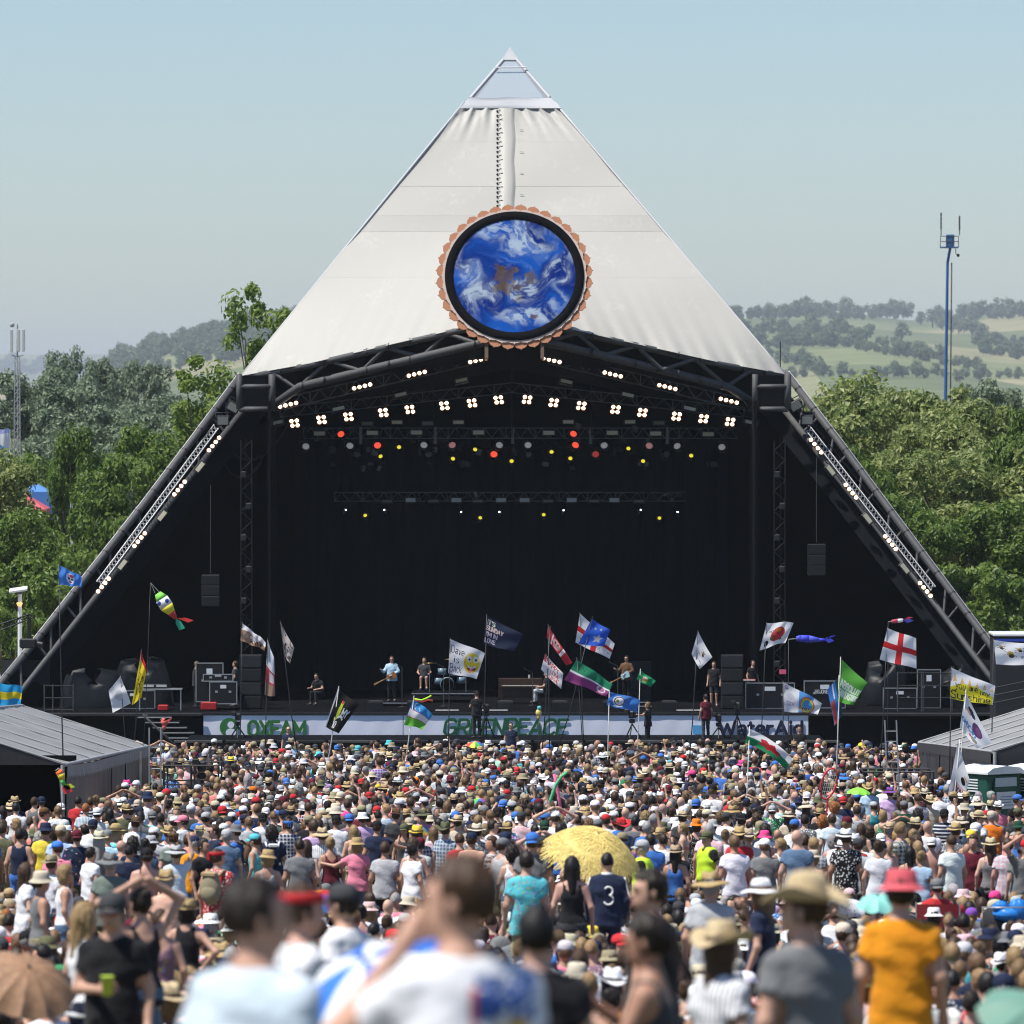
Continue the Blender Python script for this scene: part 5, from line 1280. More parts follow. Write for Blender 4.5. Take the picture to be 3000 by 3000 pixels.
put(876, 2573, 31, -1.3, near=True, top='shirt', tc='white', pat='floral', hat='band', hatc='red', hc='brown', bot='jeans', skin=4, label='blurred person with red headband and white green red shirt in profile')
put(245, 2640, 48, -1.0, near=True, sex='f', top='tank', tc='white', hair='long', hc='blonde', pn='down', label='blurred person with long blonde hair in white top, beside the black t-shirt')
put(414, 2596, 50, .6, near=True, sex='f', top='strap', tc='black', hair='bun', hc='dark', pn='onhead', bot='jeans', bc='denim', label='person in black top with both hands on the head')
put(548, 2618, 62, -.25, H=1.5, near=True, sex='f', top='tank', tc='black', hat='fedora', hatc='straw', hair='bob', hc='dark', pn='hips', bot='short', bc='denim', label='person in black tank top and straw fedora, hands on hips')
put(470, 2700, 55, .1, near=True, sex='f', top='strap', tc='mauve', pat='prints', hair='short', hc='brown', bot='jeans', bc='denim', H=1.5, label='person in mauve patterned top in front of the black tank top')
p = put(490, 2541, 74, .15, sex='m', top='tee', tc='peach', hat='fedora', hatc='straw', hair='grey', hc='grey', label='grey haired person in straw fedora left of the tan backpack')
# ---- people in the middle distance
p = put(636, 2481, None, -.35, top='shirt', tc='red', pat='leafy', hat='band', hatc='red', hc='brown', pn='downr'); tag(backpack(p, 'm', 'downr', 'khaki', 'tan', 1.1), 'khaki canvas backpack worn over a red flowery shirt', 'backpack')
K = [  # x, ytop, facing, options
 (47, 2350, 0, dict(tc='white', hc='black')), (100, 2334, -.4, dict(top='tank', tc='grey', hc='brown')), (122, 2330, .2, dict(top='tank', tc='mint', hat='capback', hatc='navy')), (128, 2362, -1.3, dict(top='polo', tc='coral', hat='cap', hatc='brown', glasses=1, pn='hold')),
 (170, 2358, .3, dict(tc='white', hc='fair')), (228, 2332, -.2, dict(tc='red', hc='dark', pn='phone')), (251, 2352, -.1, dict(top='shirt', tc='paleblue', pat='stripe_v', hc='ginger', bot='jeans')), (264, 2334, .1, dict(top='shirt', tc='navy', pat='stripe_h', hc='brown')),
 (322, 2367, .3, dict(sex='f', top='tank', tc='tan', pat='dots', hair='long', hc='black')), (334, 2398, 0, dict(sex='f', top='strap', tc='white', hair='bun', hc='black', pn='hips', bot='skirt', bc='teal')), (368, 2352, .1, dict(tc='olive', hat='straw', hatc='straw')),
 (397, 2388, 0, dict(tc='white', hat='straw', hatc='brown', bc='maroon')), (225, 2427, .05, dict(top='shirt', tc='navy', pat='prints', hat='capback', hatc='maroon')), (272, 2397, -.2, dict(top='shirt', tc='white', pat='leafy', hat='capback', hatc='navy')),
 (430, 2478, .1, dict(top=None, hat='capback', hatc='black', skin=4)), (322, 2492, 0, dict(top='polo', tc='sage', hat='wide', hatc='grey', hair='grey', hc='grey')), (48, 2396, 1.3, dict(sex='f', top='strap', tc='lightblue', pat='floral', hair='bob', hc='blonde', glasses=1)), (58, 2425, -.2, dict(top='tank', tc='navy', hc='dark', bc='blue')),
 (188, 2530, -1.35, dict(sex='f', top='tank', tc='white', hair='bob', hc='blonde', bc='denim', glasses=1)), (118, 2542, -1.2, dict(sex='f', top='tank', tc='grey', hat='bucket', hatc='cream', hc='brown')), (75, 2525, -1.2, dict(sex='f', top='tee', tc='white', hair='long', hc='brown', pn='hold')), (5, 2410, -.3, dict(tc='olive', hc='brown', bc='khaki')),
 (8, 2360, 0, dict(tc='black', hair='long', sex='f', hc='dark')), (150, 2500, -.6, dict(top='tee', tc='white', hat='straw', hatc='khaki', H=1.6)), (265, 2480, -.9, dict(tc='white', hc='dark', H=1.6)),
 (412, 2376, .1, dict(tc='grey', hc='dark')), (446, 2372, .2, dict(top='tee', tc='lightblue', hat='capback', hatc='grey')), (470, 2380, 0, dict(tc='olive', hc='dark')), (492, 2415, -.3, dict(sex='f', top='tank', tc='white', hat='straw', hatc='straw', hc='brown', pn='hips')), (515, 2470, .1, dict(sex='f', tc='paleblue', hat='wide', hatc='lightgrey', hair='short', pn='wave')),
 (537, 2385, .9, dict(tc='white', hat='cap', hatc='pink', glasses=1, pn='downl')), (508, 2430, .3, dict(tc='sage', hc='brown', hat='band', hatc='brown')), (595, 2453, -2.2, dict(tc='black', hc='dark', skin=3)), (628, 2414, 1.9, dict(top='polo', tc='navy', hc='brown', glasses=1)), (692, 2410, 1.3, dict(tc='blue', hat='bucket', hatc='grey', hc='brown')),
 (664, 2425, .1, dict(tc='denim', hat='cap', hatc='lightgrey', hair='grey', hc='grey')), (748, 2438, 1.2, dict(sex='f', top='strap', tc='turquoise', hat='cap', hatc='turquoise', hair='pony', hc='brown')), (797, 2418, .1, dict(top='loose', tc='navy', hair='curly', hc='dark')), (784, 2481, .05, dict(sex='f', top='strap', tc='lightgrey', hat='bucket', hatc='straw', hair='bob', hc='blonde')),
 (878, 2455, .05, dict(tc='grey', hc='dark', hair='crop', bc='charcoal')), (845, 2395, .2, dict(top='shirt', tc='navy', pat='plaid', hat='band', hatc='blue')), (905, 2385, 0, dict(tc='black', hat='cap', hatc='khaki')), (730, 2390, .3, dict(tc='lightgrey', hc='fair')), (770, 2378, 0, dict(tc='white', hat='capback', hatc='black')), (715, 2383, .5, dict(sex='f', tc='blue', hat='cap', hatc='navy')),
 (945, 2420, .1, dict(top='shirt', tc='white', pat='stripe_v', hat='wide', hatc='palestraw')), (968, 2450, .3, dict(sex='f', top='strap', tc='maroon', hair='bun', hc='blonde')), (1046, 2447, .1, dict(sex='f', tc='pink', hat='bucket', hatc='straw', hair='bob', hc='blonde', pn='reachl', bc='denim')), (1104, 2400, -.1, dict(tc='navy', hat='cap', hatc='black', pn='reachr', bc='charcoal')),
 (1023, 2380, .1, dict(tc='mauve', hat='capback', hatc='blue')), (1037, 2416, .3, dict(sex='f', top='strap', tc='peach', hair='long', hc='blonde')), (1185, 2408, 2.9, dict(sex='f', top='tank', tc='charcoal', hat='cap', hatc='olive', hair='long', hc='brown')), (1239, 2366, 0, dict(tc='blue', pat='tiedye', hat='wide', hatc='olive')), (1304, 2406, -.5, dict(top='shirt', tc='denim', pat='plaid', hat='cowboy', hatc='olive')),
 (1381, 2434, -.2, dict(tc='peach', hat='cap', hatc='navy')), (1208, 2470, -.8, dict(sex='f', tc='white', hair='bun', hc='dark')), (1270, 2420, .3, dict(sex='f', tc='palepink', pat='floral', hair='long', hc='fair')), (1340, 2385, -.4, dict(tc='cream', hat='straw', hatc='palestraw')), (1160, 2365, .1, dict(tc='charcoal', hat='fedora', hatc='brown')), (985, 2385, 0, dict(tc='white', hat='cap', hatc='black')), (1062, 2375, .1, dict(tc='lilac', hat='bucket', hatc='white')),
 (1543, 2490, .1, dict(top='shirt', tc='turquoise', pat='floral', hc='dark', bc='khaki', d=78)), (1676, 2507, 0, dict(sex='f', top='strap', tc='black', hair='long', hc='black', bot='short', bc='charcoal', d=80)), (1560, 2429, -.1, dict(tc='grey', hat='capback', hatc='blue', d=92)), (1640, 2411, .1, dict(tc='blue', hc='dark')), (1595, 2400, .2, dict(tc='green', hat='capback', hatc='darkgreen')),
 (1470, 2450, -.9, dict(top='tank', tc='lightgrey', hat='cap', hatc='grey', hc='brown')), (1503, 2476, .1, dict(sex='f', top='strap', tc='white', hair='curly', hc='dark')), (1485, 2406, .1, dict(sex='f', top='strap', tc='palepink', pat='floral', hat='straw', hatc='straw', hair='long', hc='fair')), (1527, 2375, 0, dict(top='tee', tc='palepink', hat='cap', hatc='charcoal')), (1443, 2401, -1.0, dict(tc='white', hc='dark', pn='downr')), (1567, 2414, .3, dict(sex='f', top='crop', tc='mint', hair='short', hc='dark')),
 (1895, 2404, .2, dict(tc='blue', hc='grey', hair='grey', pn='wave')), (1690, 2380, .1, dict(tc='white', hat='capback', hatc='black')), (1725, 2398, -.2, dict(sex='f', tc='tan', hair='curly', hc='fair')), (1775, 2382, 0, dict(tc='white', hat='cap', hatc='red')), (1820, 2395, .2, dict(tc='denim', hat='cowboy', hatc='red')), (1752, 2397, 0, dict(tc='grey', hat='cap', hatc='grey')),
 (2125, 2428, -.1, dict(sex='f', tc='white', hair='bun', hc='fair', bc='charcoal', bot='jeans')), (2173, 2380, .05, dict(tc='charcoal', hat='fedora', hatc='black', bc='khaki')), (2240, 2427, .1, dict(sex='f', top='tank', tc='mauve', pat='stripe_v', hat='bucket', hatc='hotpink', hair='long', hc='ginger', bot='jeans', bc='charcoal')), (2002, 2408, 1.3, dict(sex='f', top='bikini', tc='coral', pat='prints', hair='pony', hc='blonde', bot='short', bc='denim')),
 (2040, 2394, .2, dict(sex='f', top='dress', tc='black', pat='dots', hat='bucket', hatc='orange', hair='bob')), (2262, 2355, 0, dict(top='shirt', tc='green', pat='leafy', hat='capback', hatc='lightgrey', pn='onhead')), (2327, 2397, -.6, dict(tc='white', hat='cap', hatc='blue')), (2358, 2385, -.3, dict(top='shirt', tc='grey', pat='leafy', hc='dark')), (2438, 2382, .1, dict(top='shirt', tc='paleblue', pat='dots', hc='brown', bot='jeans')), (1906, 2440, .1, dict(top='tee', tc='blue', hc='dark')),
 (2128, 2376, -.5, dict(tc='white', hat='cap', hatc='charcoal', pn='downr')), (2000, 2372, .2, dict(tc='charcoal', hat='straw', hatc='palestraw')), (2310, 2372, .2, dict(sex='f', tc='cream', hat='wide', hatc='cream', hair='long')), (2410, 2388, .2, dict(sex='f', tc='white', hair='curly', hc='ginger')), (2362, 2345, .1, dict(sex='f', tc='navy', pat='dots', hat='sun', hatc='cream', hair='long', hc='brown')),
 (2523, 2411, -.3, dict(sex='f', top='strap', tc='tan', hair='long', hc='brown')), (2511, 2357, .1, dict(top='tank', tc='lightgrey', hc='brown')), (2587, 2372, 0, dict(sex='f', top='dress', tc='green', pat='dots', hair='bob', hc='blonde')), (2621, 2378, -.1, dict(sex='f', top='dress', tc='white', pat='floral', hair='short', hc='fair')), (2689, 2371, .1, dict(tc='black', hair='curly', hc='dark', bc='grey')), (2766, 2367, -.3, dict(tc='navy', pat='stripe_h', hat='capback', hatc='black', pn='wave', bot='jeans')),
 (2814, 2387, -.2, dict(top='shirt', tc='denim', hat='wide', hatc='cream', hair='long', sex='f', bot='jeans', bc='lightblue')), (2866, 2372, -2.0, dict(tc='white', hat='straw', hatc='palestraw', bc='coral', glasses=1)), (2905, 2372, .1, dict(tc='orange', hat='cap', hatc='cream', hc='grey', hair='grey', bc='navy')), (2982, 2362, 0, dict(tc='charcoal', hat='cap', hatc='olive')), (2649, 2343, .1, dict(tc='darkgreen', hat='cap', hatc='grey')), (2560, 2345, .4, dict(sex='f', top='tank', tc='teal', hat='cap', hatc='lightgrey', hair='short')),
 (2934, 2290, .2, dict(tc='yellow', hc='ginger', hair='crop', pn='phone')), (2547, 2292, 0, dict(tc='lightblue', hat='cowboy', hatc='straw')), (2608, 2303, 0, dict(tc='lilac', hat='wide', hatc='purple')), (2723, 2328, .1, dict(tc='cream', hat='cowboy', hatc='palestraw')), (2792, 2317, -1.2, dict(tc='white', hat='fedora', hatc='straw', glasses=1)), (2831, 2316, 0, dict(tc='white', hat='straw', hatc='palestraw')), (2865, 2338, .2, dict(sex='f', tc='cream', hat='sun', hatc='cream', hair='bob')), (2925, 2344, .3, dict(sex='f', tc='pink', hat='fedora', hatc='white')),
 (2755, 2312, .1, dict(tc='white', hc='dark')), (2985, 2400, .2, dict(sex='f', top='tank', tc='charcoal', hat='bucket', hatc='darkgreen')), (2445, 2350, .2, dict(sex='f', tc='white', hair='curly', hc='ginger')), (2470, 2330, 0, dict(tc='navy', hat='capback', hatc='red')),
]
for (px, yt, rz, kw) in K:
    kw = dict(kw); kw.setdefault('skin', rnd.choice([0, 1, 2, 4, 0, 1, 3])); kw.setdefault('pn', 'down') ; kw.setdefault('bc', rnd.choice(['navy', 'black', 'khaki', 'denim', 'grey', 'olive']))
    p = put(px, yt, rz=rz, **kw)
    if (px, yt) == (446, 2372): tag(backpack(p, 'm', 'down', 'green', 'green'), 'bright green backpack by the left marquee', 'backpack')
    if px == 692: tag(backpack(p, 'm', 'down', 'brown', 'brown'), 'dark brown backpack on a blue t-shirt', 'backpack')
    if px == 797: tag(backpack(p, 'm', 'down', 'navy', 'white', .8), 'navy backpack with white strap below curly dark hair', 'backpack')
    if px == 2982: tag(backpack(p, 'm', 'down', 'black', 'brown', 1.15), 'black backpack at the right edge of the picture', 'backpack')
    if px == 2689: tag(tote(p, 1), 'cream cotton tote bag hanging from a black t-shirt shoulder', 'bag')
    if px == 170: tag(tote(p, 1), 'cream cotton tote bag by the left marquee', 'bag')
    if px == 2866:
        patch(p, 'shirt_print', ('m', 'down', 'tee'), -.07, .07, 1.19, 1.36, mat('print_purple', (.10, .05, .16), .8, var=.7, scale=18), front=True); patch(p, 'shirt_print', ('m', 'down', 'tee'), -.03, .05, 1.08, 1.14, mat('print_rose', (.7, .2, .25), .8), front=True)
    if px == 2125: MB().path(on_back('f', 'down', 'tee', [(-.12 + .28 * t, 1.42 - .52 * t) for t in np.linspace(0, 1, 10)], .012), .014, 5).build('bag_strap', BLACKP, p, (0, 0, 0))
p = put(1779, 2495, 84, .02, top='jacket', tc='navy', hc='black', hair='crop', bot='shorts', bc='navy', label='person in navy jacket with a white number 3 on the back')
arc = [(.055 * math.cos(a), .055 * math.sin(a) + .052) for a in np.linspace(2.6, -1.25, 14)] + [(.062 * math.cos(a), .062 * math.sin(a) - .058) for a in np.linspace(1.25, -2.7, 16)]
pts = on_back('m', 'down', 'jacket', [(x + .01, z + 1.22) for x, z in arc], .012)
MB().path(pts, .014, 6).build('number_three', mat('white_print', (.78, .78, .76), .7), p, (0, 0, 0))
for a in (-1, 1):
    f = fig('m', 'down'); MB().path([tuple(f.sh[a] + (f.el[a] - f.sh[a]) * t + np.array([a * .062, -.03, .03 * (1 - t)])) for t in np.linspace(-.1, 1, 7)], .012, 5).build('sleeve_stripe', mat('white_print', (.78, .78, .76), .7), p, (0, 0, 0))
MB().lathe([(.068, 0), (.075, .05), (.062, .05)], (0, -.005, 1.455), 18, None, 0, 1.15).build('collar', mat('white_print', (.78, .78, .76), .7), p, (0, 0, 0))
p = put(1884, 2455, None, 1.3, tc='black', hat='cap', hatc='lightgrey', hair='grey', hc='grey', label='steward in lime hi-vis vest and pale grey cap beside the yellow parasol'); hivis(p, 'm', 'down')
p = put(2074, 2430, None, 2.2, tc='black', hat='cap', hatc='olive', glasses=1, pn='down', label='steward in yellow hi-vis vest and khaki cap facing the camera'); hivis(p, 'm', 'down')
p = put(2500, 2490, 88, 1.75, top='shirt', tc='white', pat='floral', pn='bend', hc='dark', bot='short', bc='navy', H=1.78, label='person in white flowery shirt bending forward')
put(2745, 2479, 92, .1, tc='red', hat='capback', hatc='grey', pn='chair', label='person in red t-shirt and grey cap sitting in the red folding chair', H=1.76)
CHAIRP = PLACED[-1]
# ---- people sitting on the grass
S = [(28, 2600, 'navy', 'cap', 'tan'), (60, 2585, 'black', None, 'brown'), (1974, 2488, 'mustard', 'scarf', 'tan'), (1093, 2555, 'navy', None, 'maroon'), (1120, 2552, 'navy', None, 'maroon'), (1130, 2632, 'white', None, None), (1091, 2613, 'palepink', None, 'brown'), (955, 2586, 'blue', 'cap', 'grey'), (1155, 2548, 'black', 'cap', 'black'),
     (2673, 2503, 'white', 'bucket', 'white'), (2598, 2478, 'black', 'bucket', 'cream'), (2775, 2609, 'navy', None, 'fair'), (2850, 2612, 'peach', None, 'blonde'), (2925, 2607, 'white', 'cap', 'hotpink'), (2945, 2650, 'white', None, 'dark'), (2883, 2664, 'grey', None, None), (2962, 2698, 'green', None, 'brown'), (2700, 2640, 'mint', 'bucket', 'cream'), (2735, 2600, 'yellow', 'cap', 'red'), (2815, 2600, 'coral', 'bucket', 'palepink'),
     (2600, 2700, 'denim', None, 'dark'), (2710, 2700, 'navy', None, 'black'), (2560, 2590, 'white', 'fedora', 'straw'), (1743, 2707, 'charcoal', 'bucket', 'yellow'), (1703, 2747, 'white', None, 'blonde'), (1652, 2769, 'navy', 'cap', 'navy'), (1800, 2770, 'blue', None, 'dark'), (2771, 2866, 'charcoal', 'cap', 'olive'), (2860, 2780, 'lightgrey', None, 'grey'), (2811, 2815, 'yellow', None, 'fair'), (2945, 2786, 'palepink', 'fedora', 'white'),
     (50, 2720, 'denim', 'cap', 'lightgrey'), (30, 2690, 'navy', None, 'brown'), (180, 2770, 'white', 'cap', 'white'), (120, 2780, 'brown', 'cap', 'navy'), (200, 2690, 'black', None, 'brown'), (1190, 2620, 'white', 'bucket', 'cream'), (900, 2560, 'yellow', 'cap', 'white'), (980, 2570, 'white', 'cap', 'white'), (1060, 2650, 'grey', None, 'black'), (2380, 2600, 'black', 'bucket', 'straw'), (2420, 2560, 'navy', None, 'dark'),
     (2010, 2560, 'black', 'wide', 'lightgrey'), (1960, 2545, 'cream', 'bucket', 'cream'), (2180, 2540, 'black', None, 'dark'), (2300, 2560, 'red', None, 'fair'), (2490, 2600, 'palepink', 'cap', 'palepink'), (190, 2850, 'white', 'straw', 'palestraw'), (60, 2860, 'black', None, 'dark'), (140, 2900, 'white', None, 'brown'), (250, 2870, 'olive', 'cap', 'olive'), (30, 2950, 'black', None, 'dark'), (430, 2870, 'cream', 'straw', 'palestraw'), (460, 2830, 'coral', None, 'brown'), (2940, 2870, 'grey', None, 'brown'), (1960, 2700, 'white', 'bucket', 'cream'), (1820, 2640, 'white', 'bucket', 'cream'), (1610, 2600, 'red', None, 'brown'), (1440, 2560, 'navy', None, 'blonde'), (1640, 2560, 'purple', 'bucket', 'white'), (2860, 2900, 'navy', None, 'dark'), (2990, 2720, 'white', 'bucket', 'cream')]
for (px, yt, c, h, hcn) in S:
    sx = rnd.choice('mf'); kw = dict(sex=sx, tc=c, pn=rnd.choice(['sit', 'sit', 'sitb']), skin=rnd.choice([0, 1, 2, 4]), top=rnd.choice(['tee', 'tee', 'tank', 'shirt']) if sx == 'm' else rnd.choice(['tee', 'strap', 'tank']), bc=rnd.choice(['navy', 'black', 'khaki', 'denim']))
    if h: kw.update(hat=h, hatc=hcn, hair=rnd.choice(['short', 'bob'] if sx == 'f' else ['short']), hc=rnd.choice(['brown', 'fair', 'dark']))
    elif hcn is None: kw.update(hair=None)
    else: kw.update(hair=rnd.choice(['long', 'pony', 'bun']) if sx == 'f' else rnd.choice(['short', 'crop']), hc=hcn)
    d = None
    if yt > 2640: d = float(np.interp(yt, [2640, 2740, 2850, 2920, 2960], [92, 78, 60, 51, 47]))
    put(px, yt, d=d, rz=rnd.uniform(-.5, .5), **kw)
# ---- fill the gaps so that no bare grass shows: sitting people nearer, standing ones behind them
def clear(x, d, r):
    return all((x - q[0]) ** 2 + ((d - q[1]) * .8) ** 2 > r * r for q in PLACED)
SHC = ['white'] * 30 + ['black'] * 13 + ['navy'] * 12 + ['charcoal'] * 6 + ['grey'] * 8 + ['lightgrey'] * 5 + ['blue'] * 6 + ['denim'] * 4 + ['lightblue'] * 4 + ['red'] * 4 + ['maroon'] * 3 + ['pink'] * 3 + ['palepink'] * 4 + ['coral'] * 2 + ['orange'] + ['mustard', 'yellow', 'green', 'green', 'darkgreen', 'olive', 'sage', 'purple', 'lilac', 'mauve', 'teal', 'cream', 'cream', 'peach', 'peach', 'tan', 'brown', 'turquoise', 'mint']
HTS = [None] * 48 + ['cap'] * 14 + ['capback'] * 8 + ['straw'] * 10 + ['fedora'] * 7 + ['bucket'] * 9 + ['wide'] * 5 + ['cowboy'] * 3 + ['sun'] * 2
HTC = {'cap': ['black', 'navy', 'charcoal', 'grey', 'red', 'lightgrey', 'navy', 'blue', 'khaki', 'black', 'maroon', 'charcoal', 'white', 'white', 'white', 'cream'], 'straw': ['straw', 'palestraw', 'straw', 'tan', 'khaki', 'straw', 'palestraw', 'palestraw', 'white', 'cream', 'white', 'cream'], 'bucket': ['cream', 'lightgrey', 'khaki', 'navy', 'palepink', 'grey', 'straw', 'olive', 'white', 'white', 'cream']}
def rand_kw(sit):
    sx = rnd.choice('mmf'); h = rnd.choice(HTS)
    kw = dict(sex=sx, tc=rnd.choice(SHC), skin=rnd.choice([0, 1, 2, 4, 0, 1, 3, 5] if rnd.random() < .3 else [0, 1, 2, 4]), bc=rnd.choice(['navy', 'black', 'khaki', 'denim', 'grey', 'olive']), bot=rnd.choice(['shorts', 'shorts', 'jeans']),
        pat=rnd.choice(['plain'] * 9 + ['stripe_v', 'stripe_h', 'plaid', 'floral', 'dots', 'leafy']), hc=rnd.choice(['dark', 'brown', 'brown', 'brown', 'fair', 'blonde', 'grey', 'black', 'ginger', 'dark']), hat=h)
    kw['top'] = rnd.choice(['tee'] * 6 + ['shirt', 'shirt', 'polo', 'tank']) if sx == 'm' else rnd.choice(['tee', 'tee', 'strap', 'strap', 'tank', 'dress'])
    kw['hair'] = rnd.choice(['short', 'short', 'crop', 'short']) if sx == 'm' else rnd.choice(['long', 'long', 'pony', 'bun', 'bob', 'curly'])
    if h: kw['hatc'] = rnd.choice(HTC.get({'capback': 'cap', 'fedora': 'straw', 'wide': 'straw', 'cowboy': 'straw', 'sun': 'straw'}.get(h, h)))
    kw['pn'] = rnd.choice(['sit', 'sit', 'sitb']) if sit else rnd.choice(['down'] * 7 + ['downl', 'downr', 'hips', 'fold', 'phone', 'hold'])
    return kw
n_fill = 0
tries = 0
while n_fill < 300 - 14 - len(PLACED) and tries < 9000 and len(PLACED) < 292:
    tries += 1
    d = rnd.uniform(50, 104); half = d * 1560 / FPX; x = rnd.uniform(-half, half)
    sit = True
    if not clear(x, d, .72 if sit else .62): continue
    px = 1500 + x * FPX / d
    if abs(px - 1735) < 130 and 75 < d < 92: continue
    kw = rand_kw(sit); Hh = (1.77 if kw['sex'] == 'm' else 1.66) * rnd.uniform(.96, 1.04)
    put(px, y_head(d, Hh * SIT.get(kw['pn'], 1.76) / 1.76), d=d, H=Hh, rz=rnd.uniform(-.45, .45) if rnd.random() < .85 else rnd.uniform(-3, 3), **kw); n_fill += 1
print('individual people', len(PLACED))

# ================================================================== the far crowd: thousands of heads that read as one mass
def attr(nm):
    def f(n, l): q = n.new('ShaderNodeAttribute'); q.attribute_type = 'INSTANCER'; q.attribute_name = nm; return q.outputs['Color']
    return f
CM = [tinted('crowd_skin', .5, .4, attr('skin_c'), amt=.15, nscale=9), cloth_mat('crowd_shirt', 'plain', attr('shirt_c')), tinted('crowd_hair', .55, .3, attr('hair_c'), nscale=60, amt=.5), tinted('crowd_hat', .8, .2, attr('hat_c'), nscale=45, amt=.35), cloth_mat('crowd_trousers', 'plain', attr('leg_c')), BANDM, cloth_mat('crowd_print', 'leafy', attr('shirt_c')), cloth_mat('crowd_check', 'plaid', attr('shirt_c'))]
vcol = bpy.data.collections.new('crowd_figures')
VAR = []
vs = [('m', 'down', 'tee', 'short', None, 1), ('m', 'down', 'tee', 'crop', None, 1), ('m', 'downl', 'shirt', 'short', None, 7), ('m', 'downr', 'tee', None, None, 1), ('f', 'down', 'strap', 'long', None, 1), ('f', 'down', 'tee', 'bun', None, 1), ('f', 'downl', 'dress', 'pony', None, 6), ('f', 'downr', 'strap', 'bob', None, 1), ('f', 'down', 'tee', 'curly', None, 1), ('m', 'phone', 'tee', 'short', None, 1), ('m', 'onhead', 'tee', 'short', 'cap', 1),
      ('m', 'wave', 'tee', 'short', None, 1), ('m', 'down', 'tee', 'short', 'cap', 1), ('m', 'downl', 'tee', 'short', 'cap', 1), ('m', 'down', 'polo', 'short', 'capback', 1), ('m', 'down', None, 'short', 'capback', 1), ('m', 'down', 'shirt', 'short', 'straw', 6), ('f', 'down', 'strap', 'long', 'straw', 1), ('m', 'down', 'tee', 'short', 'fedora', 1), ('m', 'downr', 'shirt', 'short', 'fedora', 7), ('f', 'down', 'tank', 'long', 'fedora', 1), ('m', 'down', 'tee', 'short', 'bucket', 1), ('f', 'downl', 'strap', 'bob', 'bucket', 1), ('m', 'down', 'tee', 'short', 'wide', 1), ('f', 'down', 'dress', 'long', 'sun', 1), ('m', 'down', 'tee', 'short', 'cowboy', 1), ('m', 'sit', 'tee', 'short', None, 1), ('f', 'sitb', 'strap', 'long', None, 1), ('m', 'sitb', 'tee', 'short', 'cap', 1), ('f', 'sit', 'tee', 'bob', 'bucket', 1), ('m', 'sit', 'shirt', 'crop', None, 6), ('f', 'sit', 'strap', 'bun', None, 1)]
NSIT = 6
for vi, (sx, pn, tp_, hr_, ht, sm) in enumerate(vs):
    f = fig(sx, pn); lo, hi = bounds(f); V, Q, MI, nb = [], [], [], 0
    def addp(P, q, mi):
        global _n
        V.append(P); Q.append(q + addp.n); MI.append(np.full(len(q), mi)); addp.n += len(P)
    addp.n = 0
    addp(*surfnets(f.body, lo, hi, .031), 0)
    if tp_: addp(*surfnets(lambda P: f.top(P, tp_), lo, hi, .031), sm)
    addp(*surfnets(lambda P: f.bottom(P, 'shorts'), lo, hi, .04), 4)
    if hr_:
        P, q = surfnets(hair_fn(hr_), (-.17, -.24, -.40), (.17, .16, .20), .021); addp(P @ f.HR.T + f.hc, q, 2)
    me = np_mesh('crowd_figure', np.concatenate(V), np.concatenate(Q), CM, mi=np.concatenate(MI))
    if ht:
        b = hat_mesh(ht, 14); hm = Matrix([list(map(float, r)) for r in f.HR]).to_4x4(); hm.translation = Vector(tuple(map(float, f.hc)))
        bm = bmesh.new(); bm.from_mesh(me); vv = [bm.verts.new(hm @ Vector(p_)) for p_ in b.v]
        for fc, mi in zip(b.f, b.m):
            try: q = bm.faces.new([vv[i] for i in fc]); q.material_index = 3 if mi == 0 or ht in ('cap', 'capback') else 5; q.smooth = True
            except ValueError: pass
        bm.to_mesh(me); bm.free()
    o = bpy.data.objects.new('crowd_figure_%02d' % vi, me); vcol.objects.link(o)
pts, col = [], {k: [] for k in ('skin_c', 'shirt_c', 'hair_c', 'hat_c', 'leg_c')}; vid, rot, scl = [], [], []
HATV = {i: v[4] for i, v in enumerate(vs)}
NV = len(vs) - NSIT; bare = [i for i, v in enumerate(vs[:NV]) if not v[4]]; hatted = [i for i, v in enumerate(vs[:NV]) for _ in range({'cap': 7, 'capback': 7, 'straw': 2, 'fedora': 1, 'bucket': 4, 'wide': 1, 'sun': 1, 'cowboy': 1}[v[4]] if v[4] else 0)]
def add_figure(xx, yy, v):
    if vs[v][1] in ('onhead', 'wave', 'phone') and rnd.random() < .78: v = rnd.choice([0, 4, 12, 18, 1, 5])
    ht = HATV[v]
    pts.append((xx, yy, gz(yy) - .02)); vid.append(v); scl.append(rnd.gauss(1.0, .05) * (1.0 if vs[v][0] == 'm' else .95))
    rot.append(rnd.gauss(0, .28) if rnd.random() < .84 else rnd.uniform(-3.1, 3.1))
    kb = rnd.uniform(.8, 1.15)
    j = lambda c: tuple(min(1, max(0, q * kb * rnd.uniform(.95, 1.05))) for q in c) + (1.0,)
    col['skin_c'].append(j(rnd.choice(SKINS[:5] if rnd.random() < .95 else SKINS))); col['shirt_c'].append(j(CLR[rnd.choice(SHC)])); col['hair_c'].append(j(HAIRC[rnd.choice(['dark', 'brown', 'brown', 'fair', 'blonde', 'grey', 'black', 'brown'])]))
    hc = rnd.choice(HTC.get({'capback': 'cap', 'fedora': 'straw', 'wide': 'straw', 'cowboy': 'straw', 'sun': 'straw'}.get(ht, ht))) if ht else 'white'
    if rnd.random() < .035: hc = rnd.choice(['red', 'blue', 'hotpink', 'orange', 'yellow', 'purple', 'green', 'turquoise'])
    col['hat_c'].append(j([q * 1.05 for q in CLR[hc]])); col['leg_c'].append(j(CLR[rnd.choice(['navy', 'black', 'khaki', 'denim', 'grey'])]))
d = 101.0
keep = [(q[0], q[1]) for q in PLACED if q[1] > 90]
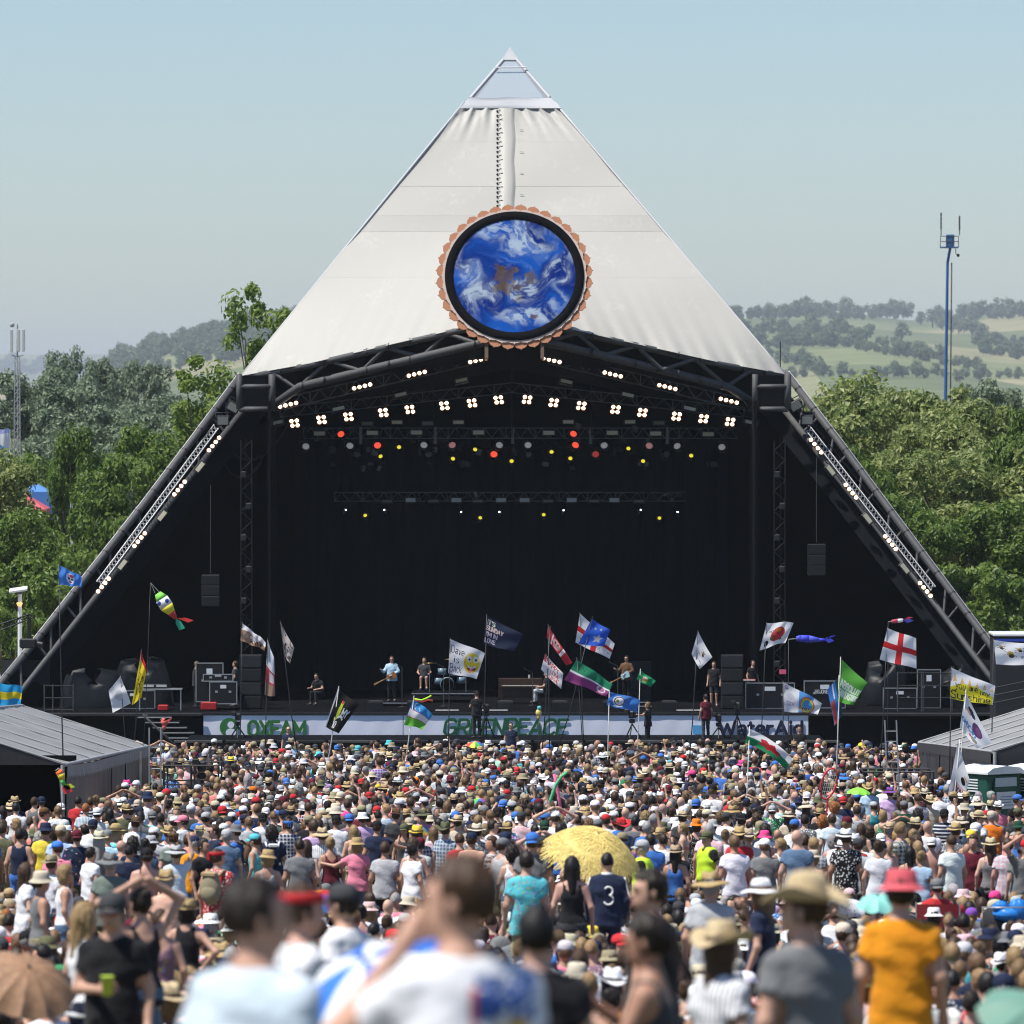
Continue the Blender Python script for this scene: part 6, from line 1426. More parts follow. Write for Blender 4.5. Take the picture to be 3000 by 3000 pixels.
SHOWN = [(q[0] / q[1], q[1]) for q in PLACED if q[1] > 98 and q[3] < 2470]
while d < 208:
    half = d * 1620 / FPX + 2.6
    x = -half + rnd.uniform(0, .5)
    while x < half:
        xx, yy = x + rnd.uniform(-.16, .16), d + rnd.uniform(-.3, .3)
        x += rnd.uniform(.52, .94)
        px = 1500 + xx * FPX / yy
        if xx < -9.9 and 146 < yy < 190: continue            # left marquee
        if xx > 11.6 and 153 < yy < 194: continue            # right marquee and toilets
        if yy > 190 and xx < -14.6: continue
        if yy > 152 and xx > 17.5: continue
        if -10.3 < xx < -7.9 and 165 < yy < 173: continue     # camera platforms
        if 9.6 < xx < 11.6 and 171 < yy < 179: continue
        if any((xx - a) ** 2 + (yy - b) ** 2 < .36 for a, b in keep): continue
        if any(q[1] > yy - .3 and q[1] < yy + 14 and abs(xx - q[0] * yy) < .24 for q in SHOWN): continue        # in front of someone the photograph shows
        if yy < 112 and rnd.random() < .3: continue
        if math.sin(xx * .9 + yy * .31) * math.sin(xx * .37 - yy * .53) > .72 and rnd.random() < .5: continue
        h = rnd.random() < .42
        v = rnd.choice(hatted if h else bare)
        add_figure(xx, yy, v)
    d += rnd.uniform(.82, 1.1)
# people sitting on the grass between those picked out above
for _ in range(3000):
    yy = rnd.uniform(54, 108); half = yy * 1600 / FPX + 1.2; xx = rnd.uniform(-half, half)
    if any((xx - q[0]) ** 2 + (yy - q[1]) ** 2 < .30 for q in PLACED) or any((xx - q[0]) ** 2 + (yy - q[1]) ** 2 < .36 for q in pts): continue
    add_figure(xx, yy, NV + rnd.randrange(NSIT))
print('far crowd', len(pts))
me = bpy.data.meshes.new('far_crowd'); me.from_pydata(pts, [], [])
for k, v in col.items():
    a = me.attributes.new(k, 'FLOAT_COLOR', 'POINT'); a.data.foreach_set('color', np.array(v, np.float32).ravel())
a = me.attributes.new('figure', 'INT', 'POINT'); a.data.foreach_set('value', vid)
a = me.attributes.new('turn', 'FLOAT', 'POINT'); a.data.foreach_set('value', rot)
a = me.attributes.new('size', 'FLOAT', 'POINT'); a.data.foreach_set('value', scl)
crowd = link('far_crowd', me); tag(crowd, 'dense crowd packed in front of the stage', 'crowd', kind='stuff')
ng = bpy.data.node_groups.new('place_figures', 'GeometryNodeTree')
ng.interface.new_socket('Geometry', in_out='INPUT', socket_type='NodeSocketGeometry'); ng.interface.new_socket('Geometry', in_out='OUTPUT', socket_type='NodeSocketGeometry')
gn, gl_ = ng.nodes, ng.links
gi, go = gn.new('NodeGroupInput'), gn.new('NodeGroupOutput')
ci = gn.new('GeometryNodeCollectionInfo'); ci.inputs['Collection'].default_value = vcol; ci.inputs['Separate Children'].default_value = True; ci.inputs['Reset Children'].default_value = True
ip = gn.new('GeometryNodeInstanceOnPoints'); ip.inputs['Pick Instance'].default_value = True
def named(nm, ty): q = gn.new('GeometryNodeInputNamedAttribute'); q.data_type = ty; q.inputs['Name'].default_value = nm; return q.outputs['Attribute']
cx = gn.new('ShaderNodeCombineXYZ'); gl_.new(named('turn', 'FLOAT'), cx.inputs['Z'])
gl_.new(gi.outputs[0], ip.inputs['Points']); gl_.new(ci.outputs[0], ip.inputs['Instance']); gl_.new(named('figure', 'INT'), ip.inputs['Instance Index'])
er = gn.new('FunctionNodeEulerToRotation'); gl_.new(cx.outputs[0], er.inputs[0]); gl_.new(er.outputs[0], ip.inputs['Rotation']); gl_.new(named('size', 'FLOAT'), ip.inputs['Scale']); gl_.new(ip.outputs[0], go.inputs[0])
md = crowd.modifiers.new('place_figures', 'NODES'); md.node_group = ng
# ================================================================== lettering
GL = {'A': (.8, [[(0, 0), (.4, 1), (.8, 0)], [(.14, .34), (.66, .34)]]), 'B': (.7, [[(0, 0), (0, 1), (.5, 1), (.64, .88), (.64, .64), (.5, .53), (0, .53)], [(.5, .53), (.7, .4), (.7, .12), (.54, 0), (0, 0)]]), 'C': (.7, [[(.7, .84), (.52, 1), (.2, 1), (0, .8), (0, .2), (.2, 0), (.52, 0), (.7, .16)]]),
 'D': (.72, [[(0, 0), (0, 1), (.42, 1), (.72, .74), (.72, .26), (.42, 0), (0, 0)]]), 'E': (.6, [[(.6, 1), (0, 1), (0, 0), (.6, 0)], [(0, .53), (.5, .53)]]), 'F': (.58, [[(.58, 1), (0, 1), (0, 0)], [(0, .52), (.48, .52)]]), 'G': (.74, [[(.72, .84), (.54, 1), (.2, 1), (0, .8), (0, .2), (.2, 0), (.54, 0), (.74, .18), (.74, .47), (.42, .47)]]),
 'H': (.7, [[(0, 0), (0, 1)], [(.7, 0), (.7, 1)], [(0, .52), (.7, .52)]]), 'I': (.1, [[(.05, 0), (.05, 1)]]), 'J': (.5, [[(.5, 1), (.5, .2), (.36, 0), (.14, 0), (0, .2)]]), 'K': (.66, [[(0, 0), (0, 1)], [(.64, 1), (0, .45)], [(.2, .6), (.66, 0)]]), 'L': (.54, [[(0, 1), (0, 0), (.54, 0)]]), 'M': (.9, [[(0, 0), (0, 1), (.45, .3), (.9, 1), (.9, 0)]]), 'N': (.7, [[(0, 0), (0, 1), (.7, 0), (.7, 1)]]),
 'O': (.74, [[(.2, 0), (0, .22), (0, .78), (.2, 1), (.54, 1), (.74, .78), (.74, .22), (.54, 0), (.2, 0)]]), 'P': (.66, [[(0, 0), (0, 1), (.48, 1), (.66, .86), (.66, .58), (.48, .44), (0, .44)]]), 'R': (.68, [[(0, 0), (0, 1), (.48, 1), (.66, .86), (.66, .6), (.48, .48), (0, .48)], [(.34, .48), (.68, 0)]]), 'S': (.62, [[(.6, .86), (.44, 1), (.16, 1), (0, .84), (0, .66), (.14, .53), (.48, .47), (.62, .34), (.62, .16), (.46, 0), (.16, 0), (0, .14)]]),
 'T': (.66, [[(0, 1), (.66, 1)], [(.33, 1), (.33, 0)]]), 'U': (.7, [[(0, 1), (0, .2), (.2, 0), (.5, 0), (.7, .2), (.7, 1)]]), 'V': (.74, [[(0, 1), (.37, 0), (.74, 1)]]), 'W': (1.1, [[(0, 1), (.27, 0), (.55, .8), (.83, 0), (1.1, 1)]]), 'X': (.7, [[(0, 0), (.7, 1)], [(0, 1), (.7, 0)]]), 'Y': (.7, [[(0, 1), (.35, .5), (.7, 1)], [(.35, .5), (.35, 0)]]), "'": (.1, [[(.05, 1), (.05, .78)]]), ' ': (.3, []), '1': (.2, [[(0, .8), (.18, 1), (.18, 0)]]), '0': (.6, [[(.15, 0), (0, .25), (0, .75), (.15, 1), (.45, 1), (.6, .75), (.6, .25), (.45, 0), (.15, 0)]]),
 'a': (.52, [[(.05, .58), (.2, .68), (.4, .68), (.5, .56), (.5, 0)], [(.5, .38), (.15, .36), (0, .22), (.08, .03), (.3, 0), (.5, .14)]]), 'e': (.54, [[(0, .36), (.54, .36), (.5, .58), (.35, .68), (.15, .68), (0, .5), (0, .18), (.16, 0), (.38, 0), (.52, .1)]]), 'r': (.36, [[(0, .68), (0, 0)], [(0, .45), (.14, .64), (.36, .66)]]), 't': (.36, [[(.14, .92), (.14, .14), (.24, 0), (.36, 0)], [(0, .68), (.34, .68)]]), 'd': (.54, [[(.52, 1), (.52, 0)], [(.52, .5), (.36, .68), (.16, .68), (0, .5), (0, .18), (.16, 0), (.36, 0), (.52, .18)]]), 'i': (.1, [[(.05, .68), (.05, 0)], [(.05, .9), (.05, .98)]]),
 'y': (.52, [[(0, .68), (.26, .05)], [(.52, .68), (.16, -.28), (0, -.28)]]), 'o': (.54, [[(.16, 0), (0, .18), (0, .5), (.16, .68), (.38, .68), (.54, .5), (.54, .18), (.38, 0), (.16, 0)]]), 'u': (.52, [[(0, .68), (0, .16), (.14, 0), (.36, 0), (.52, .16)], [(.52, .68), (.52, 0)]]), 'm': (.8, [[(0, 0), (0, .68)], [(0, .5), (.2, .68), (.38, .56), (.38, 0)], [(.38, .5), (.6, .68), (.78, .56), (.78, 0)]]), 'n': (.5, [[(0, 0), (0, .68)], [(0, .48), (.2, .68), (.4, .66), (.5, .5), (.5, 0)]]), 'h': (.5, [[(0, 0), (0, 1)], [(0, .48), (.2, .68), (.4, .66), (.5, .5), (.5, 0)]]),
 's': (.44, [[(.42, .6), (.28, .68), (.1, .66), (.02, .52), (.14, .4), (.34, .32), (.44, .18), (.32, 0), (.1, 0), (0, .08)]]), 'v': (.5, [[(0, .68), (.25, 0), (.5, .68)]]), 'k': (.48, [[(0, 0), (0, 1)], [(.44, .68), (0, .28)], [(.16, .42), (.48, 0)]]), 'c': (.46, [[(.46, .56), (.3, .68), (.14, .68), (0, .5), (0, .18), (.14, 0), (.3, 0), (.46, .1)]]), 'l': (.1, [[(.05, 0), (.05, 1)]])}
def strokes(txt, gap=.22):
    """list of polylines in text space (height 1), and the width"""
    x, out = 0.0, []
    for ch in txt:
        w, pl = GL[ch]
        for p in pl: out.append((ch, [(x + a, b) for a, b in p]))
        x += w + gap
    return out, x - gap
def letters(parent, txt, x0, x1, z0, z1, y, m, th, slant=0.0, wob=0.0, gap=.22):
    """raised lettering, one child per character"""
    sx = 0; pos = 0.0; tw = strokes(txt, gap)[1]; k = (x1 - x0) / tw; h = z1 - z0; r2 = random.Random(len(txt))
    for ch in txt:
        w, pl = GL[ch]; b = MB(); o = 0.0; dz = r2.uniform(-wob, wob)
        for p in pl:
            q = [(x0 + (pos + a) * k + slant * bb * h, z0 + (bb + dz) * h) for a, bb in p]
            for (ax, az), (bx, bz) in zip(q[:-1], q[1:]):
                L = math.hypot(bx - ax, bz - az); nx, nz = -(bz - az) / L * th / 2, (bx - ax) / L * th / 2; o += .0006
                b.prism([(ax + nx, az + nz), (bx + nx, bz + nz), (bx - nx, bz - nz), (ax - nx, az - nz)], .012, (0, y - .012 - o, 0), (1, 0, 0), (0, 0, 1), (0, 1, 0))
            for (ax, az) in q:
                o += .0006; b.prism([(ax + th / 2 * math.cos(t), az + th / 2 * math.sin(t)) for t in np.linspace(0, 2 * math.pi, 11)[:-1]], .012, (0, y - .012 - o, 0), (1, 0, 0), (0, 0, 1), (0, 1, 0))
        if pl: b.build('letter', m, parent)
        pos += w + gap
# ------------------------------------------------------------------ banners along the stage front
BD = 246.45
def X(px, d=BD): return pix(px, 2100, d).x
def Zp(py, d=BD): return pix(1500, py, d).z
BANW = mat('banner_white', (.80, .82, .92), .6, var=.04, scale=.8)
GRN = mat('banner_green', (.03, .16, .04), .6); GRN2 = mat('banner_dark_green', (.012, .11, .045), .6); NVY = mat('banner_navy', (.01, .016, .05), .6); CYN = mat('banner_cyan', (.10, .40, .72), .6)
def banner(xa, xb, label):
    r = empty('stage_banner', ((X(xa) + X(xb)) / 2, BD, Zp(2160)))
    g = [[(x, BD + .006 * math.sin(x * 1.9 + z * 2) + .003 * math.sin(x * 7.3 - z * 3), z) for x in np.linspace(X(xa), X(xb), 70)] for z in np.linspace(Zp(2160), Zp(2096), 9)]
    MB().sheet(g).build('cloth', BANW, r); tag(r, label, 'banner', 'banners along the stage front'); return r
r = banner(596, 1180, 'white banner with green OXFAM lettering on the stage front'); letters(r, 'OXFAM', X(729), X(893), Zp(2155), Zp(2114), BD - .03, GRN, .125)
c = (X(672), Zp(2131)); MB().prism([(c[0] + .37 * math.cos(t), c[1] + .37 * math.sin(t)) for t in np.linspace(0, 2 * math.pi, 33)[:-1]], .012, (0, BD - .05, 0), (1, 0, 0), (0, 0, 1), (0, 1, 0)).build('round_logo', GRN, r)
MB().prism([(c[0] + .06 + .13 * math.cos(t), c[1] + .1 + .13 * math.sin(t)) for t in np.linspace(0, 2 * math.pi, 21)[:-1]], .008, (0, BD - .062, 0), (1, 0, 0), (0, 0, 1), (0, 1, 0)).build('logo_mark', BANW, r); MB().prism([(c[0] + .06 + .2 * math.cos(t), c[1] - .2 + .16 * math.sin(t)) for t in np.linspace(0, 2 * math.pi, 21)[:-1]], .008, (0, BD - .064, 0), (1, 0, 0), (0, 0, 1), (0, 1, 0)).build('logo_mark', BANW, r)
r = banner(1182, 1898, 'white banner with handwritten dark green GREENPEACE lettering on the stage front'); letters(r, 'GREENPEACE', X(1300), X(1655), Zp(2153), Zp(2108), BD - .03, GRN2, .11, slant=.18, wob=.05, gap=.2)
r = banner(1900, 2368, 'white banner with navy WaterAid lettering on the stage front'); letters(r, 'WaterAid', X(2108), X(2350), Zp(2153), Zp(2114), BD - .03, NVY, .12)
MB().box((X(2043), BD - .05, Zp(2138)), (.35, .02, .35)).build('square_logo', CYN, r)
MB().box((0, 246.55, Zp(2091)), (46, .3, .07)).build('stage_edge_trim', STEEL_D, stage)
# pit platform and barrier
pit = empty('pit_platform', (0, 243, 0)); tag(pit, 'long black platform for camera crews in front of the stage', 'platform')
PT = pix(1500, 2168, 241.4).z
MB().box((X(1480), 243.2, PT / 2), (X(2400) - X(570), 3.6, PT)).build('deck', BLACK, pit)
for i in range(13):
    x = X(600) + (X(2370) - X(600)) * i / 12
    MB().box((x, 241.3, PT - .05), ((X(2370) - X(600)) / 12 - .12, .06, .10), bev=.01).build('edge_rail', STEEL_D if i % 3 else STEEL, pit)
# ------------------------------------------------------------------ flags
def flag_mat():
    m = bpy.data.materials.new('flag_cloth'); nt, n, l, b = nodes_of(m)
    a = n.new('ShaderNodeAttribute'); a.attribute_name = 'Col'; b.inputs['Roughness'].default_value = .75; b.inputs['Specular IOR Level'].default_value = .2
    l.new(a.outputs['Color'], b.inputs['Base Color']); t = n.new('ShaderNodeBsdfTranslucent'); l.new(a.outputs['Color'], t.inputs[0])
    mx = n.new('ShaderNodeMixShader'); mx.inputs[0].default_value = .5; l.new(b.outputs[0], mx.inputs[1]); l.new(t.outputs[0], mx.inputs[2]); l.new(mx.outputs[0], n['Material Output'].inputs[0])
    return m
FLAGM = flag_mat()
POLEB = mat('black_pole', (.02, .02, .022), .4); POLEW = mat('pale_pole', (.55, .54, .50), .4)
class Paint:
    """colours of a printed cloth: u along the cloth from the pole, v down from the top"""
    def __init__(s, base, asp): s.base, s.asp, s.ops = base, asp, []
    def fill(s, fn, c): s.ops.append((fn, c)); return s
    def rect(s, u0, v0, u1, v1, c): return s.fill(lambda u, v: (u >= u0) & (u < u1) & (v >= v0) & (v < v1), c)
    def ell(s, cu, cv, ru, rv, c): return s.fill(lambda u, v: ((u - cu) / ru) ** 2 + ((v - cv) / rv) ** 2 < 1, c)
    def ring(s, cu, cv, ru, rv, t, c): return s.fill(lambda u, v: np.abs(np.sqrt(((u - cu) / ru) ** 2 + ((v - cv) / rv) ** 2) - 1) < t, c)
    def poly(s, pts, c):
        def f(u, v):
            ins = np.zeros(u.shape, bool); n = len(pts)
            for i in range(n):
                (x0, y0), (x1, y1) = pts[i], pts[(i + 1) % n]
                cr = ((y0 > v) != (y1 > v)) & (u < (x1 - x0) * (v - y0) / ((y1 - y0) or 1e-9) + x0); ins ^= cr
            return ins
        return s.fill(f, c)
    def line(s, pts, t, c):
        a = s.asp
        def f(u, v):
            m = np.zeros(u.shape, bool)
            for (x0, y0), (x1, y1) in zip(pts[:-1], pts[1:]):
                dx, dy = (x1 - x0) * a, y1 - y0; L = dx * dx + dy * dy + 1e-9
                k = np.clip(((u - x0) * a * dx + (v - y0) * dy) / L, 0, 1)
                m |= np.hypot((u - x0) * a - k * dx, (v - y0) - k * dy) < t
            return m
        return s.fill(f, c)
    def text(s, t, u, v, h, c, th=.09, gap=.22, w=None, mirror=False):
        st, tw = strokes(t, gap); k = (w / tw) if w else h / s.asp
        for _, p in st: s.line([((u + (tw - a if mirror else a) * k), v + h * (1 - b)) for a, b in p], th * h, c)
        return s
    def at(s, u, v):
        C = np.zeros(u.shape + (3,), np.float32); C[:] = s.base
        for f, c in s.ops: C[f(u, v)] = c
        return C
def cloth(root, corners, d, paint, rip=.07, nu=64, nv=44, wave=2.4, ph=0.0, name='cloth', sag=0.0):
    TL, BL, BR, TR = [np.array(q, float) for q in corners]
    g = []
    for j in range(nv + 1):
        v = j / nv; row = []
        for i in range(nu + 1):
            u = i / nu
            q = (TL * (1 - u) + TR * u) * (1 - v) + (BL * (1 - u) + BR * u) * v
            w = math.sin(u * wave * 6.28 + v * 1.6 + ph) * (.15 + u) ** .8
            q = q + np.array([0, 1.0]) * (3.2 * math.sin(u * wave * 5 + ph + .7) * u + sag * 4 * u * (1 - u) * 8)
            row.append(pix(q[0], q[1], d + rip * w + .03 * math.sin(v * 7 + u * 5 + ph)))
        g.append(row)
    b = MB().sheet(g); o = b.build(name, FLAGM, root)
    u, v = np.meshgrid((np.arange(nu) + .5) / nu, (np.arange(nv) + .5) / nv); C = paint.at(u, v).reshape(-1, 3)
    me = o.data; a = me.color_attributes.new('Col', 'FLOAT_COLOR', 'CORNER'); C4 = np.concatenate([np.repeat(C, 4, 0), np.ones((len(C) * 4, 1), np.float32)], 1); a.data.foreach_set('color', C4.ravel().astype(np.float32))
    return o
def pole(root, top, d, basex, r=.018, m=None, bot=None):
    t = pix(top[0], top[1], d); bz = gz(d) if bot is None else pix(basex, bot, d).z; bx = pix(basex, top[1], d).x
    mid = t.lerp(Vector((bx, d, bz)), .5) + Vector(((t.x - bx) * .08, 0, 0)); MB().path([(bx, d, bz), mid, t], [r * 1.3, r, r * .6], 6).build('pole', m or POLEB, root)
def flag(label, corners, d, paint, top=None, basex=None, pm=None, name='flag', **kw):
    top = top or corners[0]; bx = basex if basex is not None else top[0]
    root = empty(name, (pix(bx, 2300, d).x, d, gz(d))); cloth(root, corners, d - .02, paint, **kw); pole(root, (top[0], top[1] - 4), d, bx, m=pm)
    tag(root, label, 'flag', 'flags waving above the crowd'); return root
WH, BK, RD, BL_, GN_, YL = (.84, .84, .86), (.012, .012, .014), (.62, .025, .03), (.03, .10, .55), (.03, .32, .10), (.85, .66, .03)
SK, CY_, NV_, GY, PK, PU = (.10, .35, .80), (.10, .42, .72), (.02, .03, .075), (.35, .35, .37), (.7, .25, .4), (.30, .06, .24)
P = Paint
f = P((.07, .25, .72), 1.4).ell(.52, .5, .2, .34, (.72, .76, .85)).ell(.56, .3, .09, .12, (.4, .05, .1)).ell(.45, .52, .05, .08, NV_).ell(.58, .52, .05, .08, NV_).ell(.53, .72, .07, .06, PU)
flag('blue flag with a white round head emblem over the left stage leg', [(172, 1655), (172, 1712), (238, 1720), (240, 1690)], 158, f, basex=192, ph=.5)
f = P((.03, .35, .70), 1.6).rect(0, .33, 1, .67, YL).poly([(0, 0), (0, 1), (.42, .5)], BK)
flag('blue and yellow flag with a black triangle at the left edge', [(-60, 1990), (-60, 2075), (60, 2068), (66, 2012)], 190, f, basex=-62)
f = P(WH, 1.0).ell(.55, .45, .22, .2, (.6, .61, .64)).ell(.5, .6, .12, .14, (.55, .56, .6))
flag('white crumpled flag with a faint grey emblem near the yellow flag', [(353, 1981), (318, 2024), (330, 2086), (383, 2058)], 196, f, basex=386, top=(353, 1981), wave=1.3)
f = P(YL, .6).rect(0, 0, 1, .12, RD).text('ON TO', .2, .35, .13, (.06, .05, .02), w=.65, mirror=True).text('THE', .15, .52, .12, (.06, .05, .02), w=.5).text('ROAD', .2, .68, .12, (.06, .05, .02), w=.6)
flag('tall yellow flag with a red tip and black lettering', [(414, 1906), (386, 2066), (414, 2046), (430, 1962)], 193, f, basex=372, top=(414, 1906), wave=1.0, rip=.05)
f = P((.82, .82, .84), 1.5).poly([(0, .35), (.35, .2), (.6, .35), (1, .55), (1, 1), (0, 1)], (.42, .25, .16)).ell(.55, .5, .18, .22, (.78, .72, .70)).ell(.2, .55, .12, .16, (.62, .42, .30)).text('KYLIE', .42, .6, .28, (.05, .035, .03), w=.52)
flag('white and brown flag lettered KYLIE on a thin pole', [(710, 1826), (704, 1876), (775, 1905), (779, 1880)], 200, f, basex=698, ph=1.2)
f = P((.82, .82, .84), .35).rect(0, .45, 1, .75, (.55, .08, .1)).rect(.4, .5, .9, .7, (.7, .65, .66)).rect(0, .75, 1, 1, (.35, .22, .16)).ell(.5, .2, .3, .12, (.5, .6, .68))
flag('narrow folded flag, white above and red and brown below', [(784, 1874), (775, 2035), (806, 2043), (803, 1930)], 200, f, basex=772, top=(784, 1874), wave=.8)
f = P((.62, .54, .50), .5)
for i in range(26):
    r1 = random.Random(i); x, y = r1.random(), r1.random(); f.line([(x, y), (x + r1.uniform(-.25, .25), y + r1.uniform(-.1, .1)), (x + r1.uniform(-.4, .4), y + r1.uniform(-.14, .14))], .016, (.06, .045, .04))
flag('pale flag covered in dark cracked lines', [(822, 1824), (836, 1925), (850, 1947), (862, 1900)], 199, f, basex=895, wave=.8)
f = P((.018, .017, .017), 1.0).rect(0, 0, .06, 1, (.72, .72, .74)).poly([(.36, .18), (.44, .15), (.5, .6), (.38, .75), (.32, .5)], (.6, .68, .04)).rect(.37, .17, .44, .26, RD).text('MY', .55, .34, .2, WH, th=.12, w=.3).text('10', .36, .74, .17, WH, th=.12, w=.16).line([(.46, .62), (.6, .55), (.72, .62)], .03, WH)
flag('black flag with yellow and white MY 10 lettering before the banner', [(990, 2017), (953, 2128), (992, 2152), (1052, 2066)], 196, f, basex=935, top=(993, 2014), pm=POLEW, wave=.9)
f = P((.82, .82, .84), 1.3).rect(0, 0, 1, .36, (.05, .33, .72)).rect(0, .66, 1, 1, (.16, .55, .05)).rect(0, .35, 1, .375, RD).rect(0, .645, 1, .665, RD).ell(.22, .17, .08, .13, WH).ell(.26, .16, .07, .11, (.05, .33, .72)).ell(.4, .2, .02, .03, WH).ell(.46, .26, .02, .03, WH)
r = flag('blue white and green striped flag with a crescent', [(1212, 2046), (1183, 2123), (1236, 2136), (1268, 2092)], 196, f, basex=1165, top=(1213, 2042), pm=POLEW, wave=1.3)
for c, q in (('print_lime', [(1214, 2048), (1235, 2052), (1250, 2046), (1264, 2038)]), ('print_coral', [(1214, 2050), (1238, 2056), (1255, 2050), (1268, 2053)])):
    MB().path([pix(a, b, 196) for a, b in q], .03, 4).build('streamer', mat(c, (.4, .75, .03) if 'lime' in c else (.85, .12, .08), .7), r)
f = P((.82, .82, .84), 1.15).text('Dave', .06, .14, .22, (.05, .05, .06), th=.05, w=.38).text('is', .16, .44, .18, (.05, .05, .06), th=.06, w=.16).text('Back', .05, .70, .21, (.05, .05, .06), th=.05, w=.38).ell(.72, .52, .25, .34, (.86, .55, .02)).ell(.74, .46, .23, .28, (.88, .70, .06)).ell(.62, .40, .075, .10, WH).ell(.82, .36, .085, .12, WH).ell(.63, .42, .03, .04, BK).ell(.82, .38, .032, .045, BK).poly([(.56, .62), (.74, .66), (.92, .56), (.86, .74), (.72, .82), (.62, .76)], (.25, .05, .03)).poly([(.58, .62), (.74, .67), (.9, .57), (.88, .63), (.74, .72), (.62, .69)], WH).ell(.75, .77, .05, .06, (.75, .2, .3))
flag('white flag reading Dave is Back with a yellow grinning face', [(1319, 1872), (1313, 1972), (1396, 1990), (1421, 1914)], 188, f, basex=1309, wave=1.1, rip=.05)
f = P((.025, .034, .072), 1.25).text("IT'S", .05, .10, .15, (.72, .75, .62), th=.12, w=.2).text('SUNDAY', .05, .32, .15, (.75, .60, .55), th=.12, w=.46).text("I'M IN", .05, .54, .15, (.72, .58, .66), th=.12, w=.32).text('LOVE', .05, .76, .15, (.74, .66, .72), th=.12, w=.30)
flag("dark navy flag reading IT'S SUNDAY I'M IN LOVE", [(1426, 1803), (1415, 1885), (1507, 1911), (1533, 1861)], 192, f, basex=1409, pm=POLEB, wave=.8, rip=.05)
f = P((.62, .04, .06), .6).rect(0, .3, 1, .62, (.7, .25, .24)).ell(.5, .45, .3, .13, (.72, .60, .58)).ell(.4, .42, .07, .03, BK).ell(.62, .44, .07, .03, BK).rect(0, .64, 1, .72, WH).rect(.0, .2, 1, .26, WH).rect(.3, .86, .9, .98, WH)
flag('red and white flag with a printed face, highest of the middle pair', [(1606, 1832), (1601, 1866), (1658, 1951), (1677, 1944)], 200, P(f.base, 2.0).rect(.0, .0, .18, 1, (.62, .05, .07)).ell(.42, .5, .16, .42, (.72, .45, .42)).ell(.36, .4, .03, .1, BK).ell(.46, .35, .03, .1, BK).rect(.2, .0, .25, 1, WH).rect(.62, .0, .72, 1, WH), basex=1612, top=(1606, 1832), wave=1.0)
f = P((.82, .82, .84), 1.6).rect(0, 0, .12, .4, (.6, .12, .15)).text('HAPPY', .16, .08, .26, RD, w=.6).text('I LOVE', .3, .42, .24, RD, w=.55).text('DAVE', .4, .74, .22, RD, w=.42)
flag('white flag with red HAPPY I LOVE DAVE lettering', [(1597, 1914), (1585, 1961), (1644, 2021), (1650, 1975)], 198, f, basex=1575, top=(1612, 1838), wave=.7, pm=POLEB)
f = P((.82, .82, .84), 1.35).rect(0, .40, 1, .60, RD).rect(.42, 0, .58, 1, RD).text('FAMILY', .55, .72, .14, (.2, .2, .25), w=.4, th=.05)
flag('white flag with red cross half hidden behind the blue star flag', [(1699, 1797), (1686, 1882), (1786, 1932), (1801, 1888)], 196, f, basex=1716, wave=1.0)
f = P((.03, .12, .62), 1.2).poly([(.62, .42), (.68, .56), (.84, .58), (.72, .68), (.76, .84), (.62, .76), (.48, .84), (.52, .68), (.40, .58), (.56, .56)], (.36, .38, .42)).ell(.35, .25, .04, .05, (.4, .42, .46)).ell(.6, .2, .05, .06, (.4, .42, .46))
flag('bright blue flag with a grey star', [(1734, 1813), (1694, 1886), (1770, 1896), (1788, 1848)], 193, f, basex=1575, top=(1736, 1810), wave=.8)
f = P((.02, .25, .12), 1.7).rect(0, .48, 1, .58, WH).rect(0, .56, 1, 1, (.32, .06, .22)).ell(.82, .7, .10, .2, (.65, .62, .64)).ell(.82, .7, .07, .14, (.4, .15, .3)).text('UNITE', .12, .1, .2, (.01, .15, .08), w=.4, th=.06)
flag('green white and purple flag with a rose emblem', [(1689, 1932), (1653, 1992), (1777, 2039), (1794, 2002)], 190, f, basex=1726, top=(1690, 1930), wave=1.6, rip=.1)
f = P((.06, .22, .62), 1.6).ell(.36, .5, .2, .36, (.74, .75, .80)).ell(.32, .5, .05, .12, (.25, .22, .03)).ring(.38, .5, .16, .3, .12, (.1, .1, .15)).line([(.2, .9), (.5, .85)], .03, WH)
flag('blue flag with a white animal head below the green and purple flag', [(1785, 2026), (1778, 2066), (1864, 2087), (1876, 2050)], 186, f, basex=1775, pm=POLEW, wave=1.2)
f = P((.02, .30, .12), 1.3).ell(.45, .42, .16, .2, (.7, .5, .45)).ell(.45, .65, .2, .2, (.45, .38, .08)).ell(.36, .62, .06, .18, (.65, .45, .38))
flag('small green flag with a little figure beside the bass player', [(1876, 1963), (1865, 1990), (1906, 2015), (1921, 1997)], 200, f, basex=1860, pm=POLEW, wave=1.0)
def bee(f, u, v, s): f.ell(u, v, .05 * s, .07 * s, (.62, .40, .04)).ell(u + .02 * s, v + .06 * s, .045 * s, .06 * s, (.08, .05, .02)).line([(u - .1 * s, v - .07 * s), (u, v)], .012, (.3, .28, .25)).line([(u + .1 * s, v - .06 * s), (u, v)], .012, (.3, .28, .25)).line([(u - .1 * s, v + .05 * s), (u, v)], .01, (.2, .17, .1)).line([(u + .1 * s, v + .08 * s), (u, v)], .01, (.2, .17, .1)); return f
f = bee(P((.82, .82, .84), .7), .62, .34, 1.3).text('SAVE', .2, .50, .08, (.35, .33, .45), w=.3).text('OUR', .2, .62, .08, (.35, .33, .45), w=.22).text('WATER', .4, .74, .08, (.35, .33, .45), w=.4)
flag('white pointed flag with a bee and small lettering', [(2045, 1850), (2026, 1916), (2050, 1963), (2087, 1928)], 190, f, basex=2007, wave=.7)
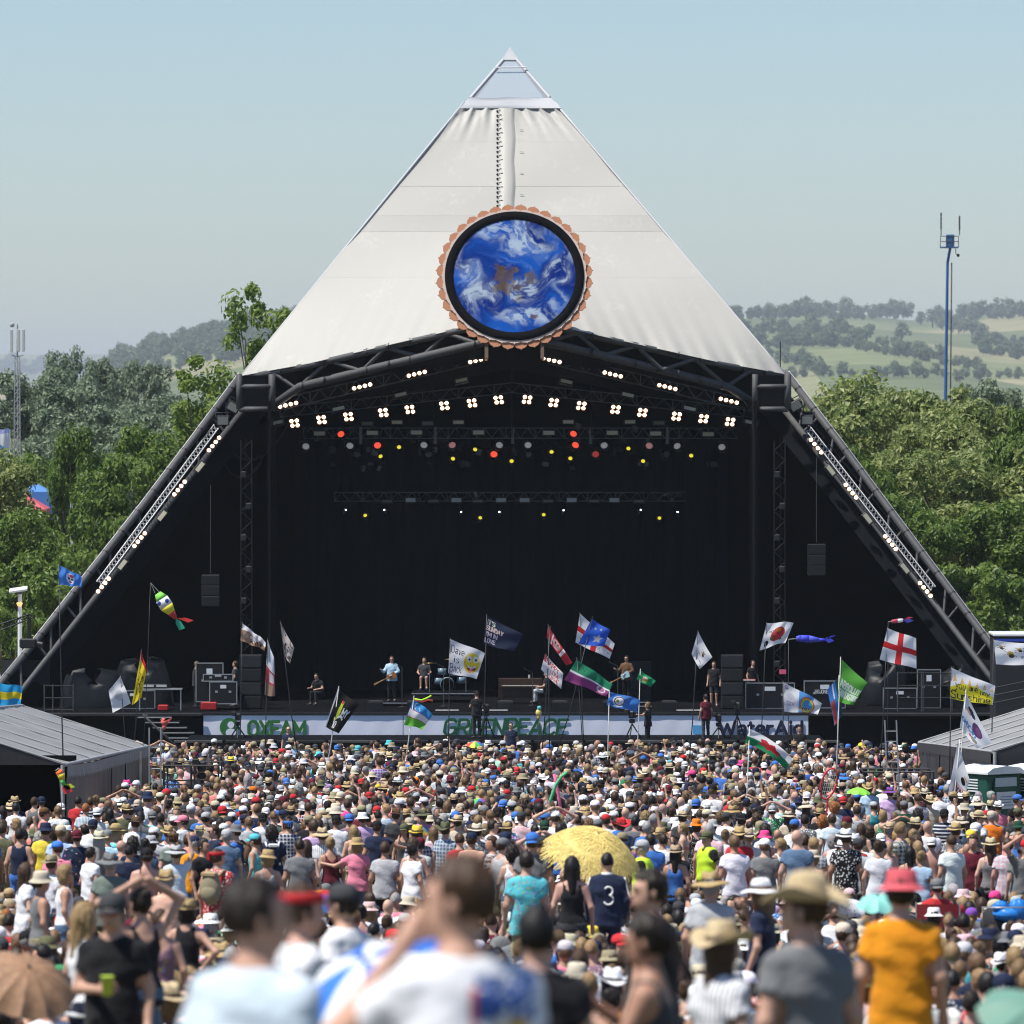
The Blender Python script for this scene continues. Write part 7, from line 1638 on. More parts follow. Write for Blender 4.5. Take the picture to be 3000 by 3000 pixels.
f = P((.82, .82, .84), 1.15).ell(.55, .50, .26, .30, (.55, .05, .05)).ell(.48, .40, .12, .14, (.70, .10, .08)).ell(.64, .42, .13, .16, (.45, .03, .04)).ell(.55, .34, .09, .09, (.65, .22, .03)).ell(.34, .62, .05, .06, (.04, .2, .05)).ell(.72, .76, .05, .05, (.04, .2, .05)).rect(0, 0, .03, 1, (.5, .5, .5)).ell(.2, .8, .08, .12, BK).text('LANCS', .1, .3, .09, (.2, .2, .2), w=.3, th=.06)
flag('white flag with a big red rose', [(2246, 1826), (2225, 1906), (2301, 1881), (2325, 1822)], 188, f, basex=2215, wave=1.3)
f = P((.82, .82, .84), 1.2).rect(.42, .0, .80, 1, (.10, .34, .72)).ring(.66, .62, .18, .42, .10, (.6, .1, .1)).ring(.66, .62, .155, .36, .09, YL).ring(.66, .62, .13, .30, .09, (.2, .5, .2)).rect(.42, .74, .82, .88, (.7, .62, .45)).text('RAINBOW', .43, .76, .10, (.1, .06, .05), w=.36, th=.1).text('SIX', .1, .6, .14, (.5, .35, .5), w=.2).text('G', .05, .06, .12, (.6, .2, .2)).ell(.2, .4, .1, .12, (.6, .65, .7))
flag('white and blue flag with a rainbow and RAINBOW lettering', [(2294, 1998), (2297, 2085), (2396, 2091), (2408, 2058)], 176, f, basex=2296, wave=1.3)
f = P((.12, .42, .06), .95).text('ABSOLUT', .06, .46, .18, (.70, .80, .66), th=.14, w=.88).text('FANTASTISK', .04, .70, .18, (.70, .80, .66), th=.14, w=.92)
flag('lime green flag reading ABSOLUT FANTASTISK', [(2466, 1932), (2453, 2054), (2500, 2068), (2541, 2002)], 172, P(f.base, .9).text('ABSOLUT', .06, .44, .17, (.70, .80, .66), th=.15, w=.9).text('FANTASTISK', .03, .68, .17, (.70, .80, .66), th=.15, w=.94), basex=2440, top=(2463, 1928), pm=POLEW, wave=.7)
f = P((.06, .24, .66), .5).rect(0, .0, 1, .3, (.03, .10, .10)).rect(.4, .6, 1, .95, (.6, .1, .08)).rect(.0, .5, .4, .62, WH)
flag('hanging blue flag with a red patch behind the lime green flag', [(2456, 1985), (2424, 2020), (2445, 2125), (2468, 2094)], 178, f, basex=2448, top=(2458, 1982), pm=POLEW, wave=1.2)
f = P((.82, .82, .84), 1.25).rect(0, .40, 1, .60, RD).rect(.41, 0, .58, 1, RD)
flag('large white flag with a red cross by the right stage leg', [(2600, 1840), (2577, 1932), (2685, 1961), (2684, 1872)], 180, f, basex=2568, wave=1.0, rip=.05)
f = P((.82, .82, .84), 1.5).poly([(.0, .62), (.25, .38), (.6, .34), (.98, .62), (.98, 1), (0, 1)], (.80, .70, .03))
for i in range(6): f.poly([(.04 + i * .17, .42), (.09 + i * .17, .12 + .05 * (i % 2)), (.14 + i * .17, .36)], (.72, .48, .20))
f.text('you', .12, .36, .24, (.05, .05, .04), th=.06, w=.22).text('are', .42, .34, .22, (.05, .05, .04), th=.06, w=.2).text('my', .7, .42, .22, (.05, .05, .04), th=.06, w=.2).text('Sunshine', .03, .70, .26, (.05, .05, .04), th=.07, w=.9)
flag('white flag with a yellow sun reading you are my Sunshine', [(2787, 1956), (2783, 2046), (2908, 2068), (2916, 2012)], 170, f, basex=2778, wave=.9, rip=.05)
f = bee(bee(bee(P((.82, .82, .84), 1.3), .35, .5, 1.5), .15, .25, .9), .55, .3, 1.0).text('SWARM', .6, .6, .1, (.3, .28, .35), w=.3)
flag('white flag with several bees cut by the right picture edge', [(2911, 1875), (2918, 1946), (3040, 1952), (3050, 1892)], 178, f, basex=2900, wave=1.0)
f = P((.82, .82, .84), .7).ell(.62, .42, .2, .2, (.13, .06, .16)).ell(.66, .4, .12, .13, (.28, .10, .26)).ell(.3, .2, .14, .08, NV_).ell(.2, .3, .1, .05, (.6, .35, .3)).text('otOn', .05, .58, .14, (.10, .30, .62), th=.14, w=.62).ell(.7, .82, .16, .08, (.30, .30, .24)).ell(.5, .82, .06, .04, (.5, .1, .15))
flag('white flag with a purple figure and blue lettering on a pale pole', [(2829, 2028), (2812, 2130), (2862, 2196), (2906, 2180)], 158, f, basex=2786, top=(2830, 2024), pm=POLEW, wave=.7)
f = P((.82, .82, .84), .5).rect(.2, .62, .9, .95, (.65, .40, .42)).text('tou', .3, .66, .16, (.08, .07, .08), w=.5, th=.13).ell(.7, .42, .15, .1, BK).rect(.7, .22, .9, .3, (.7, .4, .1))
flag('white lower flag with black letters in front of the portable toilet', [(2806, 2172), (2776, 2335), (2824, 2345), (2841, 2288)], 156, f, basex=2772, top=(2812, 2170), pm=POLEW, wave=.7)
f = P((.82, .82, .84), 1.5).rect(0, .5, 1, 1, (.02, .26, .10)).poly([(.3, .3), (.42, .22), (.5, .34), (.62, .2), (.68, .4), (.8, .45), (.74, .6), (.8, .74), (.6, .68), (.5, .8), (.42, .64), (.28, .72), (.34, .5)], (.58, .03, .04))
flag('white and green flag with a red dragon, waving low over the crowd', [(2196, 2136), (2182, 2176), (2302, 2258), (2322, 2226)], 150, f, basex=2178, top=(2196, 2132), pm=POLEW, wave=.9, rip=.12, sag=-1.6)
# windsocks
def windsock(label, pts, rad, d, cols, basex, tailc, top):
    r = empty('windsock', (pix(basex, 2300, d).x, d, gz(d))); tag(r, label, 'windsock', 'windsocks on poles above the crowd')
    q = [pix(a, b, d) for a, b in pts]; n = len(q)
    for i in range(n - 1):
        MB().path([q[i], q[i].lerp(q[i + 1], .5), q[i + 1]], [rad[i], (rad[i] + rad[i + 1]) / 2, rad[i + 1]], 12).build('body_section', mat('sock_%02d%02d%02d' % tuple(int(c * 99) for c in cols[i % len(cols)]), cols[i % len(cols)], .7, var=.1), r)
    for k, (c, (ex, ey)) in enumerate(tailc):
        e = pix(ex, ey, d); m_ = q[-1].lerp(e, .5) + Vector((0, 0, .05)); side = Vector((.08, 0, .03))
        MB().sheet([[q[-1], m_ + side, e + side * 1.6], [q[-1] + Vector((0, .02, 0)), m_ - side, e - side * .6]]).build('tail', mat('sock_%02d%02d%02d' % tuple(int(x * 99) for x in c), c, .7), r)
    t = pix(*top, d)
    for s in (-1, 1): MB().tube(t, q[0] + Vector((s * rad[0] * .8, 0, 0)), .006, 4).build('string', POLEW, r)
    pole(r, top, d, basex, .012)
    return r
r = windsock('round faced fish windsock with red and green tails over the left wing', [(462, 1738), (474, 1755), (488, 1776), (503, 1795), (515, 1812)], [.10, .2, .21, .12, .05], 195, [(.2, .6, .08), WH, (.75, .66, .05), (.62, .03, .04)], 410, [((.75, .05, .04), (556, 1822)), ((.03, .4, .25), (530, 1845))], (441, 1707))
for e in ((466, 1768), (489, 1760)): MB().ball(pix(*e, 194.72), (.06, .03, .07), 8).build('eye', mat('sock_eye', (.03, .06, .3), .5), r)
windsock('blue fish windsock beside the red rose flag', [(2333, 1871), (2345, 1870), (2370, 1872), (2400, 1875), (2418, 1874)], [.07, .1, .11, .06, .03], 190, [(.06, .08, .55), (.05, .06, .6)], 2310, [((.05, .06, .6), (2438, 1866)), ((.05, .06, .6), (2432, 1882))], (2310, 1873))
windsock('small red white and blue windsock above the large red cross flag', [(2612, 1821), (2630, 1819), (2645, 1817)], [.05, .06, .05], 186, [(.5, .05, .1), (.7, .7, .72)], 2600, [((.6, .05, .08), (2663, 1813)), ((.05, .06, .4), (2664, 1823))], (2602, 1822))
windsock('rainbow spiral windsock by the left marquee corner', [(170, 2258), (178, 2268), (182, 2285), (188, 2300)], [.07, .09, .06, .04], 140, [(.8, .15, .03), (.75, .6, .05), (.1, .5, .1)], 200, [((.7, .05, .06), (196, 2325)), ((.6, .7, .05), (203, 2312))], (172, 2250))
windsock('small red bird shaped windsock on a thin pole by the ladder', [(474, 2108), (480, 2112), (482, 2125), (480, 2138)], [.05, .09, .06, .03], 176, [(.7, .12, .10)], 482, [((.7, .12, .10), (492, 2108))], (476, 2104))
r = empty('pole_toy', (pix(1572, 2300, 192).x, 192, gz(192))); tag(r, 'small yellow and teal soft toy on a pole before the banner', 'toy'); t = pix(1578, 2088, 192)
MB().ball(t, (.09, .07, .11), 10).build('body', mat('toy_yellow', (.7, .62, .2), .8), r); MB().ball(t + Vector((.02, -.01, .14)), (.07, .06, .07), 8).build('head', mat('toy_teal', (.1, .4, .4), .8), r); MB().ball(t + Vector((.0, 0, -.14)), (.05, .05, .06), 8).build('foot', mat('toy_orange', (.7, .35, .05), .8), r); pole(r, (1578, 2094), 192, 1572, .012)
r = empty('flag_pole', (pix(411, 2700, 72).x, 72, gz(72))); tag(r, 'tall black pole rising in front of the left marquee', 'pole'); pole(r, (413, 2200), 72, 408, .014)
MB().box(pix(410, 2486, 72), (.06, .04, .02)).build('clip', POLEB, r)

# ------------------------------------------------------------------ marquees, toilets, ladders
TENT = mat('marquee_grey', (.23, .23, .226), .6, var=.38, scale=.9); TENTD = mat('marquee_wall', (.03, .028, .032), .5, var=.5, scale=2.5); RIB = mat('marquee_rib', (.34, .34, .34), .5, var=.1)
def marquee(side, xe, half, d0, d1, ev, rdg, label, opn):
    eave = max(ev) + .05
    s = side; r = empty('marquee', (xe + s * half, (d0 + d1) / 2, gz((d0 + d1) / 2))); tag(r, label, 'marquee')
    N = 6
    def e(t, o=0.0): d = d0 + (d1 - d0) * t; return Vector((xe + o * s, d, gz(d) + ev[0] + (ev[1] - ev[0]) * t))
    def rg(t): d = d0 + (d1 - d0) * t; return Vector((xe + s * half, d, gz(d) + rdg[0] + (rdg[1] - rdg[0]) * t))
    def fe(t): d = d0 + (d1 - d0) * t; return Vector((xe + 2 * s * half, d, gz(d) + ev[0] + (ev[1] - ev[0]) * t))
    for k in range(N):
        for A, B in ((e, rg), (fe, rg)):
            g = [[A((k + i / 6) / N).lerp(B((k + i / 6) / N), j / 6) + Vector((0, 0, -.10 * math.sin(math.pi * i / 6) * math.sin(math.pi * j / 6) + .015 * math.sin(i * 2.1 + j * 3 + k))) for i in range(7)] for j in range(7)]
            MB().sheet(g).build('roof_panel', TENT, r)
        a, b = k / N, (k + 1) / N
        g = [[e(a + (b - a) * i / 10) + Vector((s * (.06 * math.sin(i * 1.9 + k) * (.3 + j / 4) - .04), 0, -j * (eave - .05) / 5)) for i in range(11)] for j in range(6)]
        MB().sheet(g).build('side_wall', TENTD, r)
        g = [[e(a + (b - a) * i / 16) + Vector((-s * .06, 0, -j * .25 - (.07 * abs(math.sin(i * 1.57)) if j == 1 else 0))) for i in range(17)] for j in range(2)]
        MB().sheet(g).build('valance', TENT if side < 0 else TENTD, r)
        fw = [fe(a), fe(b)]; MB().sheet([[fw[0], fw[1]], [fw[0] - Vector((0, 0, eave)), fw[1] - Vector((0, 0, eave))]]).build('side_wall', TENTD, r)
    for k in range(N + 1):
        MB().tube(e(k / N) + Vector((0, 0, .03)), rg(k / N) + Vector((0, 0, .005)), .022, 6).build('rafter', RIB, r)
        MB().tube(fe(k / N) + Vector((0, 0, .03)), rg(k / N) + Vector((0, 0, .005)), .022, 6).build('rafter', RIB, r)
        MB().tube(e(k / N, .05), e(k / N, .05) - Vector((0, 0, eave)), .05, 6).build('leg_post', RIB, r)
    MB().tube(rg(0), rg(1), .05, 6).build('ridge_pole', RIB, r); MB().tube(e(0), e(1), .05, 6).build('eave_rail', RIB, r)
    d = d0 if opn else d0
    A, B, C = e(0), rg(0), fe(0)
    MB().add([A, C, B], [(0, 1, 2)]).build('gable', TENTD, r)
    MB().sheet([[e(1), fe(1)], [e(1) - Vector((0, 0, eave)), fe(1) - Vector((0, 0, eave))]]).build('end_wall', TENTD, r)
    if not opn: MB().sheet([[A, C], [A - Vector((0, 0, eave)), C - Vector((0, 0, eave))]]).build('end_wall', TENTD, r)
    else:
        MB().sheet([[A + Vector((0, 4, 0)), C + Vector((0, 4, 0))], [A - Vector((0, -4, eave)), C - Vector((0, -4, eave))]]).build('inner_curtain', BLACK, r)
    return r
xe = pix(190, 2245, 150).x
marquee(-1, xe, 3.6, 150, 184, (2.49, 2.12), (3.65, 3.3), 'grey marquee with open dark end at the left edge', True)
xe = pix(2693, 2182, 189).x
marquee(1, xe, 3.8, 160, 189, (2.62, 2.12), (3.8, 3.35), 'grey marquee with scalloped edge at the right edge', False)
TG, TGW = mat('toilet_green', (.012, .075, .05), .4, var=.1), mat('toilet_white', (.75, .76, .76), .4)
def toilet(px, d, rz, label):
    r = empty('portable_toilet', (pix(px, 2300, d).x, d, gz(d)), rz); w, h = 1.1, 2.15
    MB().box((0, 0, h / 2), (w, w, h), bev=.05).build('cabin', TG, r, (0, 0, 0))
    MB().prism([(-.62, 0), (.62, 0), (.62, .05), (.45, .15), (0, .2), (-.45, .15), (-.62, .05)], 1.24, (0, -.62, h), (1, 0, 0), (0, 0, 1), (0, 1, 0)).build('roof', TGW, r, (0, 0, 0))
    dd = MB().box((.0, -w / 2 - .02, 1.02), (.78, .05, 1.9), bev=.02).build('door', TG, r, (0, 0, 0)); MB().box((0, -w / 2 - .05, 1.5), (.62, .01, .42)).build('notice', mat('notice_white', (.7, .72, .74), .6), dd, (0, 0, 0)); MB().box((0, -w / 2 - .05, 1.95), (.7, .012, .22), bev=.004).build('header_sign', mat('notice_grey', (.5, .55, .58), .6), dd, (0, 0, 0))
    for k in range(5): MB().box((-w / 2 - .012, 0, 1.72 + k * .07), (.03, .4, .03)).build('vent_slat', TGW, r, (0, 0, 0))
    for k in range(4): MB().box((0, -w / 2 - .058, 1.38 + k * .07), (.42 - .08 * (k % 2), .004, .02)).build('notice_line', mat('notice_ink', (.2, .25, .35), .6), r, (0, 0, 0))
    MB().box((-w / 2 - .012, 0, .9), (.02, .5, .9)).build('side_poster', mat('notice_white', (.7, .72, .74), .6), r, (0, 0, 0))
    tag(r, label, 'toilet', 'portable toilets by the right marquee')
toilet(2900, 158, .65, 'green portable toilet with white roof in front of the right marquee'); toilet(3042, 158.5, .65, 'second green portable toilet cut by the right picture edge')
ALU = mat('aluminium', (.50, .51, .52), .35, .7, var=.15)
def ladder(xa, xb, yt, d, label, lean=0.0):
    r = empty('ladder', (pix((xa + xb) / 2, 2300, d).x, d, gz(d))); t = pix(xa, yt, d).z; x0, x1 = pix(xa, yt, d).x, pix(xb, yt, d).x; b = gz(d)
    for x in (x0, x1): MB().box((x + lean / 2, d, (t + b) / 2), (.035, .07, t - b), rot=Euler((0, math.atan2(-lean, t - b), 0))).build('rail', ALU, r)
    n = int((t - b) / .28)
    for k in range(1, n): z = b + k * .28; o = lean * (1 - (z - b) / (t - b)); MB().tube((x0 + o, d, z), (x1 + o, d, z), .016, 6).build('rung', ALU, r)
    tag(r, label, 'ladder')
ladder(437, 471, 2132, 168, 'silver ladder standing by the left camera platform'); ladder(2592, 2626, 2110, 174, 'silver ladder standing in the crowd by the right marquee', lean=.12)
def platform(x0, x1, yt, d, dep, label):
    r = empty('scaffold_platform', (pix((x0 + x1) / 2, 2300, d).x, d, gz(d))); a, b = pix(x0, yt, d), pix(x1, yt, d); tag(r, label, 'platform')
    MB().box(((a.x + b.x) / 2, d + dep / 2, a.z - 1.05), (b.x - a.x, dep, .06)).build('deck', mat('plywood', (.25, .2, .14), .8), r)
    for x in np.linspace(a.x, b.x, 3):
        for y in (d, d + dep): MB().tube((x, y, gz(y)), (x, y, a.z), .026, 6).build('upright', STEEL_D, r)
    for z in (0, -.5):
        for y in (d, d + dep): MB().tube((a.x, y, a.z + z), (b.x, y, a.z + z), .024, 6).build('guard_rail', STEEL if z == 0 else STEEL_D, r)
        for x in (a.x, b.x): MB().tube((x, d, a.z + z), (x, d + dep, a.z + z), .024, 6).build('guard_rail', STEEL_D, r)
    return r
platform(480, 640, 2243, 168, 1.8, 'black scaffold camera platform in the crowd on the left'); platform(2530, 2735, 2262, 175, 1.6, 'scaffold platform in the crowd beside the right ladder')
def tv_camera(px, py, d, base, label, cov=None, rz=0.0):
    p = pix(px, py, d); r = empty('television_camera', (p.x, d, base), rz); h = p.z - base; tag(r, label, 'camera')
    for k in range(3): a = 2.1 * k + .5; MB().tube((.34 * math.cos(a), .34 * math.sin(a), 0), (0, 0, h - .2), .025, 6).build('tripod_leg', BLACKP, r, (0, 0, 0))
    MB().box((0, 0, h - .1), (.2, .2, .16), bev=.03).build('tripod_head', BLACKP, r, (0, 0, 0)); MB().box((0, .1, h + .15), (.22, .5, .28), bev=.04).build('body', cov or BLACKP, r, (0, 0, 0)); MB().tube((0, .35, h + .15), (0, .8, h + .15), .09, 12, .11).build('lens', BLACKP, r, (0, 0, 0)); MB().box((-.16, -.15, h + .28), (.18, .12, .16), bev=.02).build('viewfinder', BLACKP, r, (0, 0, 0))
    return r
GTARP = mat('green_rain_cover', (.025, .04, .03), .7, var=.3)
tv_camera(592, 2262, 168.8, pix(592, 2243, 168).z - 1.05, 'black television camera on the left scaffold platform')
tv_camera(697, 2112, 243, PT, 'black television camera on a tripod before the OXFAM banner'); tv_camera(1425, 2085, 243, PT, 'black television camera before the GREENPEACE banner'); tv_camera(1852, 2105, 243, PT, 'black pedestal television camera on the right of the green lettering', rz=-.3); tv_camera(2160, 2080, 243, PT, 'television camera under a dark green cover before the WaterAid banner', GTARP); tv_camera(2105, 2115, 242.6, PT, 'small tripod camera beside the person in burgundy')
# ================================================================== the band, the crew and their kit
GS = 'people on and in front of the stage'
def deckz(d): return DZ
def on_stage(px, d, rz, label, z=None, **kw):
    k = dict(DEF); k.update(kw); H = k.pop('H', 1.76)
    return person(pix(px, 2000, d).x, d, rz, H, z=DZ if z is None else z, label=label, group=GS, **k)
WOOD, IVORY = mat('sunburst_wood', (.32, .13, .03), .3, var=.4), mat('ivory', (.65, .62, .55), .4)
def guitar(p, label, body, dz=1.02):
    r = empty('guitar', p.location, p.rotation_euler.z); tag(r, label, 'guitar'); R = Matrix.Rotation(.45, 3, 'Y'); c = Vector((-.02, .2, dz))
    pts = [(-.2, 0), (-.17, .13), (-.05, .12), (.02, .09), (.12, .12), (.17, .05), (.17, -.05), (.12, -.12), (.02, -.09), (-.05, -.12), (-.17, -.13)]
    MB().prism(pts, .05, c, R @ Vector((1, 0, 0)), R @ Vector((0, 0, 1)), (0, 1, 0)).build('body', body, r, (0, 0, 0))
    a, b = c + R @ Vector((.15, .03, 0)), c + R @ Vector((.62, .03, 0)); MB().tube(a, b, .022, 6).build('neck', mat('maple', (.35, .2, .08), .5), r, (0, 0, 0)); MB().box(b + R @ Vector((.07, 0, 0)), (.16, .02, .07), rot=R).build('headstock', mat('maple', (.35, .2, .08), .5), r, (0, 0, 0))
p = on_stage(1148, 252, 3.0, 'guitarist in a pale denim jacket standing on a small riser', top='jacket', tc='lightblue', bot='jeans', bc='black', hair='short', hc='brown', pn='guitar', glasses=1, z=DZ + .16, H=1.8); guitar(p, 'brown sunburst electric guitar held by the denim jacketed guitarist', WOOD)
p = on_stage(1836, 253.5, 2.75, 'bass player in a brown jacket on the right of the stage', top='jacket', tc='brown', bot='jeans', bc='black', hc='dark', pn='guitar', glasses=1, z=DZ + .12, H=1.8); guitar(p, 'pale blue bass guitar held by the brown jacketed player', mat('sonic_blue', (.35, .55, .62), .3))
on_stage(1243, 256, 3.1, 'drummer in dark top behind the drum kit', tc='charcoal', pn='chair', hair='short', hc='dark', z=DZ + .45)
on_stage(1600, 253, 1.3, 'keyboard player seated at the brown piano', tc='black', pn='chair', bot='jeans', bc='lightgrey', hair='short', hc='grey', z=DZ + .05)
on_stage(936, 252, 2.6, 'crouching crew member in black with a guitar', tc='black', bot='jeans', bc='black', hair='crop', hc='dark', pn='crouch')
on_stage(575, 250.5, -1.2, 'crew member in black reaching over the flight case on the left wing', tc='black', bot='jeans', bc='black', hair='crop', hc='fair', pn='phone', H=1.82)
on_stage(690, 251.5, 1.3, 'crew member in dark top behind the left flight cases', tc='charcoal', hair='short', hc='brown', H=1.78)
on_stage(2205, 253, -2.6, 'crew member in black by the red keyboard on the right wing', tc='black', hair='short', hc='dark', bot='jeans')
on_stage(2092, 251, 2.9, 'crew member in dark shorts standing on the right of the stage', tc='black', bot='shorts', bc='charcoal', hair='short', hc='dark', H=1.8)
pz = PT
on_stage(1397, 242.6, .3, 'camera operator in black before the GREENPEACE lettering', z=pz, tc='black', bot='jeans', bc='black', hat='cap', hatc='black', pn='phone', H=1.8)
on_stage(1898, 242.7, 1.2, 'fair haired camera operator in black with a pedestal camera', z=pz - .35, sex='f', tc='black', bot='jeans', bc='black', hair='bob', hc='fair', pn='reachl', H=1.72)
on_stage(2068, 242.6, .5, 'person in burgundy t-shirt before the WaterAid banner', z=pz - .1, tc='maroon', bot='jeans', bc='charcoal', hc='dark', H=1.78)
on_stage(2343, 241.0, 2.9, 'crew member with headphones low before the WaterAid banner', z=pz - 1.2, tc='black', hc='dark', skin=2)
on_stage(1497, 240.6, 3.0, 'security guard in sunglasses looking over the crowd', z=pz - 1.05, tc='navy', hair='crop', hc='dark', glasses=1)
on_stage(845, 240.6, 3.0, 'bald person in sunglasses facing the crowd before the stage', z=pz - 1.2, tc='navy', hair=None, glasses=1)
def mic(px, d, label, h=1.55):
    x = pix(px, 2000, d).x; r = empty('microphone_stand', (x, d, DZ)); tag(r, label, 'microphone stand')
    MB().lathe([(.16, 0), (.15, .02), (.02, .03)], (x, d, DZ), 14).build('base', STEEL_D, r); MB().tube((x, d, DZ), (x, d, DZ + h), .014, 6).build('stand', STEEL, r); MB().tube((x, d, DZ + h), (x - .3, d - .1, DZ + h + .15), .01, 6).build('boom', STEEL, r); MB().ball((x - .32, d - .1, DZ + h + .16), (.03, .03, .04), 8).build('microphone', STEEL_D, r)
mic(1178, 251, 'microphone stand before the denim jacketed guitarist'); mic(1810, 252.3, 'microphone stand before the bass player'); mic(1300, 251.5, 'microphone stand left of the Dave is Back flag'); mic(1560, 252.2, 'white topped microphone stand at the piano', 1.3)
def box_thing(name, px, py, d, size, m, label, cat, group=None, z=None, extra=None):
    p = pix(px, py, d); r = empty(name, (p.x, d, DZ if z is None else z)); tag(r, label, cat, group); return r, p
CASEB = mat('case_black', (.007, .0075, .009), .45, var=.3)
def case(px, d, w, h, dep, z, label, sub='flight_case'):
    x = pix(px, 2000, d).x; r = empty(sub, (x, d, z)); tag(r, label, 'flight case', 'flight cases on the stage wings')
    MB().box((0, 0, h / 2), (w, dep, h), bev=.01).build('case_body', CASEB, r, (0, 0, 0))
    for sx in (-1, 1):
        MB().box((sx * w / 2, -dep / 2, h / 2), (.035, .035, h)).build('corner_edge', ALU, r, (0, 0, 0))
    for z_ in (.0, h): MB().box((0, -dep / 2, z_), (w + .03, .035, .035)).build('rail_edge', ALU, r, (0, 0, 0))
    for sx in (-.25, .25): MB().box((sx * w, -dep / 2 - .01, h * .55), (.1, .02, .08)).build('latch', ALU, r, (0, 0, 0))
    MB().box((0, -dep / 2 - .008, h * .78), (w * .22, .01, h * .16)).build('paper_label', mat('notice_white', (.7, .72, .74), .6), r, (0, 0, 0))
    return r
case(615, 249.5, 1.05, 1.5, .7, DZ + .3, 'tall black flight case with silver edges and white labels on the left wing'); case(640, 249, 1.15, .26, .6, DZ + 1.12, 'long silver edged tray on top of the left flight cases'); case(655, 248.8, 1.05, .85, .6, DZ + .25, 'lower open flight case with silver frame on the left wing'); case(395, 250, 1.6, .7, .6, DZ, 'wide dark flight case behind the yellow flag')
case(2255, 250, 1.9, 1.0, .7, DZ, 'wide black flight case with silver rails on the right wing'); r = case(2415, 249.6, 1.6, 1.05, .7, DZ + .05, 'black flight case lettered RG JONES on the right wing'); letters(r, 'RGJONES', pix(2388, 2000, 249.2).x, pix(2432, 2000, 249.2).x, DZ + .62, DZ + .75, 249.22, mat('case_print', (.6, .6, .6), .6), .022)
case(2635, 250, 1.3, .8, .7, DZ, 'flight case under plastic sheet near the right stage leg'); case(2720, 250.5, .9, 1.5, .7, DZ, 'tall dark rack case near the right stage leg')
def stack(px, d, n, label):
    x = pix(px, 2000, d).x; r = empty('speaker_stack', (x, d, DZ)); tag(r, label, 'speaker stack'); m = mat('speaker_cloth', (.006, .0065, .008), .7, var=.3, scale=20)
    for k in range(n):
        MB().box((x, d, DZ + .27 + k * .53), (.86, .6, .51), bev=.02).build('cabinet', m, r)
        MB().box((x, d - .305, DZ + .27 + k * .53), (.78, .012, .43), bev=.004).build('grille', STEEL_D if k % 2 else m, r)
stack(735, 249.5, 4, 'stack of four black speaker cabinets on the left of the stage'); stack(2145, 249.5, 4, 'stack of four black speaker cabinets on the right of the stage'); stack(1877, 256, 3, 'grey amplifier stack behind the bass player')
r = empty('piano', (pix(1525, 2000, 254).x, 254, DZ)); tag(r, 'brown upright piano in the middle of the stage', 'piano'); x = r.location.x
MB().box((x, 254, DZ + .62), (1.75, .6, .75), bev=.02).build('case_body', mat('piano_wood', (.035, .018, .011), .35, var=.3), r); MB().box((x, 253.6, DZ + .68), (1.6, .25, .06)).build('key_bed', mat('piano_wood', (.035, .018, .011), .35), r); MB().box((x, 253.55, DZ + .72), (1.45, .15, .02)).build('keys', IVORY, r)
for sx in (-.75, .75): MB().box((x + sx, 253.6, DZ + .33), (.08, .08, .66)).build('leg', mat('piano_wood', (.035, .018, .011), .35), r)
MB().tube((x + .35, 253.9, DZ + 1.0), (x + .35, 253.9, DZ + 1.14), .04, 8).build('candle', IVORY, r)
r = empty('drum_kit', (pix(1310, 2000, 255).x, 255, DZ + .4)); tag(r, 'drum kit with a pale bass drum on the drum riser', 'drum kit'); x = r.location.x
DRUM = mat('drum_shell', (.16, .24, .28), .3, var=.2); BRASS = mat('cymbal_brass', (.45, .32, .10), .3, .8)
MB().lathe([(0, -.2), (.28, -.2), (.28, .2), (0, .2)], (x, 255, DZ + .72), 24, Matrix.Rotation(math.pi / 2, 3, 'X')).build('bass_drum', DRUM, r); MB().lathe([(0, .21), (.26, .21)], (x, 255, DZ + .72), 24, Matrix.Rotation(math.pi / 2, 3, 'X')).build('drum_head', IVORY, r)
for a, b, c in ((-.35, .05, .62), (.3, .05, .95), (-.2, .05, 1.0), (.55, .1, .65)): MB().lathe([(0, 0), (.17, 0), (.17, .24), (0, .24)], (x + a, 255 + b, DZ + .4 + c - .3), 18).build('tom_drum', DRUM, r)
for a, c in ((-.7, 1.15), (.75, 1.2), (.1, 1.3)): MB().lathe([(.22, 0), (.03, .03), (0, .03)], (x + a, 255, DZ + .4 + c), 20).build('cymbal', BRASS, r); MB().tube((x + a, 255, DZ + .4), (x + a, 255, DZ + .4 + c), .012, 5).build('cymbal_stand', STEEL_L, r)
def riser(x0, x1, d, h, dep, label):
    a, b = pix(x0, 2000, d).x, pix(x1, 2000, d).x; r = empty('stage_riser', ((a + b) / 2, d, DZ)); tag(r, label, 'riser'); MB().box(((a + b) / 2, d + dep / 2, DZ + h - .03), (b - a, dep, .05)).build('top', DECK, r); MB().box(((a + b) / 2, d - .012, DZ + h - .035), (b - a, .025, .04)).build('edge', ALU, r)
    for x in (a + .05, b - .05): MB().tube((x, d + .1, DZ), (x, d + .1, DZ + h - .05), .025, 6).build('leg', STEEL_D, r)
riser(1096, 1200, 251.6, .16, 1.5, 'low riser with a silver edge under the denim jacketed guitarist'); riser(1205, 1400, 254.4, .4, 2.4, 'dark riser with a silver edge under the drum kit'); riser(1800, 1905, 253, .12, 1.5, 'low riser with a silver edge under the bass player'); riser(1860, 1910, 250.2, .1, .8, 'small riser edge right of the piano')
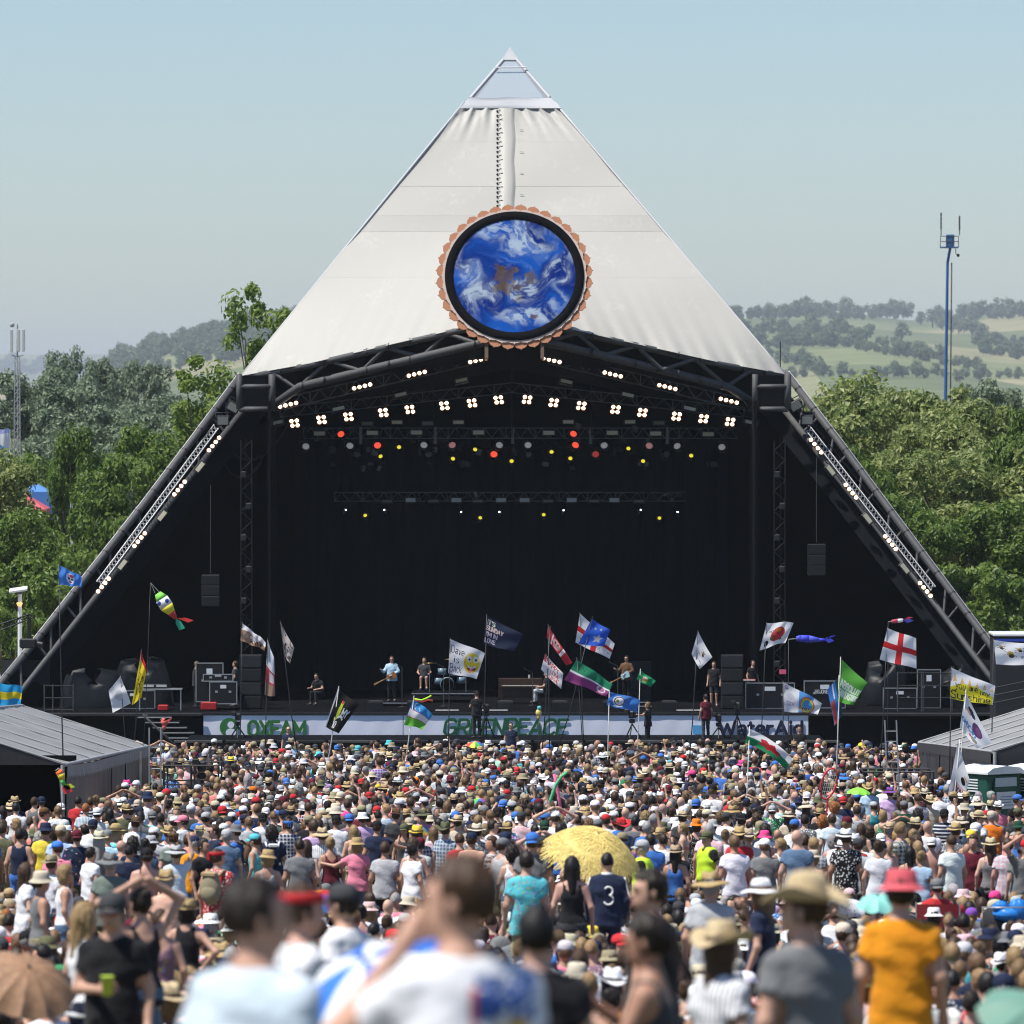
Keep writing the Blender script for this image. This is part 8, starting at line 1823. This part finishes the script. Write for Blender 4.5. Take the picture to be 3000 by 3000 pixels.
def wedge(px, label):
    x = pix(px, 2000, 248.6).x; r = empty('monitor_wedge', (x, 248.6, DZ)); tag(r, label, 'monitor speaker', 'monitor wedges along the stage edge'); MB().prism([(-.25, 0), (.25, 0), (.25, .12), (-.1, .36), (-.25, .3)], .6, (x - .3, 248.6, DZ), (0, 1, 0), (0, 0, 1), (1, 0, 0)).build('cabinet', CASEB, r); MB().box((x, 248.72, DZ + .30), (.5, .02, .2), rot=Euler((-.9, 0, 0))).build('grille', STEEL_D, r)
for i, px in enumerate((1100, 1215, 1480, 1640, 1790, 1960)): wedge(px, f'{ORD[i]} black monitor wedge from the left on the stage edge')
for i, (px, w) in enumerate(((1310, .9), (1450, 1.0), (2020, 1.0))):
    x = pix(px, 2000, 248).x; o = MB().box((x, 248, DZ + .02), (w, .35, .03), bev=.01).build('setlist_board', mat('pale_board', (.4, .4, .4), .6)); tag(o, f'{ORD[i]} pale board from the left lying on the stage edge', 'board')
r = empty('work_table', (pix(470, 2000, 248.6).x, 248.6, DZ)); x = r.location.x; tag(r, 'silver framed work table with mixing gear on the left wing', 'table'); MB().box((x, 248.6, DZ + .82), (1.7, .6, .05)).build('table_top', ALU, r)
for sx in (-.8, .8): MB().box((x + sx, 248.4, DZ + .4), (.045, .045, .8)).build('leg', ALU, r)
MB().box((x - .2, 248.6, DZ + .93), (.9, .4, .16), bev=.02).build('mixer', CASEB, r)
for k in range(2): MB().box((x - .45 + k * .5, 248.38, DZ + .95), (.4, .02, .08)).build('mixer_panel', mat('panel_pale', (.5, .5, .48), .5), r)
o = MB().box((pix(612, 2000, 248.2).x, 248.2, DZ + .18), (.62, .4, .3), bev=.03).build('red_case', mat('red_plastic', (.4, .02, .02), .4)); tag(o, 'red plastic tool case on the left wing', 'case')
o = MB().box((pix(478, 2000, 248.1).x, 248.1, DZ + .12), (.4, .35, .22), bev=.03).build('red_cool_box', mat('red_plastic', (.4, .02, .02), .4)); tag(o, 'small dark red cool box under the work table', 'box')
r = empty('keyboard', (pix(2185, 2000, 252).x, 252, DZ)); x = r.location.x; tag(r, 'red keyboard on a stand on the right wing', 'keyboard'); MB().box((x, 252, DZ + 1.0), (.8, .3, .1), bev=.02).build('case_body', mat('red_plastic', (.4, .02, .02), .4), r); MB().box((x, 251.83, DZ + 1.02), (.7, .05, .05)).build('keys', IVORY, r); MB().path([(x - .3, 252, DZ), (x + .3, 252, DZ + .95)], .02, 5).build('stand_leg', STEEL_D, r); MB().path([(x + .3, 252, DZ), (x - .3, 252, DZ + .95)], .02, 5).build('stand_leg', STEEL_D, r)
o = MB().box((pix(2293, 1968, 250).x, 250, pix(2293, 1968, 250).z), (.26, .02, .18)).build('pink_notice', mat('pink_paper', (.7, .12, .2), .6)); tag(o, 'small pink notice on the right wing', 'notice'); 
# scaffold rails and steps on the wings
def rails(pts_x, yt, yb, d, label):
    r = empty('scaffold_rail', (pix(pts_x[0], 2000, d).x, d, DZ)); tag(r, label, 'railing')
    for px in pts_x: MB().tube(pix(px, yt, d), (pix(px, yt, d).x, d, DZ - .3), .026, 6).build('upright', STEEL, r)
    for y in np.linspace(yt + 4, yb, 3): MB().tube(pix(pts_x[0], y, d), pix(pts_x[-1], y, d), .024, 6).build('rail', STEEL_D, r)
rails([130, 155, 215], 2005, 2080, 247.6, 'rusty scaffold rail on the left wing'); rails([2630, 2700, 2705, 2790], 1968, 2045, 247.6, 'pale scaffold rail on the right wing')
r = empty('stage_steps', (pix(505, 2150, 244).x, 245, 0)); tag(r, 'black steps with pale edges left of the OXFAM banner', 'steps')
for k in range(5):
    x = pix(455 + k * 22, 2100, 245.5).x; z = pix(500, 2100 + k * 15, 245.5).z; MB().box((x, 245.5, z), (1.3, .9, .05)).build('tread', BLACK, r); MB().box((x, 245.04, z), (1.3, .025, .045)).build('tread_edge', ALU, r)
for y in (-.45, .45): MB().path([(pix(420, 2098, 245.5).x, 245.5 + y, DZ), (pix(585, 2170, 245.5).x, 245.5 + y, .9)], .06, 4).build('stringer', STEEL_D, r)
for side, x0, x1 in ((-1, -60, 590), (1, 2372, 3060)):
    a, b = pix(x0, 2100, 246).x, pix(x1, 2100, 246).x; o = MB().box(((a + b) / 2, 246.2, DZ - .06), (b - a, .3, .10), bev=.01).build('wing_edge', STEEL_D, stage)
TARP = mat('dark_plastic_sheet', (.006, .008, .011), .5, var=.6, scale=3, spec=.3)
def tarp(px, d, w, h, label, seed):
    rg = random.Random(seed); x = pix(px, 2000, d).x; g = []
    for j in range(9):
        row = []
        for i in range(20):
            a = 2 * math.pi * i / 19; t = j / 8; rr = (1 - .35 * t ** 2) if j < 8 else .25
            row.append((x + w / 2 * math.cos(a) * rr + .12 * math.sin(i * 2.3 + seed + t * 2), d + .4 * math.sin(a) * rr + .1 * math.sin(i * 3.1 + seed), DZ + h * min(1, t * 1.08) * (1 + .28 * math.sin(a * 2 + seed)) + .06 * math.sin(i * 1.7 + j)))
        g.append(row)
    o = MB().sheet(g).build('plastic_sheet', TARP); tag(o, label, 'sheet', 'plastic sheets over gear on the wings')
tarp(270, 250.5, 2.4, 1.2, 'dark plastic sheet over gear on the left wing behind the rail', 1); tarp(420, 252, 2.2, 1.5, 'dark plastic sheet over tall gear behind the work table', 2); tarp(2600, 252, 2.0, 1.4, 'dark plastic sheet over gear behind the large red cross flag', 3); tarp(2810, 251, 1.8, 1.3, 'dark plastic sheet over gear by the right stage leg', 4)
for px, a, b in ((617, 1420, 1680), (2392, 1340, 1590)):
    r = empty('hanging_speaker', pix(px, b, 252)); tag(r, f"black loudspeaker hanging on a cable over the {'left' if px < 1500 else 'right'} wing", 'loudspeaker'); MB().tube(pix(px, a, 252), pix(px, b, 252), .012, 4).build('cable', STEEL, r); q = pix(px, b, 252)
    for k in range(3): MB().box(q - Vector((0, 0, .25 + k * .42)), (.7, .5, .40), bev=.02).build('cabinet', CASEB, r)

# ================================================================== things in the crowd
def dome(r, h, n, cols, parent, R, c, ribs=8, seg=None):
    """umbrella panels: one child per gore"""
    for k in range(ribs):
        g = []
        for j in range(8):
            t = j / 7; row = []
            for i in range(7):
                a = 2 * math.pi * (k + i / 6) / ribs; sc_ = 1 - .06 * math.sin(math.pi * i / 6) * t
                row.append(c + R @ Vector((r * t * sc_ * math.cos(a), r * t * sc_ * math.sin(a), h * (1 - t ** 2.1) - .03 * math.sin(math.pi * i / 6) * t * t)))
            g.append(row)
        MB().sheet(g).build('panel', cols[k % len(cols)], parent)
def umbrella(px, py, d, r, tilt, cols, label, ribs=8, stick=True, hat=False, cat='umbrella'):
    c = pix(px, py, d); root = empty('umbrella' if cat == 'umbrella' else 'umbrella_hat', (c.x, d, gz(d))); R = Matrix.Rotation(-tilt[0], 3, 'X') @ Matrix.Rotation(tilt[1], 3, 'Y')
    dome(r, r * .42, 7, cols, root, R, c, ribs)
    if stick: MB().tube(c + R @ Vector((0, 0, r * .48)), c + R @ Vector((0, 0, -.75)), .012, 6).build('shaft', STEEL, root); MB().tube(c + R @ Vector((0, 0, -.75)), c + R @ Vector((0, 0, -.87)), .02, 6).build('handle', BLACKP, root)
    else: MB().lathe([(.09, -.02), (.09, .03)], c, 12).build('headband', BLACKP, root)
    for k in range(ribs): a = 2 * math.pi * k / ribs; MB().path([c + R @ Vector((r * t * math.cos(a), r * t * math.sin(a), r * .42 * (1 - t ** 2.1) - .006)) for t in (0, .35, .7, 1)], .004, 4).build('rib', STEEL, root)
    tag(root, label, cat); return root
um = lambda n, c: mat('umbrella_' + n, c, .6, var=.06)
RB = [um('red', (.65, .05, .04)), um('orange', (.8, .3, .03)), um('yellow', (.82, .65, .05)), um('green', (.08, .45, .08)), um('blue', (.05, .2, .6)), um('violet', (.35, .1, .45))]
umbrella(1392, 2182, 203, .27, (-.25, 0), [RB[0], RB[2], RB[3], RB[4]], 'small rainbow umbrella hat far back near the stage pit', 8, False, cat='umbrella hat'); umbrella(1405, 2348, 146, .18, (-.3, .1), RB, 'rainbow umbrella hat in the middle of the crowd', 6, False, cat='umbrella hat')
umbrella(2515, 2322, 140, .26, (-.05, .05), [um('lime', (.25, .72, .06))], 'flat lime green sunshade among the straw hats', 8, False, cat='sunshade')
umbrella(1105, 2905, 24.5, .36, (-.45, -.35), [um('royal', (.04, .18, .66)), um('white', (.78, .80, .84))], 'blurred blue and white umbrella left of the white printed t-shirt', 8)
umbrella(70, 2885, 47, .40, (-.55, .25), [mat('umbrella_tan', (.30, .17, .095), .7, var=.6, scale=16)], 'tan patterned parasol in the bottom left corner', 12)
umbrella(3035, 3000, 30, .30, (-.4, .3), [um('mint', (.13, .27, .21))], 'blurred mint green umbrella in the bottom right corner', 8)
umbrella(2570, 2648, 60, .20, (-.3, 0), [um('aqua', (.25, .62, .54))], 'pale turquoise umbrella behind the orange shirt', 8); umbrella(930, 2640, 72, .25, (-.5, 0), RB, 'small rainbow coloured sunshade by the seated people', 6, True)
# straw fringed parasol
c = pix(1735, 2500, 92); root = empty('fringed_parasol', (c.x, 92, gz(92))); tag(root, 'big yellow straw fringed parasol in the middle of the crowd', 'parasol'); R = Matrix.Rotation(-.45, 3, 'X') @ Matrix.Rotation(-.28, 3, 'Y')
STR = mat('yellow_straw', (.80, .62, .20), .75, var=.25, scale=30, bump=.3); rp = .64
R = Matrix.Rotation(.42, 3, 'X') @ Matrix.Rotation(.25, 3, 'Y')
MB().lathe([(0, .34), (rp * .4, .29), (rp * .7, .19), (rp * .92, .04), (rp * .98, -.06)], c, 32, R).build('canopy', STR, root)
r9 = random.Random(3); V, Q = [], []
for i in range(3600):
    t = r9.random() ** .6; a = r9.uniform(0, 6.2832); rr = rp * (.08 + .92 * t); z = .345 * (1 - (rr / rp) ** 2.0) ; da = r9.uniform(-.12, .12); L = r9.uniform(.10, .2)
    p0 = Vector((rr * math.cos(a), rr * math.sin(a), z)); p1 = Vector(((rr + L * .75) * math.cos(a + da), (rr + L * .75) * math.sin(a + da), z - L * (.30 + .7 * t) + .035)); w = Vector((-math.sin(a), math.cos(a), 0)) * .008
    b0 = len(V); V += [tuple(c + R @ q) for q in (p0 - w, p0 + w, p1 + w * .4, p1 - w * .4)]; Q.append((b0, b0 + 1, b0 + 2, b0 + 3))
iv = Matrix.LocRotScale(root.location, root.rotation_euler, root.scale).inverted(); o = link('straw_fringe', np_mesh('straw_fringe', np.array([tuple(iv @ Vector(v)) for v in V]), np.array(Q), STR, False), root); o['kind'] = 'stuff'
MB().tube(c + R @ Vector((0, 0, .36)), c + R @ Vector((0, 0, -1.3)), .016, 6).build('shaft', mat('bamboo', (.4, .28, .12), .5), root)
# pool noodles, big racket
def noodle(pts, d, col, label):
    q = [pix(a, b, d) for a, b in pts]; o = MB().path(q, .035, 10).build('pool_noodle', mat('foam_' + label.split()[0], col, .8, var=.08)); tag(o, label, 'pool noodle', 'pool noodles held up in the crowd')
noodle([(1603, 2392), (1612, 2345), (1628, 2300), (1645, 2275), (1662, 2262)], 138, (.10, .50, .22), 'green curved foam pool noodle held above the crowd'); noodle([(1646, 2398), (1638, 2340), (1631, 2300), (1623, 2268)], 139, (.75, .16, .32), 'pink straight foam pool noodle held above the crowd')
c = pix(2428, 2296, 142); root = empty('giant_racket', (c.x, 142, gz(142))); tag(root, 'oversized red tennis racket held up in the crowd', 'racket'); rx, rz_ = .17, .34
ring = [c + Vector((rx * math.cos(t) + .08 * math.sin(t), 0, rz_ * math.sin(t))) for t in np.linspace(0, 2 * math.pi, 33)]
MB().path(ring, .022, 6).build('frame', mat('racket_red', (.55, .03, .04), .4), root)
for k in np.linspace(-.8, .8, 7): s_ = math.sqrt(1 - k * k); MB().tube(c + Vector((rx * k + .08 * -s_, 0, -rz_ * s_)), c + Vector((rx * k + .08 * s_, 0, rz_ * s_)), .004, 4).build('string', POLEW, root); MB().tube(c + Vector((-rx * s_ + .08 * k, 0, rz_ * k)), c + Vector((rx * s_ + .08 * k, 0, rz_ * k)), .004, 4).build('string', POLEW, root)
MB().tube(c + Vector((-.02, 0, -rz_)), c + Vector((-.06, 0, -rz_ - .45)), .022, 6).build('handle', mat('racket_red', (.55, .03, .04), .4), root)
# folding chair and pushchair
x, d = CHAIRP[0], CHAIRP[1]; z = gz(d); root = empty('folding_chair', (x, d, z)); tag(root, 'dark red folding chair with a person in a red t-shirt', 'chair'); RC_ = mat('chair_red', (.22, .015, .02), .8, var=.15)
MB().sheet([[(x - .3 + .6 * i / 6, d - .22 - .04 * math.sin(math.pi * i / 6), z + .5 + .09 * j) for i in range(7)] for j in range(6)]).build('backrest', RC_, root); MB().sheet([[(x - .28 + .56 * i / 6, d - .2 + .1 * j, z + .42 - .04 * math.sin(math.pi * i / 6)) for i in range(7)] for j in range(6)]).build('seat', RC_, root)
for sx in (-1, 1): MB().tube((x + sx * .31, d - .24, z), (x + sx * .31, d - .2, z + .98), .014, 6).build('back_post', STEEL_L, root); MB().tube((x + sx * .31, d + .3, z), (x + sx * .31, d - .22, z + .45), .014, 6).build('leg', STEEL_L, root); MB().box((x + sx * .33, d, z + .66), (.06, .5, .03)).build('armrest', BLACKP, root)
d = 88; c = pix(2935, 2640, d); z = gz(d); x = c.x; root = empty('pushchair', (x, d, z)); tag(root, 'black pushchair with a bright blue bag over its hood', 'pushchair')
BLU = mat('blue_nylon', (.02, .20, .60), .4, var=.25, scale=10)
MB().lathe([(.28, 0), (.3, .15), (.24, .32), (.1, .42), (0, .44)], (x, d, z + .62), 18, None, 0, .8).build('hood', mat('hood_black', (.02, .02, .022), .8), root); MB().box((x, d, z + .55), (.45, .5, .35), bev=.08).build('seat', mat('hood_black', (.02, .02, .022), .8), root); [MB().lathe([(math.sin(math.pi * q / 12) * w_, -math.cos(math.pi * q / 12) * h_) for q in range(13)], (x + ox, d - .2, z + oz), 20, None, 0, .7, lambda p: (p.x * (1 + .22 * math.sin(9 * p.z / h_ + 4 * math.atan2(p.y, p.x))), p.y, p.z * (1 + .15 * math.sin(5 * math.atan2(p.y, p.x))))).build('blue_bag', BLU, root) for ox, oz, w_, h_ in ((.2, .95, .15, .15), (-.03, 1.0, .11, .08), (.08, .9, .2, .1))]
MB().path([(x - .27, d - .3, z + .4), (x - .3, d - .5, z + 1.02), (x + .3, d - .5, z + 1.02), (x + .27, d - .3, z + .4)], .016, 6).build('push_bar', STEEL_L, root)
for sx in (-.27, .27):
    for sy in (-.3, .35): MB().lathe([(.06, -.025), (.12, -.025), (.12, .025), (.06, .025)], (x + sx, d + sy, z + .12), 16, Matrix.Rotation(math.pi / 2, 3, 'Y')).build('wheel', BLACKP, root)
for i, (px, py, d, w, c) in enumerate(((2010, 2575, 92, .9, 'red'), (2190, 2585, 92, .5, 'green'), (2260, 2570, 95, .6, 'denim'), (960, 2640, 70, .5, 'blue'), (2350, 2600, 90, .5, 'teal'))):
    x = pix(px, py, d).x; o = MB().box((x, d, gz(d) + .2), (w, .35, .36), bev=.07).build('cool_bag', tinted_mat(c)); tag(o, f'{sp(c)} cool bag standing on the grass between seated people', 'bag')

# ================================================================== beyond the crowd and behind the stage
# floodlight pole, camera crane on the left
d = 262; x = pix(58, 1740, d).x; root = empty('floodlight_pole', (x, d, 0)); tag(root, 'white pole with a flat floodlight left of the left stage leg', 'floodlight'); tz = pix(58, 1740, d).z
MB().tube((x, d, 0), (x, d, tz), .11, 10, .08).build('pole', WHITEM, root); MB().box((x - .05, d - .1, tz + .18), (.75, .5, .1), rot=Euler((.2, -.15, 0)), bev=.02).build('lamp_head', WHITEM, root); MB().box((x, d - .15, tz + .06), (.25, .3, .12), bev=.02).build('lamp_box', STEEL, root); MB().lathe([(.07, 0), (.13, .12), (.1, .16)], (x, d - .15, tz - .5), 12).build('orange_lamp', mat('amber_lamp', (.6, .3, .12), .4, emit=(1, .45, .15), estr=1.2), root)
d = 232; root = empty('camera_crane', (pix(-120, 2000, d).x, d, gz(d))); tag(root, 'black camera crane arm reaching in from the left edge', 'camera crane'); a, b = pix(-140, 1905, d), pix(98, 1808, d); q = MB(); 
for k in range(17):
    s_, e_ = a.lerp(b, k / 17), a.lerp(b, (k + 1) / 17); u = Vector((0, 0, .32 * (1 - k / 17 * .5))); u2 = Vector((0, 0, .32 * (1 - (k + 1) / 17 * .5))); q.tube(s_, e_, .03, 5).tube(s_ + u, e_ + u2, .03, 5).tube(s_ if k % 2 else s_ + u, e_ + u2 if k % 2 else e_, .018, 4).tube(s_, s_ + u, .016, 4)
q.build('arm', BLACKP, root); MB().box(b + Vector((-.15, 0, -.4)), (.12, .12, .8)).build('drop_post', BLACKP, root); MB().box(b + Vector((-.2, 0, -.95)), (.6, .35, .35), bev=.05).build('remote_head', BLACKP, root); MB().tube(b + Vector((.1, 0, -.95)), b + Vector((.35, -.1, -1.0)), .1, 10).build('lens', BLACKP, root); MB().tube((a.x, d, gz(d)), a, .12, 8).build('pedestal', BLACKP, root)
# telephone mast
d = 430; x = pix(51, 1100, d).x; root = empty('telephone_mast', (x, d, 0)); tag(root, 'pale lattice telephone mast with panel antennas on the left', 'mast'); MM = mat('mast_grey', (.34, .35, .36), .6); t1, t0 = pix(51, 1045, d).z, 0.0; q = MB(); N = 34
for k in range(N):
    z0, z1 = t0 + (t1 - t0) * k / N, t0 + (t1 - t0) * (k + 1) / N; w0, w1 = .28 - .12 * k / N, .28 - .12 * (k + 1) / N
    for sx, sy in ((-1, -1), (1, -1), (0, 1)): q.tube((x + sx * w0, d + sy * w0, z0), (x + sx * w1, d + sy * w1, z1), .035, 5)
    q.tube((x - w0, d - w0, z0), (x + w1, d - w1, z1), .02, 4).tube((x + w0, d - w0, z0), (x - w1, d - w1, z1), .02, 4)
q.build('lattice', MM, root); MB().tube((x, d, t1), (x, d, pix(51, 950, d).z), .05, 6).build('top_tube', MM, root); MB().ball((x - .35, d, pix(51, 952, d).z), (.16, .1, .16), 10).build('dish', MM, root)
for sx in (-.38, .42, .1): MB().box((x + sx, d - .2, (pix(51, 965, d).z + pix(51, 1030, d).z) / 2), (.2, .12, 1.5), bev=.03).build('panel_antenna', mat('antenna_white', (.5, .5, .48), .5), root); MB().tube((x, d, t1), (x + sx, d - .15, t1 + .1), .03, 5).build('antenna_arm', MM, root)
# boom lift
d = 470; BLUE = mat('boom_blue', (.03, .12, .30), .5, var=.15); root = empty('boom_lift', (pix(2762, 1200, d).x, d, 0)); tag(root, 'tall blue boom lift with aerials on its basket at the right', 'boom lift')
a, b, c_ = Vector((pix(2762, 1200, d).x, d, .9)), pix(2776, 770, d), pix(2784, 725, d)
MB().tube(a, b, .15, 8, .10).build('boom', BLUE, root); MB().tube(b, c_, .1, 8).build('fly_boom', BLUE, root); MB().path([a + Vector((.45, -.1, 0)), b + Vector((.3, -.1, 0))], .05, 5).build('cable_chain', STEEL_D, root); MB().box((a.x, d, .55), (2.4, 4, 1.0), bev=.1).build('chassis', BLUE, root)
for sx in (-1.1, 1.1):
    for sy in (-1.4, 1.4): MB().lathe([(.0, -.18), (.45, -.18), (.45, .18), (0, .18)], (a.x + sx, d + sy, .45), 16, Matrix.Rotation(math.pi / 2, 3, 'Y')).build('wheel', BLACKP, root)
pl, pr = pix(2754, 725, d), pix(2807, 725, d); MB().box((pl + pr) / 2, (pr.x - pl.x, .8, .1)).build('basket_floor', BLUE, root)
for z in (.0, .42, .82): MB().tube(pl + Vector((0, -.4, z)), pr + Vector((0, -.4, z)), .03, 5).build('basket_rail', BLUE if z < .1 else STEEL, root)
for t in (0, .33, .66, 1): q = pl.lerp(pr, t) + Vector((0, -.4, 0)); MB().tube(q, q + Vector((0, 0, .82)), .03, 5).build('basket_post', STEEL, root)
MB().box(pix(2783, 705, d) + Vector((0, -.2, 0)), (.6, .4, .9), bev=.05).build('control_box', BLUE, root)
for px, py in ((2757, 622), (2811, 632)):
    q = pix(px, 690, d); MB().tube(q, pix(px, py, d), .04, 5).build('aerial', STEEL, root)
    for k in range(4): MB().box(q.lerp(pix(px, py, d), .35 + .18 * k), (.12, .1, .22)).build('aerial_unit', STEEL, root)
MB().path([pix(2800, 728, d), pix(2800, 742, d), pix(2807, 748, d)], .03, 5).build('camera_arm', STEEL, root); MB().ball(pix(2807, 748, d), .12, 8).build('dome_camera', BLACKP, root)
# tents, a banner and a lorry glimpsed behind the trees
def far_tent(x0, x1, yt, ye, d, col, label):
    m = mat('far_tent_' + label.split()[0], col, .7, var=.12, scale=1); A, B = pix(x0, ye, d), pix(x1, ye, d); T = pix((x0 + x1) / 2, yt, d); r = empty('tent', ((A.x + B.x) / 2, d, 0)); w = (B.x - A.x) / 2; tag(r, label, 'tent', 'tents behind the trees'); cx = (A.x + B.x) / 2
    MB().add([(A.x, d - w, A.z), (B.x, d - w, A.z), (B.x, d + w, A.z), (A.x, d + w, A.z), (cx, d, T.z)], [(0, 1, 4), (1, 2, 4), (2, 3, 4), (3, 0, 4)]).build('roof', m, r)
    for a_, b_ in (((A.x, d - w), (B.x, d - w)), ((B.x, d - w), (B.x, d + w)), ((B.x, d + w), (A.x, d + w)), ((A.x, d + w), (A.x, d - w))): MB().sheet([[(a_[0], a_[1], A.z), (b_[0], b_[1], A.z)], [(a_[0], a_[1], 0), (b_[0], b_[1], 0)]]).build('wall', m, r)
far_tent(-60, 140, 1425, 1490, 345, (.62, .10, .13), 'red tent roof glimpsed behind the trees at the left edge'); far_tent(50, 150, 1412, 1440, 380, (.08, .22, .55), 'blue tent roof behind the red tent'); far_tent(210, 330, 1405, 1450, 390, (.6, .62, .65), 'white tent roof behind the dark trees on the left'); far_tent(-80, 70, 1640, 1700, 300, (.75, .75, .76), 'white marquee low behind the floodlight pole'); far_tent(2900, 3080, 1640, 1700, 330, (.7, .7, .72), 'white tent glimpsed low behind the right trees')
r = empty('feather_banner', (pix(8, 1300, 360).x, 360, 0)); tag(r, 'white feather banner with a blue mark at the left edge', 'banner'); f = Paint((.78, .80, .84), .5).ell(.4, .45, .3, .12, (.05, .3, .7)).rect(0, 0, 1, .1, (.4, .45, .75)); cloth(r, [(-30, 1255), (-30, 1390), (28, 1385), (30, 1258)], 360, f, nu=30, nv=40); MB().tube((pix(-30, 1250, 360).x, 360, 0), pix(-30, 1250, 360), .04, 6).build('pole', POLEW, r)
d = 236; A = pix(2925, 1868, d); r = empty('lorry', (A.x + 3.0, d + 3, gz(d))); tag(r, 'dark lorry with a white roof and blue stripe cut by the right picture edge', 'lorry'); x = A.x + 3.0
LW = mat('lorry_white', (.72, .73, .74), .35, var=.04)
MB().box((x, d + 3, (A.z + gz(d) + .9) / 2), (6.0, 2.5, A.z - gz(d) - .9), bev=.05).build('box_body', mat('lorry_side', (.012, .013, .018), .7, var=.3), r); MB().box((x, d + 3, A.z + .03), (6.1, 2.6, .1), bev=.03).build('roof', LW, r); MB().box((x, d + 1.735, A.z - .16), (6.0, .02, .1)).build('blue_stripe', mat('stripe_blue', (.03, .06, .4), .4), r); MB().box((x + 4, d + 3, gz(d) + 1.5), (1.8, 2.4, 2.2), bev=.15).build('cab', LW, r)
for sx in (-2.2, -.9, 3.9):
    for sy in (1.9, 4.1): MB().lathe([(0, -.15), (.48, -.15), (.48, .15), (0, .15)], (x + sx, d + sy, gz(d) + .48), 18, Matrix.Rotation(math.pi / 2, 3, 'X')).build('wheel', BLACKP, r)
for i in range(3):
    a, b = pix(2900, 2018 + i * 22, 215), pix(3060, 1985 + i * 22, 215); o = MB().tube(a, b, .025, 6).tube(b, (b.x, 215, gz(215)), .03, 6).build('guy_rail', STEEL_D); tag(o, f'{ORD[i]} dark sloping rail from the top above the right marquee', 'rail', 'sloping rails at the right')
